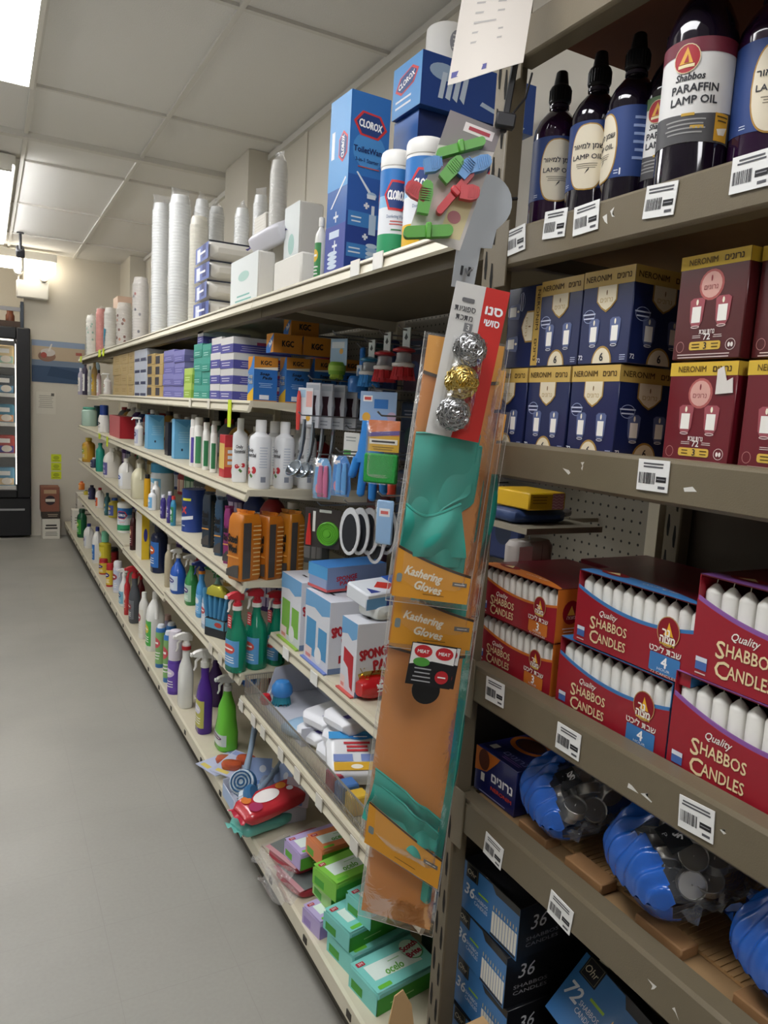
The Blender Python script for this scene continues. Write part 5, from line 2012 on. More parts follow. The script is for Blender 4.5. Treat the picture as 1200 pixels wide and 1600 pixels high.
stack_block(428, 470, 496, 392, .82, zt, 'white foam block at the front of the top shelf left of the wand box', art=None)
_, top_ = stack_block(440, 463, 500, 312, .93, zt, 'tall white foam plate pack with wrapped front behind the low foam block', FOAM2, wrap_art())
stack_block(360, 402, 428, 390, .80, zt2, 'wrapped white foam pack with pale green print beside the napkin packs', FOAM, wrap_art())
stack_block(402, 420, 455, 372, .92, zt2, 'white foam block behind the wrapped pale green pack', FOAM2)
stack_block(392, 408, 432, 330, 1.05, zt2, 'grey-white foam block deep on the top shelf between cup sleeves', FOAM2)

# napkin packs, four high, blue-printed ends
BLN = '#3a4a8a'


def napkin_art(f, w, d, h):
    a = Art(f, face('F', w, d, h)); a.rect(-w * .48, h * .04, w * .48, h * .92, '#5b6aa6', 0)
    a.rect(-w * .34, h * .1, -w * .1, h * .8, '#d6daea', 1); a.rect(w * .05, h * .2, w * .3, h * .9, '#2d376e', 1); a.lines(-w * .3, w * .3, h * .4, h * .6, 1, '#eef0f6', 2, .6)
    a = Art(f, face('R', w, d, h)); a.rect(-d * .5, h * .90, d * .42, h * .99, '#2b2f3c', 0)


ylo, yhi = yat(325, .79, zt2), yat(303, .79, zt2)
zN = zt2
tops = [455, 427, 395, 362]
dz = (zat(372, .79, ylo) - zt2) / 4
for i in range(4):
    o = soft_pack('napkin_pack', yhi - ylo, .24, dz * .97, M('#dedad0', .5, bump=.3, bscale=40), None, n=7, seed=i)
    f = MB()
    w, d, h = yhi - ylo, .24, dz * .95
    base = face('F', w, d, h)
    g = MB(); napkin_art(g, w, d + .003, h)
    g.build('printed_end', o)
    place(o, 'white napkin pack with blue end, %s of four stacked beside the cups' % ('lowest', 'second lowest', 'second highest', 'topmost')[i], 'napkins', (.91, (ylo + yhi) / 2, zt2 + i * dz), AISLE + (.03, -.04, .02, -.02)[i])
o = soft_pack('napkin_pack', .17, .10, .07, M('#dcdbe2', .35, bump=.3, bscale=40), None, n=5, seed=9, seal=M('#5a4f9c', .4))
place(o, 'loose white napkin pack with purple edges lying tilted on the foam packs', 'napkins', (.93, yat(432, .93, 2.05), zat(385, .93, yat(432, .93, 2.05))), rot=(.45, -.3, AISLE + .5))


# sleeves of clear and white cups
def cup_sleeve(name, r, h, col, lip=.009, prints=None, seed=0, flare=1.0, tight=True):
    t = empty_thing(name)
    f = MB()
    n = int(h * .93 / lip)
    m = M(col, .45) if isinstance(col, str) else col
    prof = []
    for k in range(n):
        z = k * lip
        prof += [(r * .93, z), (r, z + lip * .55), (r, z + lip * .85), (r * .94, z + lip * .98)]
    prof += [(r * .93, n * lip), (r * .80, n * lip + .035), (.001, n * lip + .036)]
    f.lathe(prof, m, 18)
    if prints:
        a = Art(f, cyl(r * 1.01), r * .3); rnd = random.Random(seed)
        for k in range(14):
            a.ell(rnd.uniform(-1.6 * r, 1.6 * r), rnd.uniform(.02, h * .8), r * .16, r * .2, rnd.choice(prints), 1, 8)
    f.build('cup_stack', t)
    s = MB()
    s.loft([(0, r * 1.05, r * 1.05), (h * .9, r * 1.06, r * 1.06), (h * .97, r * .9, r * .8), (h * 1.0, r * .9, r * .25), (h * 1.03, r * 1.0, r * .08)], film('#ffffff', .10, .12, .6, 50), 18, caps=False)
    s.build('clear_sleeve', t)
    return t


CUPC = M('#f3f4f2', .25, alpha=.9)
SLV = [(236, 262, 312, .80, CUPC, 'front sleeve of clear plastic cups at the far side of the tall cup group'), (262, 294, 302, .80, CUPC, 'tallest front sleeve of clear plastic cups on the top shelf'),
       (294, 322, 338, .84, M('#dcd8c9', .4), 'sleeve of cream cups between the tall clear sleeves and napkin packs'),
       (300, 322, 308, .98, CUPC, 'sleeve of clear cups standing behind the cream cup sleeve'), (322, 345, 318, 1.08, CUPC, 'sleeve of clear cups behind the napkin packs'),
       (362, 384, 320, 1.05, CUPC, 'sleeve of clear cups farther right behind the foam packs'), (415, 441, 245, 1.02, M('#dedcd5', .5), 'tall white sleeve of foam cups against the wall behind foam packs'),
       (390, 412, 300, 1.1, CUPC, 'short clear cup sleeve deep on the shelf behind foam packs'), (250, 275, 318, .95, CUPC, 'sleeve of clear cups second row behind the tall front sleeves')]
for i, (L, R, tp, x, m, lb) in enumerate(SLV):
    y, r, h = cyl_at(L, R, tp, x, zt2)
    put(cup_sleeve('cup_sleeve', r, h, m, .014), lb, 'cups', (x, y, zt2), .3 * i)
y, r, h = cyl_at(207, 231, 433, .80, zt2)
put(cup_sleeve('cup_sleeve', r, h * .97, '#d9d3cb', .016, ['#6a6a72', '#b9736a', '#8d8a8c'], 3), 'sleeve of grey-dotted paper cups left of the tall clear sleeves', 'cups', (.80, y, zt2), AISLE)
y, r, h = cyl_at(182, 206, 478, .80, zt2)
put(cup_sleeve('cup_sleeve', r, h, '#dcd5cb', .018, ['#7a4634', '#b5654c', '#c98a6a'], 5), 'sleeve of brown-patterned paper cups beside the dotted cups', 'cups', (.80, y, zt2), AISLE)
o = box_at(176, 183, 206, 462, .98, zt2, 'paper_cup_box', '#d3b49e', 'pinkish box with brown spots behind the brown-patterned cups', 'box', lambda f, w, d, h: [Art(f, face('R', w, d, h)).ell(random.uniform(-d * .3, d * .3), random.uniform(h * .3, h * .9), .012, .014, '#7a4634', 0) for _ in range(8)])
y, r, h = cyl_at(163, 182, 482, .80, zt2)
t = put(cup_sleeve('cup_sleeve', r, h, '#e3dfd6', .02), 'white cup sleeve with teal tag near the far end of top shelf', 'cups', (.80, y, zt2), AISLE)
g = MB(); a = Art(g, cyl(r * 1.07), .02); a.poly([(-r * .9, .02), (-r * .7, .16), (r * .8, .14), (r * .2, .02)], '#4a8ea6', 1); g.build('teal_tag', t)
y, r, h = cyl_at(150, 166, 480, .80, zt2)
put(cup_sleeve('cup_sleeve', r, h, '#d8877c', .03), 'pink cup sleeve near the far end of the top shelf', 'cups', (.80, y, zt2), AISLE)
y, r, h = cyl_at(135, 152, 492, .80, zt2)
put(cup_sleeve('cup_sleeve', r, h, '#e1ded3', .03, ['#8fb7a4'], 2), 'white cup sleeve farthest along the top shelf', 'cups', (.80, y, zt2), AISLE)
y, r, h = cyl_at(143, 165, 505, .92, zt2)
put(round_bottle('spice_jar', r * .8, h, M('#3a3033', .3), M('#c9a24a', .3, metal=.6)), 'dark jar with gold lid behind the farthest cup sleeves', 'jar', (.95, y + .2, zt2), AISLE)
# ---------------------------------------------------------------- second shelf: boxes of foil, bags and soap pads
z = Z2 + .0005


def kgc_art(f, w, d, h):
    a = Art(f, face('F', w, d, h))
    a.rect(-w / 2, 0, w / 2, h, '#3f82cc', 0)
    a.poly([(-w / 2, h), (-w / 2, h * .68), (0, h * .78), (w * .32, h)], '#d98f2a', 1); a.poly([(-w / 2, 0), (-w / 2, h * .12), (0, h * .22), (w / 2, h * .30), (w / 2, 0)], '#e3b21f', 1)
    a.text('Soap', 0, h * .56, h * .10, '#17171a', 2, fit=w * .7, bold=.08); a.text('Pads', 0, h * .43, h * .10, '#17171a', 2, fit=w * .7, bold=.08)
    a.text('Soap', -.001, h * .565, h * .10, '#f2f2f0', 3, fit=w * .7, bold=.0); a.text('Pads', -.001, h * .435, h * .10, '#f2f2f0', 3, fit=w * .7, bold=.0)
    a = Art(f, face('R', w, d, h))
    a.rect(-d / 2, h * .74, d / 2, h, '#c9842c', 0); a.band(-d / 2, d / 2, lambda t_: h * .72, lambda t_: h * (.74 + .05 * t_), '#e9e4d6', 1, 8)
    a.text('KGC', 0, h * .87, h * .09, '#17171a', 1, fit=d * .44, bold=.06)
    a.text('Soap', -d * .05, h * .62, h * .06, '#17171a', 1, fit=d * .4, sh=.2, bold=.06); a.text('Pads', d * .06, h * .53, h * .06, '#17171a', 1, fit=d * .4, sh=.2, bold=.06)
    a.rect(-d * .25, h * .04, d * .15, h * .14, '#dfe3e8', 1)
    a.band(-d / 2, d / 2, lambda t_: 0, lambda t_: h * (.12 + .16 * t_) if d > 1 else h * .02, '#c9842c', 0, 8)
    a.lines(-d * .3, d * .3, h * .30, h * .42, 3, '#9fc0e4', 1)


KB_ = '#2f6cb4'
yk = YB[0] + .012
specs = [(374, 386, 411, 556, .772, .02, 'blue and orange soap pad box leftmost at the near end of the second shelf'), (412, 431, 456, 558, .875, -.005, 'blue and orange soap pad box second from the left on the second shelf'),
         (440, 458, 482, 560, .975, -.005, 'blue and orange soap pad box third at the near end of second shelf'), (470, 486, 510, 561, 1.075, -.005, 'blue and orange soap pad box deepest at the near end of second shelf')]
for (L, Mi, R, tp, x, dy, lb) in specs:
    h = zat(tp, x, yk + .02) - z
    o = carton('soap_pad_box', .062, .082, h, KB_, kgc_art)
    place(o, lb, 'soap pad box', (x + .045, yk + .034 + dy + .008, z), AISLE)
    hk = h


def kgc_lie(f, w, d, h):
    a = Art(f, face('F', w, d, h)); a.rect(-w / 2, 0, w / 2, h, '#d98f2a', 0); a.poly([(-w / 2, 0), (w * .1, 0), (w / 2, h * .8), (w / 2, h), (-w / 2, h * .3)], '#3a78c2', 1); a.text('Pads', w * .1, h * .5, h * .26, '#f4f2ee', 2, fit=w * .4, rot=30, bold=.06)
    a = Art(f, face('R', w, d, h)); a.rect(-d / 2, 0, d / 2, h, '#c9842c', 0); a.text('KGC', 0, h * .5, h * .3, '#17171a', 1, fit=d * .4, bold=.06)


for i, (x, k, lb) in enumerate(((.83, 0, 'orange soap pad box lying on the standing ones, left one'), (.935, 0, 'orange soap pad box lying on the standing ones, right one'), (.90, 1, 'orange soap pad box on top of the pile under the top shelf'))):
    o = carton('soap_pad_box', .07, .10, .062, KB_, kgc_lie)
    place(o, lb, 'soap pad box', (x + .05, yk + .04 + .03 * k, z + hk + .001 + .063 * k), AISLE)


def cream_box(c1, c2, stripe=None):
    def art(f, w, d, h):
        a = Art(f, face('F', w, d, h)); a.rect(-w / 2, 0, w / 2, h * .55, c2, 0)
        a.lines(-w * .4, w * .3, h * .12, h * .45, 2, c1, 1, .3)
        a = Art(f, face('R', w, d, h)); a.rect(-d / 2, 0, d / 2, h * .55, c2, 0)
        if stripe:
            a.rect(-d * .1, h * .55, d / 2, h * .74, stripe, 0)
        a.lines(-d * .4, d * .35, h * .08, h * .46, 3, '#cfcbe2', 1, .25)
    return art


def wall_of_boxes(name, cat, x, pxs, pys, zbase, depth_, col, art, lbl, gapz=.0008, rows=4, wob=.004, group=None):
    """stacked cartons: columns between the pixel edges pxs at the shelf front, rows of equal height up to pys"""
    names = ('bottom', 'second', 'third', 'top') if rows == 4 else ('bottom', 'middle', 'top') if rows == 3 else ('bottom', 'top') if rows == 2 else ('only',)
    cols = len(pxs) - 1
    cn = ['']
    if cols == 2:
        cn = ['far ', 'near ']
    elif cols == 3:
        cn = ['far ', 'middle ', 'near ']
    for c in range(cols):
        y1, y0 = yat(pxs[c], x, zbase), yat(pxs[c + 1], x, zbase)
        H = min(.262, zat(pys, x, (y0 + y1) / 2) - zbase)
        h = H / rows - gapz
        proto = None
        for r_ in range(rows):
            lb = lbl % (names[r_], cn[c])
            if len(lb.split()) > 16:
                print('long', lb)
            loc = (x + depth_ / 2 + random.uniform(0, wob), (y0 + y1) / 2, zbase + r_ * (h + gapz))
            if proto is None:
                proto = carton(name, (y1 - y0) - .004, depth_, h, col, art)
                place(proto, lb, cat, loc, AISLE + random.uniform(-.01, .01))
            else:
                dup(proto, lb, loc, AISLE + random.uniform(-.012, .012))


wall_of_boxes('tissue_box', 'box', .775, (327, 342, 362), 527, z, .22, '#dcdad6', cream_box('#e8e6ee', '#51509a', '#b8425c'), 'white and purple striped box, %s of the %scolumn beside the soap pad boxes')
o = carton('tissue_box', .09, .20, .052, '#d5d3dc', cream_box('#e8e6ee', '#51509a'))
wall_of_boxes('foil_box', 'box', .775, (300, 313, 326), 537, z, .20, '#49a392', cream_box('#bfe3d8', '#3a9483'), 'teal green box, %s of the %scolumn beside the purple striped boxes')
place(o, 'white and purple striped box lying on top of the teal boxes', 'box', (.88, yat(318, .80, z), z + (zat(537, .775, yat(313, .775, z)) - z) + .003), AISLE)
wall_of_boxes('sponge_box', 'box', .765, (286, 298), 575, z, .10, '#b9d268', cream_box('#dbe8ae', '#98b848'), 'lime green box, %s of the small %sstack in front of the teal boxes', rows=2)
wall_of_boxes('bag_box', 'box', .775, (254, 270, 286), 547, z, .22, '#8482bd', cream_box('#b4b4dc', '#6c6aa8'), 'lavender box, %s of the %scolumn left of the teal boxes')
ylw = ('#c8a03c', '#7a6a52')
wall_of_boxes('bag_box', 'box', .775, (229, 241, 253), 553, z, .20, '#c0a468', lambda f, w, d, h: (Art(f, face('F', w, d, h)).rect(-w * .45, h * .1, w * .1, h * .85, '#3b3a44', 0), Art(f, face('R', w, d, h)).rect(-d * .2, h * .1, d * .45, h * .9, '#e0ae26', 0)), 'yellow and dark printed box, %s of the %scolumn left of lavender boxes')
wall_of_boxes('bag_box', 'box', .775, (209, 218, 228), 545, z, .20, '#c4cad6', lambda f, w, d, h: (Art(f, face('F', w, d, h)).rect(-w * .4, 0, w * .4, h * .25, '#3b4260', 0), Art(f, face('R', w, d, h)).rect(-d * .4, 0, d * .4, h * .25, '#2c3350', 0)), 'pale grey-blue box, %s of the %scolumn beside the tan boxes')
wall_of_boxes('bag_box', 'box', .775, (176, 188, 199, 208), 549, z, .22, '#bfa672', lambda f, w, d, h: (Art(f, face('F', w, d, h)).lines(-w * .3, w * .3, h * .3, h * .7, 2, '#a58a55', 0), Art(f, face('R', w, d, h)).lines(-d * .3, d * .3, h * .3, h * .7, 2, '#a58a55', 0)), 'tan box, %s of the %scolumn near the far end of second shelf')
y, r, h = cyl_at(161, 175, 585, .79, z)
put(pump_bottle('soap_bottle', r, h * 1.05, M('#e3ddd8', .4), '#eceae4', '#c9a9a0'), 'white bottle at the far front of the second shelf before the tan boxes', 'bottle', (.79, y, z), AISLE)
place(carton('gift_box', .16, .12, .235, '#9c2436'), 'dark red box standing behind the white bottle near the tan boxes', 'box', (1.0, 5.86, z))
# last bay: slim bottles
zl = Z2 - .0115
lasts = [(122, 130, 575, .86, '#b9b4c8', '#d9d7e0', 'pale lilac bottle farthest on the second shelf'), (129, 137, 566, .86, '#4a4458', '#2c2a38', 'dark slim bottle second from the far end of second shelf'),
         (137, 144, 572, .86, '#c9ccc8', '#8f9a94', 'clear grey bottle third from the far end of second shelf'), (143, 152, 566, .86, '#c9a76a', '#d9c08a', 'amber bottle with tan cap near the far end of second shelf'),
         (151, 158, 578, .86, '#d8b9ba', '#3a3034', 'pink bottle with dark cap near the far end of second shelf'), (132, 142, 560, .97, '#3a3438', '#1c1a1e', 'tall dark bottle in the back row at the far end of second shelf'),
         (146, 156, 556, .99, '#7d8f95', '#c9cdd0', 'tall grey bottle in the back row at the far end of second shelf')]
for (L, R, tp, x, c1, c2, lb) in lasts:
    y, r, h = cyl_at(L, R, tp, x, zl)
    put(round_bottle('toiletry_bottle', r, h, M(c1, .3), M(c2, .4), '#eceae4' if c1 != '#c9a76a' else '#d9b23c', '#a9a4a8'), lb, 'bottle', (x, y, zl), AISLE)

# ---------------------------------------------------------------- third shelf: creams, bags, bottles
z = ZA + .0005
y, r, h = cyl_at(127, 152, 636, .83, z)
put(round_bottle('storage_jar', r * .9, h, M('#a9c4b4', .15), M('#55a088', .4), neck=.8, capr=.85, sh=.78), 'pale green jar farthest on the third shelf', 'jar', (.83, y, z), AISLE)
y, r, h = cyl_at(146, 158, 634, .92, z)
put(round_bottle('storage_jar', r, h, M('#2c5a66', .3), M('#22464f', .4), neck=.8, capr=.85, sh=.78), 'dark teal jar behind the pale green jar at the far end', 'jar', (.92, y, z), AISLE)
y, r, h = cyl_at(154, 171, 633, .80, z)
put(round_bottle('detergent_bottle', r, h, M('#e9e6e0', .4), M('#233f86', .4), '#eceae4', '#23262e', neck=.7, capr=.75, caph=.36, sh=.5), 'white bottle with tall blue cap near the far end of third shelf', 'bottle', (.80, y, z), AISLE)
box_at(171, 187, 211, 651, .79, z, 'red_box', '#a8202b', 'plain red box on the third shelf near the far end', 'box', lambda f, w, d, h: Art(f, face('F', w, d, h)).rect(-w / 2, 0, w / 2, h, '#c4666a', 0))
y, r, h = cyl_at(209, 225, 652, .79, z)
put(pump_bottle('soap_bottle', r, h, M('#e6e4e0', .35), '#b9bcd0', '#3f3f78'), 'white pump bottle between the red box and light blue packs', 'bottle', (.79, y, z), AISLE)


def sky_art(f, w, d, h):
    a = Art(f, face('R', w, d, h)); a.rect(-d * .48, h * .02, d * .48, h * .97, '#6fb4de', 0); a.lines(-d * .3, d * .4, h * .4, h * .7, 5, '#8fc6e6', 1, .5); a.rect(-d * .1, h * .2, d * .0, h * .26, '#1f2e4a', 1); a.poly([(-d * .48, h * .97), (d * .48, h * .97), (d * .2, h * .8)], '#4f9ace', 1)
    a = Art(f, face('F', w, d, h)); a.rect(-w * .48, h * .02, w * .48, h * .97, '#7ab9e0', 0)


box_at(226, 231, 256, 648, .79, z, 'wipes_pack', '#6aaede', 'light blue flat pack standing beside the pump bottle', 'pack', sky_art)
box_at(257, 262, 270, 660, .80, z, 'dark_box', '#1d1f2c', 'narrow black pack between the two light blue packs', 'pack')
box_at(268, 272, 299, 655, .79, z, 'wipes_pack', '#5fa8da', 'larger light blue flat pack right of the black pack', 'pack', sky_art)
y, r, h = cyl_at(226, 240, 640, .95, z)
put(round_bottle('shampoo_bottle', r, h, M('#2f5a86', .35), M('#dfe2e6', .4)), 'blue bottle with white cap behind the first light blue pack', 'bottle', (.97, y, z), AISLE)
for i, (L, R, tp, x, st, lb) in enumerate(((294, 310, 655, .785, '#5a4aa0', 'white bottle with purple side stripe beside the light blue pack'), (300, 320, 652, .80, '#3f8a5c', 'white and green bottle second from the light blue pack'), (314, 330, 660, .80, '#2f7a4c', 'white and green bottle third from the light blue pack'), (326, 341, 664, .80, '#2f7a4c', 'white and green bottle beside the red and yellow box'))):
    y, r, h = cyl_at(L, R, tp, x, z)
    t = round_bottle('lotion_bottle', r, h, M('#eceae5', .35), M('#e9e7e2', .4), None, oval=.7, neck=.6, capr=.62, caph=.15, sh=.76)
    g = MB(); a = Art(g, cyl(r, r * .7, 2.4), r * .3); a.rect(r * .5, h * .08, r * 1.7, h * .62, st, 0); a.rect(-r * .5, h * .2, r * .3, h * .6, '#dfe6e0', 0); g.build('paper_label', t)
    put(t, lb, 'bottle', (x, y, z), AISLE)


def power_art(f, w, d, h):
    a = Art(f, face('F', w, d, h)); a.rect(-w * .48, h * .2, w * .48, h * .8, '#dfc06a', 0)
    a = Art(f, face('R', w, d, h)); a.rect(-d * .48, h * .25, d * .48, h * .72, '#e08a4a', 0)
    a.lines(-d * .35, d * .3, h * .28, h * .68, 3, '#e9f0f6', 1, .6)
    a.ell(d * .12, h * .16, d * .14, h * .1, '#e9d6c6', 1)


box_at(342, 350, 372, 680, .785, z, 'cleaning_pad_box', '#c93a42', 'red and yellow cleaning pad box beside the white lotion bottles', 'box', power_art)


def lotion(r, h):
    t = empty_thing('lotion_bottle')
    f = MB(); ry = r * .82
    f.loft([(0, r * .90, ry * .9, 2.6), (.008, r, ry, 2.6), (h * .70, r, ry, 2.6), (h * .76, r * .92, ry * .92, 2.4), (h * .80, r * .5, r * .5), (h * .83, r * .42, r * .42)], M('#eceef0', .3), 28); f.build('body', t)
    c = MB(); c.lathe([(r * .46, h * .825), (r * .46, h * .985), (r * .42, h), (.0005, h)], M('#efefee', .4), 18); c.build('cap', t)
    l = MB(); a = Art(l, cyl(r, ry, 2.6), r * .2)
    a.text('Only', -r * .1, h * .56, h * .052, INK, 1, fit=r * .7, bold=.03); a.text('Essential', -r * .05, h * .49, h * .052, INK, 1, fit=r * 1.3, bold=.03); a.rect(-r * .6, h * .455, r * .6, h * .459, '#9a9aa0', 1)
    for (dx, dv, q) in ((-.30, .25, .30), (.36, .27, .30)):
        a.ell(r * dx, h * dv, r * q, r * q, '#c4323c', 1)
    a.ell(r * .05, h * .27, r * .2, r * .16, '#efe0d8', 2); a.poly([(r * .0, h * .22), (r * .25, h * .18), (r * .1, h * .15), (-r * .1, h * .19)], '#4f7a3c', 2); a.ell(-r * .3, h * .26, r * .08, r * .1, '#e8b0ae', 2)
    a.lines(r * 1.0, r * 1.7, h * .3, h * .62, 8, '#c4ccd8', 0); a.rect(r * 1.2, h * .10, r * 1.6, h * .18, '#8d93a0', 0)
    l.build('paper_label', t)
    return t


yl = YB[0] + .055
for (L, R, tp, lb, rz_) in ((387, 424, 656, 'white pomegranate lotion bottle, frontmost at the near end of third shelf', AISLE + .15), (426, 460, 659, 'white pomegranate lotion bottle, second at the near end of third shelf', AISLE + .1), (463, 494, 660, 'white pomegranate lotion bottle behind the hanging ladles', AISLE + .1)):
    x = xat((L + R) / 2, yl, z + .05)
    r = (R - L) / 2 / FPX * depth(x, yl, z)
    put(lotion(r, zat(tp, x, yl) - z), lb, 'lotion bottle', (x, yl, z), rz_)
y, r, h = cyl_at(365, 391, 654, .80, z)
put(lotion(r * .9, h), 'white lotion bottle turned sideways between red box and front lotion bottle', 'lotion bottle', (.80, y + .03, z), AISLE + 1.3)
for i, (x, lb) in enumerate(((.90, 'white lotion bottle in the second row behind the front lotion bottle'), (1.0, 'white lotion bottle deeper in the second row at the near end'))):
    put(lotion(.040, .225), lb, 'lotion bottle', (x, yl + .11, z), AISLE)

# ---------------------------------------------------------------- fourth shelf: liquids, tins, steel wool
z = ZBb + .0005
y, r, h = cyl_at(129, 148, 684, .80, z)
put(round_bottle('oil_jug', r, h, M('#b98a2c', .2), M('#d9c04a', .4), '#c9a83c', '#7a9a3c', neck=.4), 'amber and yellow bottle farthest on the fourth shelf', 'bottle', (.80, y, z), AISLE)
y, r, h = cyl_at(141, 152, 715, .775, z)
put(round_bottle('detergent_bottle', r, h, M('#2f3550', .35), M('#d9dbe2', .4), '#3a4064', '#c9ccd8'), 'small dark blue bottle near the far end of fourth shelf', 'bottle', (.778, y, z), AISLE)
y, r, h = cyl_at(150, 163, 692, .785, z)
put(round_bottle('detergent_bottle', r, h, M('#2a9a86', .3), M('#24806f', .4), None, neck=.4, caph=.08), 'teal slim bottle beside the big white jug on the fourth shelf', 'bottle', (.785, y, z), AISLE)
y, r, h = cyl_at(160, 186, 700, .80, z)
t = jug('detergent_jug', r * 1.7, r * 2.0, h, M('#e2ddd4', .45), M('#e6e2da', .45), '#5d5a92', '#8d8ac0'); put(t, 'big white jug with purple label on the fourth shelf', 'jug', (.81, y, z), AISLE)
y, r, h = cyl_at(183, 207, 716, .79, z)
t = jug('detergent_jug', r * 1.7, r * 1.9, h, M('#e8e6e0', .4), M('#e6e2da', .45), '#e9ebf0', '#3f62b4'); put(t, 'white jug with blue-printed label on the fourth shelf', 'jug', (.80, y, z), AISLE)
y, r, h = cyl_at(205, 232, 724, .80, z)
t = jug('detergent_jug', r * 1.7, r * 1.9, h, M('#d9d3b4', .3), M('#dcd8c6', .4)); put(t, 'cream-coloured unlabelled jug on the fourth shelf', 'jug', (.80, y, z), AISLE)
for i, (L, R, tp, lb) in enumerate(((176, 190, 698, 'milky bottle in the back row behind the white jugs, farther one'), (200, 214, 706, 'milky bottle in the back row behind the cream jug'), (212, 226, 710, 'milky bottle in the back row, nearer one behind the cream jug'))):
    y, r, h = cyl_at(L, R, tp, .97, z)
    put(round_bottle('detergent_bottle', r, h, M('#c9c2ac', .3), M('#e0dccf', .4), neck=.3), lb, 'bottle', (.97, y, z), AISLE)
y, r, h = cyl_at(224, 234, 741, .772, z)
put(round_bottle('polish_tube', r, h, M('#d9a520', .35), M('#1f1d20', .4), None, neck=.7, capr=.75, sh=.8), 'slim yellow bottle with black cap beside the cream jug', 'bottle', (.775, y, z), AISLE)
y, r, h = cyl_at(233, 268, 723, .86, z)
put(round_bottle('bleach_tub', r, h, M('#dfe6ea', .35), M('#3f8fb4', .4), '#7fbfe0', '#e9eef2', neck=.95, capr=1.02, caph=.22, sh=.7), 'white tub with wide blue lid on the fourth shelf', 'tub', (.87, y, z), AISLE)
y, r, h = cyl_at(231, 244, 765, .775, z)
put(round_bottle('detergent_bottle', r, h, M('#e6e8ea', .35), M('#e6e8ea', .4), '#6fb0de', '#e9eef2'), 'small white bottle with sky-blue label before the blue-lidded tub', 'bottle', (.778, y, z), AISLE)
y, r, h = cyl_at(243, 256, 752, .82, z)
put(round_bottle('detergent_bottle', r, h, M('#e0dfdb', .35), M('#dcdbd6', .4)), 'plain white bottle beside the purple bottles on the fourth shelf', 'bottle', (.80, y, z), AISLE)
for i, (L, R, tp, x, lb) in enumerate(((249, 261, 773, .775, 'small purple bottle with white cap, left of the pair'), (259, 271, 768, .775, 'small purple bottle with white cap, right of the pair'))):
    y, r, h = cyl_at(L, R, tp, x, z)
    put(round_bottle('detergent_bottle', r, h, M('#3a2f7c', .3), M('#d9d8e4', .4), '#4a3f8c', '#8d86c4', neck=.5, oval=.7), lb, 'bottle', (x, y, z), AISLE)
y, r, h = cyl_at(268, 280, 775, .785, z)
put(round_bottle('detergent_bottle', r, h, M('#3f8fb4', .3), M('#c9433c', .4), '#3c8a5c', '#e9eef2', neck=.5, oval=.7), 'small blue bottle with red cap beside the blue tin', 'bottle', (x, y, z), AISLE)


def tin_art(f, w, d, h):
    a = Art(f, face('F', w, d, h)); a.rect(-w * .5, 0, w * .5, h, '#5fb0cc', 0); a.rect(-w * .2, h * .05, w * .2, h * .45, '#3c9a6c', 1)
    a = Art(f, face('R', w, d, h)); a.text('X', -d * .2, h * .5, h * .16, '#d84a44', 1, bold=.1); a.rect(-d * .4, h * .72, 0, h * .80, '#d9d83c', 1); a.poly([(-d * .45, h * .34), (d * .1, h * .42), (d * .2, h * .34), (-d * .3, h * .24)], '#e6e8ee', 1); a.lines(-d * .4, -d * .1, h * .12, h * .2, 1, '#c9d4e6', 1)


y, r, h = cyl_at(281, 316, 764, .82, z)
t = empty_thing('cleanser_canister')
f = MB(); f.lathe([(r, 0), (r * 1.02, .003), (r, .006), (r, h * .94), (r * 1.02, h * .95), (r * 1.02, h), (.001, h)], M('#243f86', .35), 24); f.build('can', t)
g = MB(); a = Art(g, cyl(r), .008); a.rect(-r * 2.2, h * .04, -r * .9, h * .94, '#5fb0cc', 0); a.text('X', -r * .4, h * .52, h * .15, '#d84a44', 1, bold=.1); a.rect(-r * .6, h * .74, r * .3, h * .80, '#d9d83c', 1); a.band(-r * .9, r * .5, lambda t_: h * (.26 + .06 * t_), lambda t_: h * (.34 + .06 * t_), '#e6e8ee', 1, 8); a.lines(-r * .8, -r * .2, h * .12, h * .18, 1, '#c9d4e6', 1); g.build('paper_label', t)
put(t, 'wide dark blue canister beside the steel wool packs on the fourth shelf', 'canister', (.83, y, z), AISLE + .8)


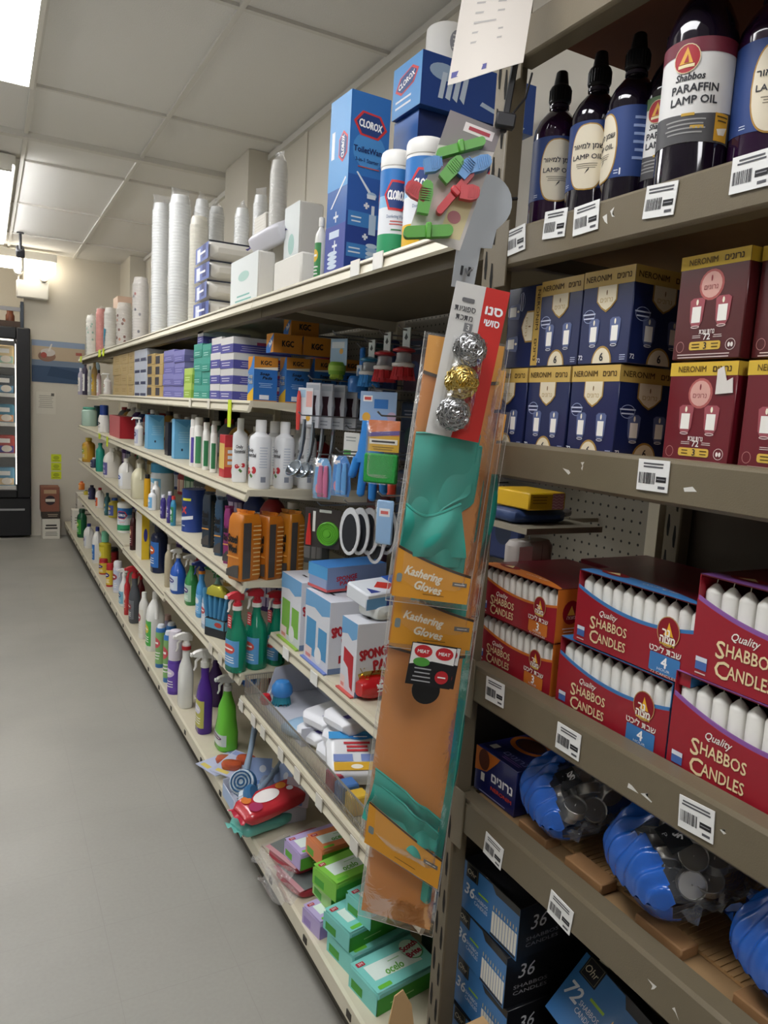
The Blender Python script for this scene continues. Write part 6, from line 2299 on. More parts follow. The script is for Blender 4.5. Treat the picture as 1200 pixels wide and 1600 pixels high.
def wool_pack(w, d, h, main, seed, band='#4a4745'):
    t = empty_thing('steel_wool_pack')
    f = MB(); mm = M(main, .28, coat=.4, bump=.4, bscale=70); gr = M(band, .28, coat=.4, bump=.4, bscale=70)
    secs = []
    n = 18
    for i in range(n + 1):
        s = i / n
        e = 1 - .22 * max(0, (s - .86) / .14) ** 2 - .10 * max(0, (.06 - s) / .06) ** 2
        q = 1 + .014 * sin(13 * s + seed)
        secs.append((h * .95 * s, w / 2 * e * q, d / 2 * e * q, 7))
    f.loft(secs, mm, 40)
    f.grid(lambda u, v: ((u - .5) * w * (.78 + .2 * v), (u - .5) * .02 + d * .05 * sin(16 * u + seed), h * (.94 + .06 * v)), 12, 3, mm)
    f.build('wrapper', t)
    for k, ww in (('F', w), ('R', d)):
        l = MB(); a = Art(l, (lambda b: lambda u, v, e: b(u, v, e + .0022))(face(k, w, d, h)))
        tx = k == 'F'
        c = -ww * .03
        if tx:
            a.text('Steel', c, h * .60, h * .11, '#17171a', 1, fit=ww * .62, bold=.08); a.text('Wool', c, h * .46, h * .11, '#17171a', 1, fit=ww * .56, bold=.08)
            a.rect(-ww * .40, h * .33, ww * .40, h * .35, '#e0a050', 1)
            a.poly([(-ww * .42, h * .05), (ww * .42, h * .05), (ww * .42, h * .24), (ww * .1, h * .22), (-ww * .42, h * .14)], gr, 1)
        else:
            a.rect(-ww * .42, h * .04, -ww * .06, h * .84, gr, 0); a.lines(ww * .02, ww * .40, h * .06, h * .82, 12, '#e0b878', 0, .3)
        l.build('printed_front' if tx else 'printed_side', t)
    return t


yw = YB[0] + .045
for i, (L, R, tp, c, lb) in enumerate(((357, 404, 797, '#c8761c', 'orange steel wool pack, frontmost at the near end of fourth shelf'), (399, 437, 800, '#b86a1c', 'orange steel wool pack, middle one at the near end of fourth shelf'), (433, 470, 797, '#b8741f', 'orange steel wool pack, deepest at the near end of fourth shelf'))):
    x = xat((L + R) / 2, yw, z + .05)
    wd_ = (R - L) / FPX * depth(x, yw, z)
    put(wool_pack(.085, wd_ * .86, zat(tp, x, yw) - z, c, i * 2.1), lb, 'steel wool pack', (x + .004, yw + .008, z), AISLE + .30)
for i, (L, R, tp, x, c, lb) in enumerate(((316, 337, 768, .80, '#22303f', 'dark blue steel wool pack beside the blue canister'), (335, 355, 776, .80, '#2a4a66', 'navy steel wool pack second from the blue canister'), (349, 364, 790, .785, '#8a2a6c', 'magenta steel wool pack beside the orange packs'))):
    y, r, h = cyl_at(L, R, tp, x, z)
    put(wool_pack(r * 1.7, r * 1.5, h, c, i + 7.3), lb, 'steel wool pack', (x, y, z), AISLE + .55)

# ---------------------------------------------------------------- fifth shelf: sprays and cleaners
zs = [q + .0005 for q in ZC_]


def zfor(px, x=.79):
    y = yat(px, x, .6)
    for i in range(4):
        if y < YB[i + 1]:
            return zs[i]
    return zs[3]


def bt(fn, L, R, tp, x, label, cat, kind=None, rz=AISLE, **k):
    zz = zfor((L + R) / 2, x)
    y, r, h = cyl_at(L, R, tp, x, zz)
    return put(fn(r=r, h=h, **k), label, cat, (x, y, zz), rz)


RBt = lambda r, h, **k: round_bottle('cleaner_bottle', r, h, **k)
JGt = lambda r, h, **k: jug('cleaner_jug', r * 1.7, r * 1.9, h, **k)
ARt = lambda r, h, **k: aerosol('aerosol_can', r, h, **k)
SPt = lambda r, h, **k: spray_bottle('spray_bottle', r * 2, r * 1.5, h, **k)
W = M('#e9e7e2', .4)
bt(RBt, 123, 132, 752, .82, 'orange bottle farthest on the fifth shelf', 'bottle', body=M('#d9762c', .3), cap=M('#c9542c', .4), lab='#d98f3c', ac='#e9d6b0')
bt(RBt, 131, 139, 766, .82, 'yellow-green bottle second from the far end of fifth shelf', 'bottle', body=M('#b9a832', .3), cap=M('#3a4a2c', .4), lab='#c9b83c', ac='#5a7a3c')
bt(RBt, 138, 149, 758, .83, 'dark navy bottle third from the far end of fifth shelf', 'bottle', body=M('#2a2a44', .3), cap=M('#1c1c2c', .4), lab='#33335a', ac='#8a8ab0')
bt(JGt, 149, 163, 762, .83, 'white jug with red cap on the far part of fifth shelf', 'jug', body=W, cap=M('#a8202b', .4), lab='#d9622c', ac='#2c3f86')
bt(RBt, 163, 172, 770, .83, 'dark green bottle beside the red-capped jug', 'bottle', body=M('#2c5a5a', .3), cap=M('#1f3f44', .4), lab='#3a6a7a', ac='#c9b45a')
bt(RBt, 170, 188, 778, .86, 'olive bottle with colourful label left of the wipes canister', 'bottle', body=M('#b9a83c', .3), cap=M('#2f5a9c', .4), lab='#4a5aa0', ac='#e0b83c')
y, r, h = cyl_at(184, 206, 785, .83, zs[2])
put(wipes('wipes_canister', r, h, '#2f9a66', '#3a8a5a'), 'blue and green wipes canister on the fifth shelf', 'canister', (.83, y, zfor(195, .83)), -.9)
bt(RBt, 203, 213, 800, .79, 'slim dark brown bottle beside the wipes canister', 'bottle', body=M('#3a1a1c', .25), cap=M('#2a1416', .4), lab='#5a1f24', ac='#c9a27a')
zz = zfor(225, .79)
box_at(212, 221, 233, 805, .785, zz, 'cleaner_box', '#e3c02c', 'narrow yellow and white box beside the dark brown bottle', 'box', lambda f, w, d, h: (Art(f, face('F', w, d, h)).rect(-w * .5, 0, w * .5, h, '#e6e2d4', 0), Art(f, face('R', w, d, h)).ell(0, h * .55, d * .25, h * .15, '#3a3a8c', 0)))
bt(RBt, 233, 264, 818, .82, 'large dark blue bottle with colourful label on the fifth shelf', 'bottle', body=M('#18213f', .25), cap=M('#161a2c', .4), lab='#2f6ab4', ac='#d9622c', neck=.4, oval=.8, caph=.16)
bt(RBt, 257, 271, 850, .80, 'clear bottle between the dark blue bottle and the blue spray', 'bottle', body=M('#b9ad92', .12), cap=M('#c9c2b4', .4))
bt(SPt, 263, 293, 857, .80, 'blue spray bottle with white trigger on the fifth shelf', 'spray bottle', body=M('#2a5ab4', .2), head=W, trig=W, lab='#c9d6e8', ac='#4a4a8c')
bt(SPt, 286, 312, 866, .81, 'green spray bottle with white trigger on the fifth shelf', 'spray bottle', body=M('#3a8a4c', .2), head=M('#dcdad4', .4), trig=W, lab='#a9c9b4', ac='#5a4a7c')
bt(SPt, 304, 324, 876, .80, 'light blue bottle with orange collar and dark blue trigger', 'spray bottle', body=M('#4f9ad4', .25), head=M('#2a3a7c', .35), trig=M('#2a3a7c', .35), collar=M('#e08a2c', .4), lab='#7ab8e6', ac='#e9eef2')
bt(RBt, 312, 336, 920, .785, 'pale blue bottle with curved white and red label before the brush cards', 'bottle', body=M('#b9cfe6', .25), cap=M('#7a5a9c', .4), lab='#d5dfec', ac='#c9545a', oval=.7, neck=.4)
bt(SPt, 330, 350, 890, .92, 'green-triggered bottle behind the hanging blue brush pack', 'spray bottle', body=M('#8fb4a4', .25), head=M('#2f8a3c', .35), trig=M('#2f8a3c', .35))
# pack of blue duster heads, foil top
zz = zs[0]
yq = yat(343, .80, zz)
t = empty_thing('duster_pack')
f = MB()
for k in range(5):
    f.T = Matrix.Translation((-.050 + .022 * k, .0, .075)) @ Matrix.Rotation(.10 * (k - 2), 4, 'Y')
    f.loft([(0, .009, .014, 3), (.10, .009, .014, 3), (.112, .006, .01)], M('#3f7fa8', .35), 12)
f.T = None
f.build('duster', t)
f = MB(); f.box(-.056, -.016, 0, .056, .016, .072, M('#23272c', .4), .003); a = Art(f, face('F', .112, .032, .07)); a.rect(-.05, .035, .05, .07, '#5fa0c0', 0); a.ell(.02, .052, .02, .01, '#b8433c', 1); a = Art(f, face('R', .112, .032, .07)); a.rect(-.015, .035, .015, .07, '#5fa0c0', 0); f.build('tray', t)
f = MB(); f.loft([(.165, .06, .018, 3), (.19, .055, .02, 2.5), (.205, .03, .012)], M('#c9c24a', .2, metal=.6, bump=.8, bscale=60), 16); f.build('foil_top', t)
put(t, 'pack of slim blue dusters with shiny yellow top on the fifth shelf', 'duster pack', (.79, yq, zz), AISLE + .5)
GL = M('#22a382', .10, trans=.55)
yg = YB[0] + .05
for i, (L, R, tp, lb) in enumerate(((351, 386, 924, 'green glass-cleaner spray with red trigger, frontmost at the shelf end'), (381, 420, 920, 'green glass-cleaner spray with red trigger, second at the shelf end'), (417, 450, 925, 'green glass-cleaner spray with red trigger, deepest at the shelf end'))):
    x = xat((L + R) / 2, yg, zz + .05)
    wd_ = (R - L) / FPX * depth(x, yg, zz)
    t = spray_bottle('spray_bottle', wd_ * .95, wd_ * .8, zat(tp, x, yg) - zz, GL, M('#c92c3c', .35), M('#e9e7e2', .4), '#5f9fd4', '#d8564e', collar=M('#e9e7e2', .4))
    g = MB(); g.box(-.012, -.0295, .155, .012, -.029, .20, M('#c9353c', .4)); a = Art(g, lambda u, v, e: (u, -.0295 - e, v)); a.lines(-.009, .009, .16, .195, 4, '#f0e2df', 0); g.build('neck_tag', t)
    put(t, lb, 'spray bottle', (x, yg + .012 * i, zz), AISLE + .25)

# ---------------------------------------------------------------- bottom deck, far to near
z = ZBASE + .0005


def bb(fn, L, R, tp, x, label, cat, rz=AISLE, **k):
    y, r, h = cyl_at(L, R, tp, x, z)
    return put(fn(r=r, h=h, **k), label, cat, (x, y, z), rz)


prn = lambda f, w, d, h: (Art(f, face('F', w, d, h)).lines(-w * .3, w * .3, h * .3, h * .7, 3, '#6a645a', 0), Art(f, face('R', w, d, h)).lines(-d * .3, d * .3, h * .3, h * .7, 3, '#6a645a', 0))
place(carton('white_carton', .20, .22, .34, '#d5cfc3', prn), 'white carton with dark print at the far end of the bottom deck', 'carton', (.93, 8.30, z))
place(carton('white_carton', .16, .10, .20, '#dcd7cc', prn), 'small white carton in front of the larger one on the bottom deck', 'carton', (.80, 8.05, z))
bb(RBt, 119, 137, 795, .80, 'dark green bottle at the far end of the bottom deck', 'bottle', body=M('#1f5a3c', .2), cap=M('#1a4430', .4), lab='#3f9a3c', ac='#c9d86a', oval=.8)
bb(JGt, 131, 147, 818, .80, 'white bleach jug with navy cap, farther of the pair', 'jug', body=W, cap=M('#27307a', .4), lab='#d5d9e2', ac='#6a4a8c')
bb(JGt, 144, 160, 823, .79, 'white bleach jug with navy cap, nearer of the pair', 'jug', body=W, cap=M('#27307a', .4), lab='#3a74bc', ac='#7ab0e0')
bb(RBt, 153, 175, 830, .80, 'yellow bottle with mint green cap on the bottom deck', 'bottle', body=M('#c9b832', .25), cap=M('#7fc9a4', .4), lab='#d9c83c', ac='#e9e6c0', neck=.35, caph=.25, oval=.8)
bb(ARt, 167, 185, 855, .90, 'black-topped aerosol can behind the red spray cans', 'spray can', body=M('#7a1f24', .3), cap=M('#1a1a1c', .4), band='#a8282c', ac='#e0b83c')
bb(ARt, 155, 169, 872, .785, 'red and yellow aerosol can, first of the pair beyond the white bottles', 'spray can', body=M('#b8262c', .3), cap=M('#a8202b', .4), band='#d9b83c', ac='#4a2f7c')
bb(ARt, 166, 178, 880, .775, 'red and yellow aerosol can, second of the pair beyond the white bottles', 'spray can', body=M('#b8262c', .3), cap=M('#b8262c', .4), band='#d9b83c', ac='#3a2f7c')
bb(ARt, 177, 191, 876, .80, 'white aerosol can on the bottom deck beside the red cans', 'spray can', body=M('#dcdbe2', .3), cap=M('#e6e4e6', .4), band='#c9cfe0', ac='#a8404c')
bb(SPt, 184, 203, 888, .785, 'white spray bottle with blue label on the bottom deck', 'spray bottle', body=W, head=W, trig=W, lab='#7ab8d0', ac='#2f4a8c', rz=AISLE)
bb(RBt, 194, 203, 900, .77, 'slim red bottle beside the white spray bottle', 'bottle', body=M('#b83034', .3), cap=M('#c9353c', .4), lab='#c24a44', ac='#e9d0c8')
bb(SPt, 199, 221, 884, .785, 'dark grey spray bottle with red trigger on the bottom deck', 'spray bottle', body=M('#4f5257', .25), head=M('#c22a34', .35), trig=M('#c22a34', .35), lab='#6a6d72', ac='#8f3a3c')
bb(SPt, 212, 228, 895, .90, 'red-triggered spray bottle behind the dark grey one', 'spray bottle', body=M('#6a2428', .25), head=M('#b8262c', .35), trig=M('#b8262c', .35))
bb(RBt, 217, 232, 925, .78, 'slim white bottle with white cap left of the green-labelled jug', 'bottle', body=M('#e9e7e0', .35), cap=M('#efeeea', .4), lab='#e2ded0', ac='#a84a52', neck=.5, caph=.1)
bb(JGt, 228, 256, 924, .80, 'white jug with green label on the bottom deck', 'jug', body=M('#ecebe6', .4), cap=M('#efeeea', .4), lab='#4fae4c', ac='#d9c83c')
bb(ARt, 252, 268, 960, .90, 'pale lilac can behind the blue and green spray cans', 'spray can', body=M('#9a96b4', .3), cap=M('#c9a9a0', .4))
for i, (L, R, tp, x, lb) in enumerate(((243, 259, 975, .775, 'blue and green spray can, farther front one of the group'), (255, 271, 985, .768, 'blue and green spray can, nearer front one of the group'), (259, 275, 972, .84, 'blue and green spray can in the back row of the group'))):
    bb(ARt, L, R, tp, x, lb, 'spray can', body=M('#3a74b4', .3), cap=M('#d5dae2', .4), band='#7fae6a', ac='#c9545a', caph=.08, capr=.75)
bb(ARt, 262, 284, 984, .765, 'purple aerosol can with tall grey-lilac cap on the bottom deck', 'spray can', body=M('#5a3a9c', .3), cap=M('#d5cfd8', .4), band='#6a4aae', ac='#d9c9e6', caph=.46, capr=.95)
bb(SPt, 275, 304, 988, .775, 'white unlabelled spray bottle with red collar on the bottom deck', 'spray bottle', body=M('#e6e6e0', .35), head=W, trig=W, collar=M('#b8262c', .35), rz=AISLE)
bb(SPt, 303, 334, 1014, .785, 'purple spray bottle with white trigger on the bottom deck', 'spray bottle', body=M('#4f2a8c', .2), head=W, trig=W, lab='#b9b45a', ac='#d9d6e6', rz=AISLE)
bb(SPt, 324, 348, 1010, .90, 'purple spray bottle with white trigger in the second row', 'spray bottle', body=M('#3a2058', .25), head=W, trig=W, rz=AISLE + .8)
bb(SPt, 332, 375, 1054, .83, 'bright green spray bottle with clear trigger lying back on bottom deck', 'spray bottle', body=M('#6cc23c', .2), head=M('#d9dcd8', .2), trig=M('#d9dcd8', .2), lab='#c9d6d0', ac='#5a2f5c', waist=True, rz=AISLE)

# ---------------------------------------------------------------- back rows, mostly hidden
ONES = ['first', 'second', 'third', 'fourth', 'fifth', 'sixth', 'seventh', 'eighth', 'ninth', 'tenth', 'eleventh', 'twelfth', 'thirteenth', 'fourteenth', 'fifteenth', 'sixteenth', 'seventeenth', 'eighteenth', 'nineteenth', 'twentieth']


def back_proto(c1, c2, r, h, n):
    f = MB(); a_, b_ = M(c1, .35), M(c2, .4)
    f.loft([(0, r, r * .8, 3), (h * .62, r, r * .8, 3), (h * .78, r * .7, r * .6, 2.4), (h * .86, r * .35, r * .35)], a_, 14)
    f.lathe([(r * .42, h * .86), (r * .42, h * .99), (r * .3, h)], b_, 12)
    a = Art(f, cyl(r, r * .8, 3), r * .4); a.rect(-r * 1.2, h * .1, r * 1.2, h * .5, n, 0)
    return f.build('bottle')


BPR = [('white', '#d9d6cf', '#c9c6c0', '#7f9ac0'), ('dark blue', '#27376f', '#d9d8d4', '#c9cfe0'), ('green', '#3a7a54', '#d9d8d4', '#b9d0b4'), ('amber', '#a5803a', '#3a3430', '#d9cfa8'), ('purple', '#4a3272', '#d9d8d4', '#c9b9d8'), ('red', '#9c2a30', '#2a2a2c', '#e0c9b4'), ('grey', '#6f7478', '#9c2a30', '#b9bcc0')]
bps = None
for nm, zz, hh, ya, yb_ in (('third', ZA, .20, 2.62, 7.2), ('fourth', ZBb, .21, 2.62, 7.2), ('fifth', None, .22, 2.62, 7.2), ('bottom', ZBASE, .26, 2.62, 7.6)):
    for k in range(20):
        y = ya + (yb_ - ya) * k / 19
        q = (k * 3 + len(nm)) % 7
        z_ = zz if zz else [v for b_, v in zip(YB[1:], ZC_) if y < b_][0]
        lb = '%s bottle in the back row of the %s shelf, %s from the near end' % (BPR[q][0], nm, ONES[k])
        if bps is None:
            bps = {}
        for b_ in YB:
            if abs(y - b_) < .075:
                y = b_ + math.copysign(.078, y - b_)
        loc = (1.12, y, z_ + .0008)
        sc_ = hh / .22 * (.9 + .1 * ((k * 7) % 3) / 2)
        if q not in bps:
            bps[q] = place(back_proto(BPR[q][1], BPR[q][2], .045, .22, BPR[q][3]), lb, 'bottle', loc, AISLE + .5)
            bps[q].scale = (1.3, 1.3, sc_)
        else:
            dup(bps[q], lb, loc, AISLE + .5, scale=(1.3, 1.3, sc_))
# ---------------------------------------------------------------- near bay: goods on hooks
def pt(px, py, x):
    a = CX * ((px - 600) / FPX) - CU * ((py - 800) / FPX) + CF
    k = x / a.x
    return Vector((x, a.y * k, CAMH + a.z * k))


def sz(px, p):
    return px / FPX * depth(p.x, p.y, p.z)


HK = M('#8d8d8d', .3, metal=.8)


def peg(p, x0=None):
    f = MB(); f.tube([(GB, p.y, p.z + .012), (p.x - .01, p.y, p.z + .012), (p.x - .022, p.y, p.z + .022)], .0025, HK, 6)
    f.box(GB - .004, p.y - .012, p.z - .01, GB, p.y + .012, p.z + .03, HK)
    f.build('peg_hook', gd)


CLRB = film('#eef2f6', .05, .08, .5, 40)


def bag_over(w, h, d, parent, nm='clear_bag'):
    f = MB()
    f.grid(lambda u, v: (-w / 2 + w * u, -.002 - d * (1 - abs(2 * u - 1) ** 4) * min(1, 5 * v) * min(1, 6 * (1 - v)), -h * v), 10, 12, CLRB)
    f.build(nm, parent)


def bristles(f, r, z0, z1, m, n=90, spread=1.25, seed=0):
    rnd = random.Random(seed)
    for k in range(n):
        a = 2 * pi * rnd.random(); q = r * sqrt(rnd.random())
        x, y = q * cos(a), q * sin(a)
        f.tube([(x, y, z0), (x * spread, y * spread, z1)], [.0012, .0009], m, 4)
    f.loft([(z0, r * .9, r * .9), (z1 + (z0 - z1) * .3, r * 1.08, r * 1.08)] if z0 < z1 else [(z1 + (z0 - z1) * .3, r * 1.08, r * 1.08), (z0, r * .9, r * .9)], m, 18)


def dish_brush(label, p, col, bcol, s, rz=AISLE):
    """palm brush hanging bristles down: domed knob, clear waist, white plate, bristles"""
    t = T('dish_brush', label, 'dish brush', p, rz)
    r = s / 2
    c = M(col, .3)
    f = MB(); f.lathe([(.001, 0), (r * .55, -.003), (r * .92, -r * .25), (r * .95, -r * .42), (r * .5, -r * .5)][::-1], c, 24); f.build('knob', t)
    f = MB(); f.lathe([(r * .72, -r * 1.35), (r * .62, -r * 1.0), (r * .62, -r * .6), (r * .5, -r * .5)], M('#dfe3e6', .08, trans=.6), 24); f.build('clear_waist', t)
    f = MB(); f.lathe([(r * .70, -r * 1.75), (r * .95, -r * 1.65), (r * .95, -r * 1.42), (r * .72, -r * 1.34)], M('#e6e4e0', .4), 24); f.build('plate', t)
    f = MB(); bristles(f, r * .82, -r * 1.7, -r * 2.75, M(bcol, .45), 110, 1.3); f.build('bristles', t)
    f = MB(); f.box(-r * .6, .004, -.01, r * .6, .006, r * 1.5, M('#c9d2cf', .45)); a = Art(f, lambda u, v, e: (u, .004 - e, v)); a.poly([(-r * .3, r * .7), (0, r * 1.1), (r * .3, r * .7), (0, r * .5)], '#2f3a36', 0); f.build('hang_card', t)
    f = MB(); f.tube([(0, .005, r * 1.5), (0, .003, r * 1.7)], .0012, HK, 5); f.build('loop', t)
    return t


for (px, py, x, c, b, w, lb) in ((578, 557, .98, '#2f7fa8', '#3f9ae0', 34, 'blue palm dish brush on a hook, left of the red ones'), (602, 547, .97, '#b8242c', '#c92c34', 36, 'red palm dish brush on a hook, left one'), (632, 541, .97, '#b8242c', '#c92c34', 38, 'red palm dish brush on a hook, right one in a clear bag')):
    p = pt(px, py, x)
    dish_brush(lb, p, c, b, sz(w, p))
    peg(p + Vector((0, 0, .03)))
p = pt(567, 548, 1.04)
t = T('dish_brush', 'long-handled blue dish brush hanging behind the palm brushes', 'dish brush', p, AISLE)
f = MB(); f.box(-.012, -.006, -.15, .012, .006, .01, M('#2f74c0', .3), .004); f.build('handle', t)
f = MB(); f.lathe([(.030, -.13), (.033, -.12), (.033, -.09), (.026, -.08)], M('#2f74c0', .3), 20); f.build('head', t, loc=(0, -.01, .0))
f = MB(); f.box(-.018, -.010, -.10, .018, -.008, -.045, M('#cdd6de', .4), .001); a = Art(f, lambda u, v, e: (u, -.010 - e, v)); a.ell(0, -.07, .010, .016, '#5a86b8', 0); f.build('round_tag', t)
peg(p)
p = pt(500, 553, 1.06)
t = T('scrub_brush', 'red oval scrub brush with white window hanging at the back', 'scrub brush', p, AISLE + .5)
f = MB(); f.T = Matrix.Rotation(.35, 4, 'Y'); f.loft([(-.024, .046, .012, 2.2, 0, -.01), (-.012, .055, .022, 2.2, 0, -.012), (.012, .055, .022, 2.2, 0, -.012), (.024, .046, .012, 2.2, 0, -.01)], M('#c02a34', .3), 24); a = Art(f, lambda u, v, e: (u, -.035 - e, v)); a.ell(-.012, .0, .028, .016, '#e6e2de', 0); f.T = None; f.build('body', t)
f = MB(); f.box(-.03, .0, .02, .04, .002, .055, M('#7f98b8', .4)); f.build('hang_card', t)
bag_over(.12, .08, .05, t); peg(p + Vector((0, 0, .05)))
p = pt(527, 566, 1.0)
t = T('scrub_brush', 'lime green round scrubber under a pale blue card on a hook', 'scrub brush', p, AISLE + .4)
f = MB(); f.box(-.036, .004, -.01, .036, .006, .075, M('#9fbfd8', .4)); a = Art(f, lambda u, v, e: (u, .004 - e, v)); a.ell(.012, .035, .008, .009, '#e0a83c', 0); a.rect(-.03, .045, .025, .065, '#dde6ea', 0); f.build('hang_card', t)
f = MB(); f.lathe([(.026, -.040), (.028, -.030), (.028, -.008), (.022, .0), (.001, .001)], M('#86b83c', .4), 20); f.lathe([(.0285, -.028), (.0290, -.020), (.0285, -.012)], M('#a9cf5a', .4), 20, caps=False); f.build('body', t)
f = MB(); bristles(f, .022, -.038, -.055, M('#a9c84a', .5), 60, 1.15); f.build('bristles', t)
peg(p + Vector((0, 0, .075)))

# six dark-windowed utensil cards along one hook, ladles below
p0 = pt(491, 598, .93)
w_, h_ = .066, sz(70, p0)
f = MB(); f.box(-w_ / 2, -.004, -h_, w_ / 2, .004, 0, M('#d2d5da', .4), .001)
a = Art(f, lambda u, v, e: (u, -.004 - e, v))
a.poly([(-w_ * .2, -h_ * .28), (w_ * .28, -h_ * .28), (w_ * .20, -h_ * .5), (w_ * .28, -h_ * .72), (-w_ * .2, -h_ * .72), (-w_ * .12, -h_ * .5)], '#3a1a24', 0); a.rect(-w_ * .45, -h_ * .16, w_ * .45, -h_ * .05, '#b9c0c8', 0); a.lines(-w_ * .4, w_ * .3, -h_ * .95, -h_ * .8, 2, '#9aa0a8', 0)
a = Art(f, lambda u, v, e: (w_ / 2 + e, u, v)); a.rect(-.003, -h_, .003, -h_ * .5, '#b9bcc2', 0)
src = f.build('utensil_card')
ords = ('frontmost', 'second', 'third', 'fourth', 'fifth', 'deepest')
for i in range(6):
    p = p0 + Vector((.040 * i, -.008 * i, -.001 * i))
    if i == 0:
        place(src, 'grey card with dark red window, %s of six on one hook' % ords[i], 'utensil card', p, AISLE + .35)
    else:
        dup(src, 'grey card with dark red window, %s of six on one hook' % ords[i], p, AISLE + .35)
peg(p0 + Vector((0, 0, .0)))
p = pt(478, 606, .90)
t = T('scraper_card', 'red and pale card with slim red scraper hanging before the grey cards', 'scraper', p, AISLE + .5)
f = MB(); f.box(-.030, .0, -.115, .030, .002, .0, M('#dfe2e6', .4)); a = Art(f, lambda u, v, e: (u, .0 - e, v)); a.rect(.004, -.06, .028, -.01, '#e6b0a8', 0); a.ell(.014, -.095, .009, .010, '#d9a83c', 0); a.rect(-.028, -.03, .0, -.006, '#a9c9e0', 0); f.build('hang_card', t)
f = MB(); f.loft([(-.135, .007, .004), (-.08, .009, .005), (-.03, .008, .004), (-.01, .004, .003)], M('#d0463f', .35), 12); f.build('scraper', t, loc=(-.022, -.006, 0))
SILV = M('#b9c4d0', .15, metal=.9)


def ladle():
    t = empty_thing('ladle')
    f = MB(); f.tube([(0, 0, 0), (0, -.003, -.06), (0, -.008, -.10), (.0, -.02, -.135)], [.006, .008, .006, .005], SILV, 8); f.build('handle', t)
    f = MB()
    f.T = Matrix.Translation((0, -.035, -.155)) @ Matrix.Rotation(radians(55), 4, 'X')
    f.lathe([(.004, -.020), (.020, -.014), (.029, 0), (.031, .004), (.029, .004), (.019, -.011), (.002, -.017)], SILV, 24)
    f.build('bowl', t)
    return t


l0 = ladle()
for i, (px, py, x) in enumerate(((476, 655, .88), (490, 660, .93), (505, 662, .98), (522, 664, 1.03))):
    p = pt(px, py, x)
    lb = 'shiny ladle hanging below the grey cards, %s from the aisle' % ('first', 'second', 'third', 'fourth')[i]
    if i == 0:
        put(l0, lb, 'ladle', p, AISLE + .3)
    else:
        dup(l0, lb, p, AISLE + .3)
    if i == 0:
        peg(p)
# pink and blue grip packs
for i, (px, py, x, c, c2, lb) in enumerate(((506, 716, .90, '#c96a92', '#6fb0e0', 'pink tool pack with light blue card hanging low beside the ladles'), (535, 712, .92, '#5fa4e0', '#3f84c8', 'light blue tool pack hanging low beside the pink one'))):
    p = pt(px, py, x)
    t = T('tool_pack', lb, 'tool pack', p, AISLE + .7)
    hh = sz(64, p)
    f = MB(); f.prism([(-.030, -hh), (.026, -hh), (.032, -hh * .8), (.026, -hh * .2), (.012, 0), (-.012, 0), (-.026, -hh * .2), (-.034, -hh * .8)], 0, .002, M(c2, .4)); a = Art(f, lambda u, v, e: (u, -e, v)); a.rect(-.024, -hh * .22, -.006, -hh * .12, '#f0e6e2', 0); a.ell(-.012, -hh * .75, .012, .018, '#e08a92', 0); f.build('hang_card', t)
    f = MB()
    for dx in (-.004, .014):
        f.loft([(-hh * .94, .008, .006, 3, dx, -.008), (-hh * .5, .009, .007, 3, dx, -.010), (-hh * .18, .006, .005, 3, dx, -.008)], M(c, .35), 12)
    f.build('grip', t)
    bag_over(.066, hh, .022, t); peg(p)

# long blue glove
p = pt(592, 615, .93)
t = T('rubber_glove', 'long bright blue rubber glove hanging from a pale blue card', 'rubber glove', p, AISLE + .62)
BG = M('#2f82d0', .35, noise=.04)
f = MB(); f.box(-.055, .0, -.075, .055, .002, .005, M('#8fa9c9', .4)); a = Art(f, lambda u, v, e: (u, -e, v)); a.rect(-.046, -.022, -.018, -.006, '#e9e6e2', 0); a.rect(-.042, -.018, -.022, -.010, '#c94a44', 1); a.rect(-.012, -.04, .03, -.015, '#2f6fb4', 0); a.ell(-.034, -.064, .0125, .0125, '#d9a23c', 1); a.ell(.042, -.06, .014, .012, '#b9a0b4', 0); f.build('hang_card', t)
H_ = sz(165, p)
f = MB()
f.loft([(-H_ * .56, .040, .013, 2.6, -.010, -.008), (-H_ * .50, .041, .014, 2.6, -.008, -.008), (-H_ * .36, .040, .014, 2.6, -.002, -.008), (-H_ * .30, .041, .015, 2.4, .0, -.008)], BG, 22)
f.loft([(-H_ * .66, .050, .013, 2.6, -.014, -.008), (-H_ * .56, .041, .013, 2.6, -.010, -.008)], BG, 22)
f.loft([(-H_ * .30, .041, .015, 2.4, .0, -.008), (-H_ * .26, .040, .015, 2.4, .0, -.008)], BG, 22)
for (x0, x1, z1) in ((-.050, -.064, -.80), (-.026, -.034, -.97), (.002, .002, -1.0), (.026, .036, -.93)):
    f.tube([(x0, -.008, -H_ * .62), ((x0 + x1) / 2, -.009, -H_ * (.62 - z1) / 2), (x1, -.010, H_ * z1), (x1, -.010, H_ * z1 - .006)], [.0125, .0125, .011, .005], BG, 10)
f.build('glove', t)
peg(p)
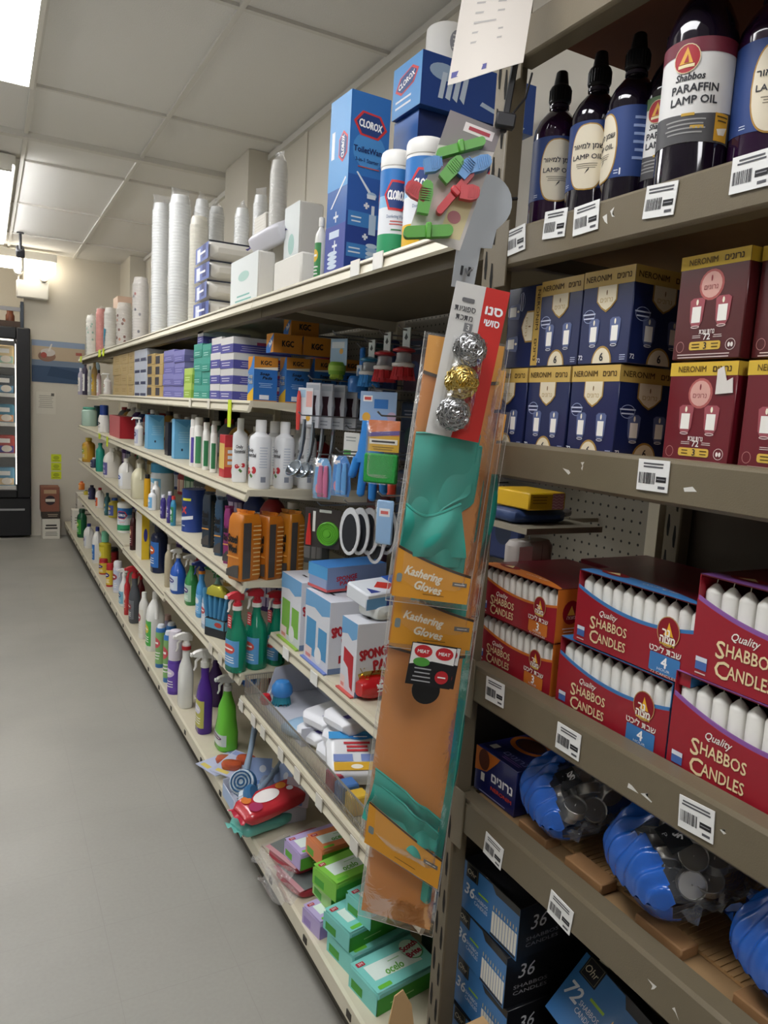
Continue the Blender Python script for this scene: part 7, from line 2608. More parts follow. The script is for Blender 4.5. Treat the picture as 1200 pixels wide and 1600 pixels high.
# green sponge under a yellow and orange card
p = pt(601, 657, .90)
t = T('sponge_pack', 'green scrubber sponge under an orange and yellow card on a hook', 'sponge', p, AISLE + .75)
wq = sz(52, p) / 2; hq = sz(98, p)
f = MB(); f.box(-wq, .0, -hq * .5, wq, .002, 0, M('#d9a92a', .4)); a = Art(f, lambda u, v, e: (u, -e, v)); a.rect(-wq, -hq * .24, wq, 0, '#d9763c', 0); a.poly([(-wq, -hq * .20), (wq, -hq * .15), (wq, -hq * .22), (-wq, -hq * .27)], '#5a4a8c', 1); a.rect(-wq * .9, -hq * .38, wq * .9, -hq * .30, '#e6e2d2', 1); a.lines(-wq * .75, wq * .75, -hq * .37, -hq * .31, 1, '#2a2420', 2, .5); a.lines(-wq * .7, wq * .7, -hq * .48, -hq * .41, 2, '#8a6a1a', 1); f.build('hang_card', t)
f = MB(); f.box(-wq * 1.05, -.018, -hq, wq * 1.05, .002, -hq * .53, M('#2f9a44', .9, noise=.35, scale=300, bump=1.0, bscale=500), .004); f.build('sponge', t)
bag_over(wq * 2.2, hq * 1.03, .024, t); peg(p)
p = pt(550, 676, 1.0)
f = MB(); f.box(-.032, 0, -.075, .032, .004, 0, M('#dcdcd6', .4)); a = Art(f, lambda u, v, e: (u, -e, v)); a.lines(-.025, .02, -.03, -.01, 2, '#9aa09c', 0); a.rect(-.03, -.07, .0, -.055, '#4f9a4c', 0)
place(f.build('utensil_card'), 'white card with green corner hanging behind the blue glove', 'card', p, AISLE + .4); peg(p)
p = pt(612, 757, 1.02)
f = MB(); f.loft([(-.035, .014, .012), (0, .016, .012), (.004, .010, .010)], M('#d8482c', .35), 12)
place(f.build('scrub_brush'), 'small orange-red item hanging behind the green sponge', 'brush', p + Vector((0, 0, .0)), AISLE); peg(p)
# lime strainer card and the stack of scrapers
p = pt(505, 795, .92)
t = T('strainer_card', 'black card with lime green sink strainer and red scraper', 'strainer', p, AISLE + .7)
w2, h2 = sz(62, p) / 2, sz(62, p)
f = MB(); f.box(-w2, .0, -h2, w2, .002, 0, M('#3a3432', .4)); a = Art(f, lambda u, v, e: (u, -e, v)); a.rect(-.012, -.012, .030, -.003, '#cfd4cc', 0, .002); a.rect(-w2 * .55, -h2 * .6, -w2 * .40, -h2 * .08, '#e2e2dc', 0); f.build('hang_card', t)
f = MB(); f.T = Matrix.Translation((w2 * .36, -.004, -h2 * .62)) @ Matrix.Rotation(pi / 2, 4, 'X')
rr = sz(19, p)
f.lathe([(rr, -.004), (rr, .003), (rr * .92, .006), (rr * .88, .003), (rr * .30, .003), (rr * .26, .007), (.001, .008)], M('#5fae2f', .35), 28)
for k in range(3):
    f.lathe([(rr * (.45 + .15 * k), .003), (rr * (.47 + .15 * k), .0045), (rr * (.49 + .15 * k), .003)], M('#4c9426', .35), 28, caps=False)
f.T = None; f.build('strainer', t)
f = MB(); f.loft([(-h2 * .95, .010, .003, 3), (-h2 * .7, .009, .003, 3), (-h2 * .35, .004, .003), (-h2 * .15, .003, .003)], M('#c9302c', .35), 10); f.build('scraper', t, loc=(-w2 * .72, -.004, 0)); peg(p)
p0 = pt(548, 793, .90)
g0 = empty_thing('pot_scraper')
f = MB(); hq = sz(76, p0)
o_ = []
n = 22
vs, fs = [], []
for k in range(n):
    g = 2 * pi * k / n
    X, Z = .034 * cos(g), -hq / 2 + hq / 2 * sin(g)
    vs += [(X, 0, Z), (X * .72, 0, -hq / 2 + (Z + hq / 2) * .80 - .004), (X, .005, Z), (X * .72, .005, -hq / 2 + (Z + hq / 2) * .80 - .004)]
for k in range(n):
    a_, b_ = 4 * k, 4 * ((k + 1) % n)
    fs += [(a_, b_, b_ + 1, a_ + 1), (a_ + 2, a_ + 3, b_ + 3, b_ + 2), (a_, a_ + 2, b_ + 2, b_), (a_ + 1, b_ + 1, b_ + 3, a_ + 3)]
f.add(vs, fs, M('#d9dcde', .35)); f.build('white_frame', g0)
f = MB(); f.T = Matrix.Translation((0, .002, -hq / 2 - .003)) @ Matrix.Rotation(pi / 2, 4, 'X'); f.loft([(-.002, .024, hq * .38), (.004, .024, hq * .38)], M('#23262c', .5), 20); f.T = None; f.build('dark_pad', g0)
for i in range(5):
    p = p0 + Vector((.028 * i, -.004 * i, 0))
    lb = 'white-framed dark scraper hanging low on one hook, %s of five' % ('frontmost', 'second', 'third', 'fourth', 'deepest')[i]
    if i == 0:
        put(g0, lb, 'scraper', p, AISLE + .55)
    else:
        dup(g0, lb, p, AISLE + .55)
peg(p0)
p = pt(588, 808, .98)
dup(g0, 'single white-framed dark scraper hanging partly behind the glove packs', p, AISLE + .5); peg(p)
p = pt(602, 782, .86)
t = T('cloth_pack', 'narrow light blue cloth pack hanging beside the glove packs', 'cloth pack', p, AISLE + .7)
f = MB(); f.box(-.022, .0, -.11, .022, .008, 0, M('#8fb8e0', .4), .003); a = Art(f, lambda u, v, e: (u, -e, v)); a.rect(-.014, -.04, .014, -.02, '#e6e9ee', 0); a.rect(-.010, -.034, .010, -.026, '#c9544c', 1); f.build('pack', t); bag_over(.05, .115, .012, t); peg(p)

# filler packs added deep behind the hooks, dark-coloured to dim the lit pegboard
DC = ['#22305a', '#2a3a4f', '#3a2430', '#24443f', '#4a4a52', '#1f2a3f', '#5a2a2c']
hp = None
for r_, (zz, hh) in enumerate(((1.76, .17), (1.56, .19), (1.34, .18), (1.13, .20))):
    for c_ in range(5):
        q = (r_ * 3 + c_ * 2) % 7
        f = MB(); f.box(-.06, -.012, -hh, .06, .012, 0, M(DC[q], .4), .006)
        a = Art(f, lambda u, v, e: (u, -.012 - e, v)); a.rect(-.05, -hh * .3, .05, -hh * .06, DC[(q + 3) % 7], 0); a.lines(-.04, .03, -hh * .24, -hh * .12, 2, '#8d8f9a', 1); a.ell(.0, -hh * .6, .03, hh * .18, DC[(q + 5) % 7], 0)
        place(f.build('filler_pack'), 'dark filler pack hanging at the back of hooks, %s row, %s from the far end' % (('top', 'second', 'third', 'lowest')[r_], ('first', 'second', 'third', 'fourth', 'fifth')[c_]), 'pack', (1.19 + .01 * (c_ % 2), 2.24 - .19 * c_ if r_ != 2 or c_ < 4 else 1.52, zz), AISLE + .1)
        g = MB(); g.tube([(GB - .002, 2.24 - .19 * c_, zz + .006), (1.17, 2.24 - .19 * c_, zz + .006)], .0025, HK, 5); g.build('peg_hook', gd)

# ---------------------------------------------------------------- small shelf seen through the rack gap
f = MB(); f.box(.93, 1.125, 1.300, 1.13, 1.33, 1.312, M('#8d8675', .5)); o = f.build('shelf', gd)
f = MB(); f.box(1.0, 1.31, 1.290, GB - .001, 1.316, 1.2995, M('#8d8675', .5)); f.build('bracket', o)
o = soft_pack('cloth_pack', .10, .14, .030, M('#2a3f6a', .4, bump=.4, bscale=60), None, n=5, seed=4)
place(o, 'dark blue folded cloth pack on the small shelf behind the rack', 'cloth pack', (1.005, 1.22, 1.3125), AISLE)
f = MB(); f.box(-.06, -.05, 0, .06, .05, .036, M('#d6ab1e', .35), .003)
a = Art(f, face('R', .12, .10, .036)); a.rect(.012, .002, .044, .034, '#c98a92', 0)
for k in range(5):
    a.band(.012, .044, lambda t_: .004 + .006 * k + .0015 * sin(14 * t_), lambda t_: .006 + .006 * k + .0015 * sin(14 * t_), '#e6c0c0', 1, 12)
a.lines(-.044, .0, .012, .03, 3, '#8a6a12', 0)
place(f.build('cloth_pack'), 'yellow cloth pack with pink wavy panel seen through the rack gap', 'cloth pack', (1.0, 1.215, 1.3435), AISLE + .05)
o = soft_pack('cloth_pack', .10, .14, .022, M('#6a6460', .5, bump=.6, bscale=80), None, n=4, seed=6)
place(o, 'dull grey cloth pack lying behind the dark blue one on the small shelf', 'cloth pack', (1.085, 1.285, 1.3125), AISLE)
p = Vector((.96, 1.15, 1.285))
t = T('roll_pack', 'white and grey ribbed pack hanging under the small shelf behind the rack', 'pack', p, .1)
f = MB(); f.loft([(-.085, .05, .022, 4), (-.08, .053, .024, 4), (-.01, .053, .024, 4), (0, .045, .02, 4)], M('#a09a94', .5), 20); a = Art(f, lambda u, v, e: (u, -.024 - e, v)); a.rect(-.05, -.078, -.014, -.008, '#d9dadc', 0); a.ell(-.035, -.05, .008, .012, '#2f4a8c', 1); a.rect(.012, -.08, .014, -.006, '#6f6a66', 0); f.build('pack', t)
f = MB(); f.tube([(0, 0, 0), (0, 0, .008)], .002, HK, 5); f.build('loop', t)

# ---------------------------------------------------------------- shelf with sponge-pad boxes
z = ZD + .0005


def pad_art(col, big=False):
    def art(f, w, d, h):
        a = Art(f, face('F', w, d, h))
        a.poly([(-w * .5, h), (w * .5, h), (w * .5, h * .80), (w * .2, h * .74), (-w * .1, h * .80), (-w * .5, h * .76)], '#6fa4d0', 0)
        if big:
            a.poly([(-w * .30, h * .60), (w * .34, h * .54), (w * .34, h * .06), (w * .16, h * .10), (0, h * .34), (-w * .30, h * .40)], col, 0)
        else:
            a.rect(-w * .42, h * .10, -w * .02, h * .62, col, 0); a.rect(w * .08, h * .14, w * .42, h * .56, col, 0); a.ell(w * .1, h * .16, w * .14, h * .12, '#e9e9e9', 1)
        a.rect(-w * .45, 0, -w * .15, h * .20, '#e8d3cf', 1); a.rect(-w * .4, h * .05, -w * .2, h * .1, '#d98a84', 2)
        a = Art(f, face('R', w, d, h))
        a.text('SPONGE', -d * .12, h * .60, h * .13, '#b01f2c', 1, fit=d * .62, rot=8, bold=.08); a.text('PAD', d * .06, h * .44, h * .13, '#b01f2c', 1, fit=d * .40, rot=8, bold=.08)
        a.poly([(-d * .22, h * .14), (d * .44, h * .22), (d * .44, h * .34), (-d * .22, h * .25)], '#a9222c', 1); a.text('MEAT', d * .1, h * .24, h * .075, '#f4efee', 2, fit=d * .36, rot=7, bold=.05); a.rect(-d * .5, 0, d * .5, h * .08, '#6a7fa4', 0)
        a = Art(f, face('T', w, d, h)); a.rect(-w * .1, d * .35, w * .1, d * .42, '#1f2126', 0)
    return art


def pad_box(L, Mi, R, tp, x, col, lb, strip, big=False, dd=.12):
    y1, y0 = yat(L, x, z), yat(Mi, x, z)
    h = zat(tp, x, y0) - z
    o = carton('sponge_pad_box', y1 - y0, dd, h, '#d9dbe2', pad_art(col, big))
    f = MB(); f.box(-(y1 - y0) / 2, -dd / 2 - .012, .0, (y1 - y0) / 2, -dd / 2 - .0012, .004, M(strip, .4)); f.build('tray_edge', o)
    return place(o, lb, 'sponge box', (x + dd / 2, (y0 + y1) / 2, z)), h


oA, hA = pad_box(437, 467, 482, 911, .870, '#7fb84a', 'white sponge-pad box with green windows, farthest on its shelf', '#8fb83c')
oB, hB = pad_box(474, 511, 530, 942, .868, '#4f94c4', 'white sponge-pad box with blue windows, middle one on its shelf', '#6a7fc0')
oC, hC = pad_box(530, 553, 605, 976, .866, '#b8242e', 'white sponge-pad box with red window and red lettering on its near side', '#c9544c', True, .15)
for i, (dy, lb) in enumerate(((0, 'plain grey back-row sponge-pad box behind the green-windowed one'), (-.19, 'plain grey back-row sponge-pad box behind the blue-windowed one'))):
    o = carton('sponge_pad_box', .15, .12, hA * .98, '#c9ccd2', None)
    place(o, lb, 'sponge box', (1.06, oA.location.y + dy, z))


def bigpad_art(f, w, d, h):
    a = Art(f, face('R', w, d, h)); a.rect(-d / 2, 0, d / 2, h, '#7f93bd', 0); a.text('SPONGE', -d * .18, h * .55, h * .18, '#b8283a', 1, fit=d * .34, rot=5, bold=.06); a.text('PADS', -d * .16, h * .35, h * .16, '#b8283a', 1, fit=d * .26, rot=5, bold=.06); a.rect(-d * .2, h * .08, d * .05, h * .2, '#c0343c', 1); a.rect(-d / 2, 0, -d * .1, h * .1, '#c95a5a', 1)
    a = Art(f, face('F', w, d, h)); a.rect(-w / 2, h * .5, w / 2, h, '#4f9ad0', 0); a.rect(-w / 2, 0, w / 2, h * .12, '#c95a5a', 0)
    a = Art(f, face('T', w, d, h)); a.rect(-w / 2, 0, w / 2, d, '#3f7fc4', 0)


zB = z + max(hA, hB) + .001
o = carton('sponge_pad_pack', .11, .22, .075, '#93a4c8', bigpad_art, bev=.006)
place(o, 'blue sponge pack with red lettering lying across the boxes', 'sponge pack', (.995, yat(505, .89, zB) + .055, zB), AISLE + .15)


def whitepk(f, w, d, h):
    a = Art(f, face('T', w, d, h)); a.poly([(-w * .2, d * .5), (w * .1, d * .3), (w * .35, d * .5), (w * .05, d * .72)], '#c9382f', 0); a.rect(-w * .5, d * .7, w * .5, d, '#2f5ab0', 0); a.poly([(w * .1, d * .15), (w * .45, d * .1), (w * .45, d * .3)], '#2f3f8c', 1)
    a = Art(f, face('R', w, d, h)); a.rect(-d / 2, 0, d / 2, h * .7, '#6fa8d8', 0); a.rect(-d * .1, h * .1, d * .2, h * .6, '#3a4f9c', 1); a.rect(d * .1, h * .2, d * .35, h * .5, '#c9433c', 1)


o = carton('sponge_pad_pack', .11, .16, .045, '#dfe4ea', whitepk, bev=.005)
place(o, 'white and blue pack with red diamond lying on the red-lettered box', 'sponge pack', (.965, oC.location.y + .02, z + hC + .045), rot=(.05, .12, AISLE + .1))
o = soft_pack('wipe_pack', .10, .15, .045, M('#d9dcd6', .35, bump=.5, bscale=50), None, n=4, seed=3)
place(o, 'crumpled clear and white pack squeezed on the red-lettered box', 'pack', (.985, oC.location.y + .01, z + hC + .0005), AISLE + .2)
# red pouch with gold foil
p = Vector((.925, yat(573, .90, z), z))
t = T('foil_pouch', 'red pouch with white lettering and gold foil at front of the sponge shelf', 'pouch', p, .10)
f = MB()
secs = []
for i in range(13):
    s = i / 12
    e = max(.12, sin(pi * min(1, .12 + s * .95)) ** .45)
    secs.append((-.055 + .11 * s, .030 * e, .030 * e, 2.5))
f.T = Matrix.Translation((0, 0, .031)) @ Matrix.Rotation(pi / 2, 4, 'Y')
f.loft(secs, M('#c01f24', .25, coat=.5, bump=.5, bscale=60), 24)
f.T = None
a = Art(f, lambda u, v, e: (u, -(.0305 + e) * cos(v / .031), .031 + (.0305 + e) * sin(v / .031)))
a.text('LIFE', -.004, .012, .020, '#f2efec', 1, bold=.06, rot=90, fit=.030); a.text('UP', .020, .010, .018, '#f2efec', 1, bold=.06, rot=90, fit=.022)
f.build('pouch', t)
f = MB(); GF = M('#c9ae5a', .2, metal=1.0)
rnd = random.Random(4)
for k in range(46):
    q = Vector((rnd.uniform(-.045, .05), rnd.uniform(.0, .03), .055 + rnd.uniform(-.006, .004)))
    e = q + Vector((rnd.uniform(-.02, .02), rnd.uniform(-.02, .015), rnd.uniform(.008, .026)))
    f.tube([q, (q + e) / 2 + Vector((rnd.uniform(-.006, .006), 0, .003)), e], .0011, GF, 4)
f.loft([(.05, .045, .016, 2, 0, .014), (.066, .05, .02, 2, 0, .014), (.072, .03, .012, 2, 0, .014)], GF, 14)
f.build('gold_foil', t)
f = MB(); f.box(.056, -.022, .004, .085, .026, .058, M('#e6e6e2', .4), .004); a = Art(f, lambda u, v, e: (u, -.022 - e, v)); a.lines(.06, .08, .01, .05, 4, '#4a4a50', 0, .5); f.build('white_end', t)

# ---------------------------------------------------------------- low shelf behind the wire fence
z = ZE + .0005
GRYC = M('#c3c6d2', .5, noise=.02)
f = MB()
ya_, yb_ = min(2.295, yat(402, .83, .6)), yat(486, .83, .6)
f.box(.80, yb_, z, 1.02, ya_, z + .004, GRYC); f.box(1.016, yb_, z + .004, 1.02, ya_, z + .09, GRYC)
f.box(.80, yb_ - .004, z, 1.02, yb_, z + .055, GRYC)
f.add([(.83, ya_, z + .004), (.86, ya_, z + .10), (1.0, ya_, z + .115), (1.016, ya_, z + .004), (.83, ya_ + .003, z + .004), (.86, ya_ + .003, z + .10), (1.0, ya_ + .003, z + .115), (1.016, ya_ + .003, z + .004)], [(0, 1, 2, 3), (7, 6, 5, 4), (0, 4, 5, 1), (1, 5, 6, 2), (2, 6, 7, 3)], GRYC)
f.build('display_tray')
bpy.data.objects['display_tray'].name = 'display_tray'
tag(bpy.data.objects['display_tray'], 'pale lilac cardboard display tray on the wire-fenced shelf', 'tray')
f = MB(); f.box(-.06, -.09, 0, .06, .09, .115, M('#8a6a48', .7, noise=.08), .002)
place(f.build('cardboard_box'), 'small brown cardboard box at the back of the wire-fenced shelf', 'box', (1.16, 2.20, z), AISLE)
# blue bristle brush at far front corner
BB = M('#2f84d4', .4)
p = Vector((.82, yat(397, .82, .60), z + .031))
t = T('dish_brush', 'blue-bristled round brush lying at the far end of the wire-fenced shelf', 'dish brush', p, .25)
f = MB(); f.T = Matrix.Rotation(-pi / 2, 4, 'Y'); f.lathe([(.026, -.012), (.030, -.008), (.030, .0), (.027, .004)], M('#dfe3e8', .4), 20); f.T = None; f.build('head', t)
f = MB(); f.T = Matrix.Rotation(-pi / 2, 4, 'Y'); bristles(f, .026, .004, .034, BB, 120, 1.15, 3); f.T = None; f.build('bristles', t)
f = MB(); f.tube([(.012, 0, 0), (.05, .0, -.004), (.13, .0, -.016)], [.008, .007, .009], M('#3a3f4a', .4), 10); f.build('handle', t)
p = Vector((.805, yat(413, .80, .57), z + .02))
f = MB(); f.lathe([(.001, -.02), (.014, -.016), (.020, 0), (.014, .016), (.001, .02)], M('#c4242f', .35), 18); f.tube([(0, 0, .0), (.05, .03, .014)], .004, M('#d8d4d4', .4), 6)
place(f.build('scrub_brush'), 'small red round brush beside the blue-bristled brush in the fenced shelf', 'brush', p, .3)
p = Vector((.855, yat(441, .855, .60), z))
t = T('dish_brush', 'blue dome-shaped brush standing in the fenced shelf beside the tray', 'dish brush', p, AISLE + .6)
f = MB(); f.lathe([(.030, .035), (.036, .045), (.034, .065), (.022, .082), (.001, .088)], M('#3f86cc', .3), 24); f.build('knob', t)
f = MB(); bristles(f, .028, .036, .002, M('#2f8a9c', .45), 90, 1.2, 5); f.build('bristles', t)
# white packs with purple print


def wpk(f, w, d, h):
    a = Art(f, lambda u, v, e: (u, v - d / 2, h + .001 + e)); a.rect(-w * .20, d * .12, w * .34, d * .42, '#4a3f8a', 0); a.lines(-w * .15, w * .3, d * .18, d * .36, 2, '#d9d6e8', 1, .3); a.rect(-w * .40, d * .2, -w * .24, d * .36, '#5a54a0', 0)


WPK = M('#dfe1e6', .35, bump=.25, bscale=50)
ypk = yat(528, .86, .62)
for i, (dx, dy, k, lb) in enumerate(((0, 0, 0, 'lowest of the near stack'), (.01, -.012, 1, 'middle of the near stack'), (.02, .01, 2, 'topmost of the near stack'), (-.005, .145, 0, 'lower one of the far stack'), (.01, .14, 1, 'upper one of the far stack'))):
    o = soft_pack('sponge_pack', .19, .13, .047, WPK, wpk, n=7, puff=.04, seed=i)
    place(o, 'white purple-printed pack in the fenced shelf, ' + lb, 'pack', (.91 + dx, ypk + dy, z + .0475 * k), .12 + .05 * i)
o = soft_pack('wipe_pack', .10, .10, .035, M('#9fc0dc', .3, bump=.5, bscale=50), None, n=4, seed=6)
place(o, 'clear blue pack lying against the white packs in the fenced shelf', 'pack', (.835, yat(470, .83, .6), z), .4)


def jump_art(f, w, d, h):
    a = Art(f, lambda u, v, e: (u, v - d / 2, h + .0012 + e))
    a.rect(-w * .46, d * .80, w * .46, d * .97, '#3f9ad8', 0); a.ell(w * .08, d * .84, w * .2, d * .07, '#2f7cc4', 1); a.lines(-w * .06, w * .22, d * .81, d * .87, 1, '#eef2f6', 2)
    a.lines(-w * .22, w * .24, d * .48, d * .74, 3, '#c0343c', 1, .6)
    a.rect(-w * .4, d * .28, -w * .08, d * .44, '#7f92c8', 0); a.rect(w * .06, d * .28, w * .38, d * .44, '#7f92c8', 0)
    a.rect(-w * .4, d * .08, w * .38, d * .26, '#d8a82a', 0); a.ell(-w * .02, d * .16, w * .1, d * .05, '#efe9d9', 1)


o = soft_pack('wipe_pack', .16, .15, .05, M('#e2e4e6', .3, bump=.2, bscale=50), jump_art, n=6, puff=.03, seed=8)
place(o, 'white wipes pack with blue top and red print at near end of fenced shelf', 'wipes pack', (.87, yat(556, .87, .60), z + .034), rot=(.38, 0, -.35))
for i, (yy, c) in enumerate(((1.66, '#c04a5a'), (1.60, '#4a78b8'), (1.54, '#d8b23c'))):
    o = carton('wipe_pack', .045, .05, .05, c, None, bev=.004)
    place(o, 'small colourful packet right behind the wire fence, %s from its far end' % ('first', 'second', 'third', 'fourth', 'fifth', 'sixth')[i], 'packet', (.797, yy - .02, z), AISLE)

# ---------------------------------------------------------------- bottom deck, near end
z = ZBASE + .0005
# carded orange scrubbers
for i, (px, x, zz, rz, lb) in enumerate(((352, .79, 0, AISLE + .35, 'blister card with orange scrubber lying flat, farther one'), (372, .81, .030, AISLE + .75, 'blister card with two orange scrubbers lying on the other card'), (398, .86, .0, AISLE + .2, 'blister card with orange scrubber under the blue brushes'))):
    yy = yat(px, x, z + zz)
    t = T('scrubber_card', lb, 'scrubber card', (x, yy, z + zz), rz, ry=(0, .12, 0)[i])
    f = MB(); f.box(-.065, -.09, 0, .065, .09, .002, M('#b9c0d8', .4)); a = Art(f, lambda u, v, e: (u, v, .002 + e)); a.rect(-.06, .055, .06, .085, '#8fa0cc', 0); a.rect(-.05, -.08, .0, -.06, '#d9c86a', 0); a.ell(.04, .02, .014, .012, '#d98a7a', 0); f.build('card', t)
    for (cx, cy) in (((0, 0),) if i != 1 else ((-.012, -.03), (.012, .035))):
        f = MB(); f.loft([(.0, .035, .024, 2.6), (.012, .038, .026, 2.6), (.02, .034, .022, 2.4), (.024, .02, .012)], M('#b5512f', .35, coat=.7, noise=.2, scale=60), 20); f.build('scrubber', t, loc=(cx, cy, .003), rot=(0, 0, .5))
# white tray with blue brushes
ya_, yb_ = yat(346, .71, .20), yat(381, .71, .20)
t = T('display_tray', 'white cardboard tray of blue dish brushes on the bottom deck', 'tray', (.82, (ya_ + yb_) / 2, z), AISLE)
w, d = ya_ - yb_, .21
TR = M('#c9cede', .5)
f = MB(); f.box(-w / 2, -d / 2, 0, w / 2, d / 2, .003, TR); f.box(-w / 2, -d / 2, .003, w / 2, -d / 2 + .003, .045, TR); f.box(-w / 2, -d / 2, .003, -w / 2 + .003, d / 2, .06, TR); f.box(w / 2 - .003, -d / 2, .003, w / 2, d / 2, .05, TR)
a = Art(f, face('F', w, d, .045)); a.rect(-w / 2, .0, 0, .045, '#a9bfe0', 0)
f.build('tray', t)
NB_ = M('#2f5f8c', .4)


def hand_brush(label, p, rot, col=NB_):
    t = T('dish_brush', label, 'dish brush', p, 0)
    t.rotation_euler = rot
    f = MB(); f.lathe([(.030, -.008), (.033, -.004), (.033, .006), (.026, .012), (.001, .013)], col, 22); f.tube([(.02, 0, .006), (.08, 0, .020), (.16, 0, .028)], [.010, .007, .009], M('#7f93a8', .4), 10); f.build('handle', t)
    f = MB(); bristles(f, .028, -.006, -.030, M('#c9d6de', .5), 70, 1.1, 2)
    for k in range(3):
        f.lathe([(.026 - .008 * k, -.0305), (.024 - .008 * k, -.033), (.022 - .008 * k, -.0305)], NB_, 20, caps=False)
    f.build('bristles', t)
    return t


c = t.location
hand_brush('blue round dish brush with striped bristles facing out at tray front', (c.x - .075, c.y - .005, z + .105), Vector((-.45, -.70, .55)).to_track_quat('-Z', 'X').to_euler()).scale = (1.35, 1.35, 1.35)
hand_brush('blue dish brush lying bristles down in the tray', (c.x - .07, c.y - .092, z + .098), (.9, .0, .9), M('#3a6f9c', .4)).scale = (1.25, 1.25, 1.25)
hand_brush('blue-grey dish brush lying across the tray toward the back', (c.x + .02, c.y + .01, z + .075), (.5, -.2, .9), M('#8f9db4', .4))
hand_brush('pale grey-handled dish brush deepest in the tray', (c.x + .045, c.y - .06, z + .085), (-.3, -.4, -.2), M('#6f8298', .4))
for i, (dx, dy, rz, lb) in enumerate(((.0, .05, .3, 'pale blue brush card leaning at the far end of the tray'), (.06, -.02, -.5, 'pale blue brush card leaning at the back of the tray'), (.07, -.13, .2, 'pinkish brush card at the near end of the tray'))):
    f = MB(); f.box(-.04, -.001, -.045, .04, .001, .045, M(('#8fa6d0', '#9db4dc', '#b9aab4')[i], .4)); a = Art(f, lambda u, v, e: (u, -.001 - e, v)); a.ell(.01, .01, .012, .012, '#d9dfe8', 0); a.rect(-.035, -.04, .02, -.028, '#5f7fb4', 0)
    place(f.build('brush_card'), lb, 'card', (c.x + dx, c.y + dy, z + .105), rot=(-.5, 0, rz - .8))

# red wipes pack, teal bag, burgundy pack
def redw(f, w, d, h):
    a = Art(f, lambda u, v, e: (u, v - d / 2, h + .0012 + e)); a.ell(-w * .06, d * .54, w * .20, d * .26, '#efe9e6', 1, 26); a.ell(-w * .3, d * .3, w * .1, d * .2, '#a82a5a', 0); a.ell(w * .22, d * .7, w * .08, d * .14, '#d8862f', 0); a.ell(w * .3, d * .45, w * .05, d * .1, '#e6e2f0', 1)
    a.ell(-w * .34, d * .7, w * .07, d * .16, '#d9762c', 0)


o = soft_pack('wipes_pack', .23, .11, .05, M('#c0303a', .22, coat=.5, bump=.5, bscale=40), redw, n=4, puff=.08, seed=2, seal=M('#b82f44', .25, coat=.4))
place(o, 'red wipes pack with white oval lying over the front of the bottom deck', 'wipes pack', (.80, yat(414, .78, .26), z + .066), rot=(.12, -.10, .22))
o = soft_pack('sponge_bag', .20, .10, .045, M('#5fb0a4', .3, coat=.4, bump=.6, bscale=50), None, n=4, puff=.1, seed=5, seal=M('#6fbcb0', .3))
place(o, 'teal green bag poking out from under the red wipes pack', 'bag', (.775, yat(392, .74, .16), z + .003), rot=(0, .06, .30))


def burg(f, w, d, h):
    a = Art(f, lambda u, v, e: (u, v - d / 2, h + .0012 + e)); a.rect(-w * .42, 0.02 * d, -w * .05, d * .98, '#54605c', 0); a.ell(w * .15, d * .5, w * .14, d * .26, '#1f1a1c', 1, 24); a.ring(w * .15, d * .5, w * .15, d * .28, .003, '#c9a24a', 2, 24); a.ell(w * .15, d * .5, w * .08, d * .15, '#b9b0a4', 2)
    a.rect(-w * .5, d * .02, -w * .42, d * .98, '#c98a92', 0)


CLB = film('#f2f0f0', .10, .08, .9, 45)


def glove_flat(i, px, zz, lb, rz):
    o = soft_pack('glove_bag', .20, .15, .028, M('#a8323f', .35, bump=.3, bscale=40), burg, n=6, puff=.05, seed=i + 3)
    g = MB()
    g.grid(lambda u, v: (-.10 - .055 * u, (v - .5) * .17 * (1 - .2 * u), .018 + .010 * sin(9 * u + 6 * v + i) - .012 * u * u), 12, 14, CLB)
    g.grid(lambda u, v: (-.11 + .22 * u, (v - .5) * .16, .033 + .003 * sin(13 * u + 9 * v)), 14, 12, CLB)
    g.build('clear_bag', o)
    place(o, lb, 'bag', (.835, yat(px, .76, .2), z + zz), rz=rz)


glove_flat(0, 455, .0, 'burgundy and grey bag with gold-ringed emblem, lower one', .20)
glove_flat(1, 442, .030, 'burgundy and grey bag with gold-ringed emblem, upper one under the wipes', .28)

# boxed sponges: long packs with their ends to the aisle


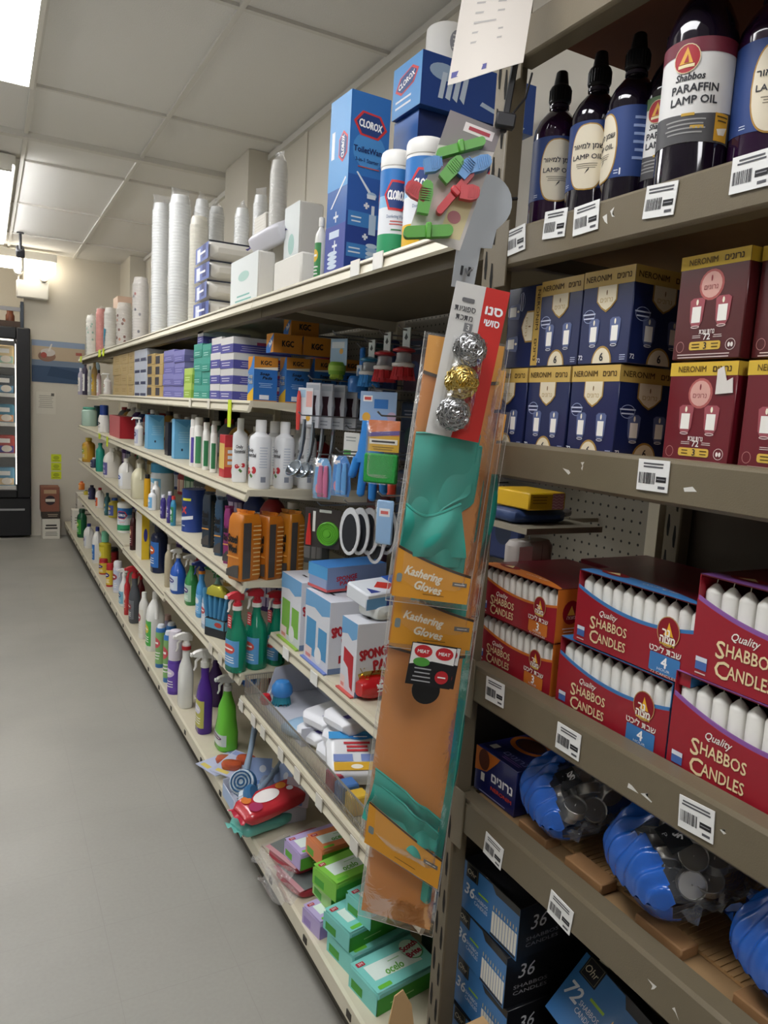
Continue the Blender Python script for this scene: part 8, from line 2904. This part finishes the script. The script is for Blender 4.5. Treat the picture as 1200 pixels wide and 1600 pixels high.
def ocelo(c_top, c_side, scotch=True):
    def art(f, w, d, h):
        top = lambda u, v, e: (u, v - d / 2, h + .0003 + e)
        a = Art(f, top)
        a.rect(-w * .495, d * .01, w * .495, d * .99, c_top, 0)
        a.band(-w * .40, w * .34, lambda s: d * (.30 - .06 * s), lambda s: d * (.74 - .04 * s), '#dfeee6', 1, 10)
        a.text('ocelo', -w * .06, d * .40, d * .20, '#6aae4c', 2, fit=w * .28, sh=.2, bold=.04); a.lines(-w * .1, w * .14, d * .56, d * .64, 1, '#9cc89a', 2)
        a.rect(-w * .46, d * .78, -w * .34, d * .90, '#b02a3c', 2, .002); a.text('3M', -w * .40, d * .84, d * .07, '#efe6e6', 3, fit=w * .07)
        a.rect(-w * .44, d * .05, -w * .24, d * .15, '#6abf3c', 2, .003)
        if scotch:
            a.ell(w * .33, d * .62, w * .15, d * .30, '#3f9a5c', 2, 26); a.ell(w * .325, d * .63, w * .142, d * .285, '#d6efe0', 3, 26)
            a.text('Scotch', w * .33, d * .72, d * .15, '#a82040', 4, fit=w * .27, rot=8, bold=.06); a.text('Brite', w * .32, d * .50, d * .15, '#a82040', 4, fit=w * .22, rot=8, bold=.06)
        a = Art(f, face('F', w, d, h)); a.rect(-w * .495, 0, w * .495, h * .72, c_side, 0); a.lines(-w * .3, w * .1, h * .25, h * .4, 1, '#a9d88a', 1)
        a = Art(f, face('L', w, d, h)); a.rect(-d * .495, h * .0, d * .495, h * .9, c_top, 0); a.rect(-d * .4, h * .1, d * .0, h * .5, c_side, 1)
    return art


TC, TS = '#7fcfc6', '#3f9a34'
packs_ = [(.755, 1.375, 0, .185, .112, .058, TC, '#3f9a34', .16, 'nearest teal boxed sponge pack on the bottom deck, whole top showing', True),
          (.755, 1.505, 0, .185, .112, .056, TC, '#3f9a34', .16, 'second teal boxed sponge pack on the bottom deck, behind the nearest', True),
          (.735, 1.640, 0, .165, .085, .05, '#b9a9d6', '#9a86c4', .18, 'purple boxed sponge pack low on the deck beyond the teal ones', False),
          (.748, 1.520, .0575, .18, .11, .052, TC, '#3f9a34', .20, 'teal boxed sponge pack stacked on the second teal pack, with red lettering', True),
          (.775, 1.660, .052, .17, .10, .05, '#a9d886', '#4fa83c', .10, 'lime green boxed sponge pack stacked on the purple one', False),
          (.795, 1.500, .111, .17, .10, .05, TC, '#3f9a34', .22, 'teal boxed sponge pack third up, topmost by the shelf edge', False),
          (.765, 1.640, .104, .17, .105, .052, '#86cc4c', '#4fa83c', .22, 'bright green boxed sponge pack with red lettering on top', True),
          (.760, 1.845, .062, .165, .095, .05, '#b9a9d6', '#5fae3c', .14, 'purple boxed sponge pack lying on the burgundy bags', False),
          (.790, 1.760, .115, .165, .09, .05, '#e08a5a', '#6aae3c', .12, 'orange boxed sponge pack on top near the burgundy bags', False)]
for (x, y, zz, w, d, h, c1, c2, rz, lb, sc) in packs_:
    f = MB(); f.box(-w / 2, -d / 2, 0, w / 2, d / 2, h, M(c1, .35, coat=.2, noise=.06, scale=200), .006)
    ocelo(c1, c2, sc)(f, w, d, h)
    place(f.build('sponge_pack'), lb, 'sponge pack', (x + w / 2, y, z + zz), rz=rz)
# dark pack at the back of the deck
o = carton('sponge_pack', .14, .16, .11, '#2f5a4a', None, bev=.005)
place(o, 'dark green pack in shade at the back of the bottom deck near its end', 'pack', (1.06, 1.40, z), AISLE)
print('objects', len(bpy.data.objects))
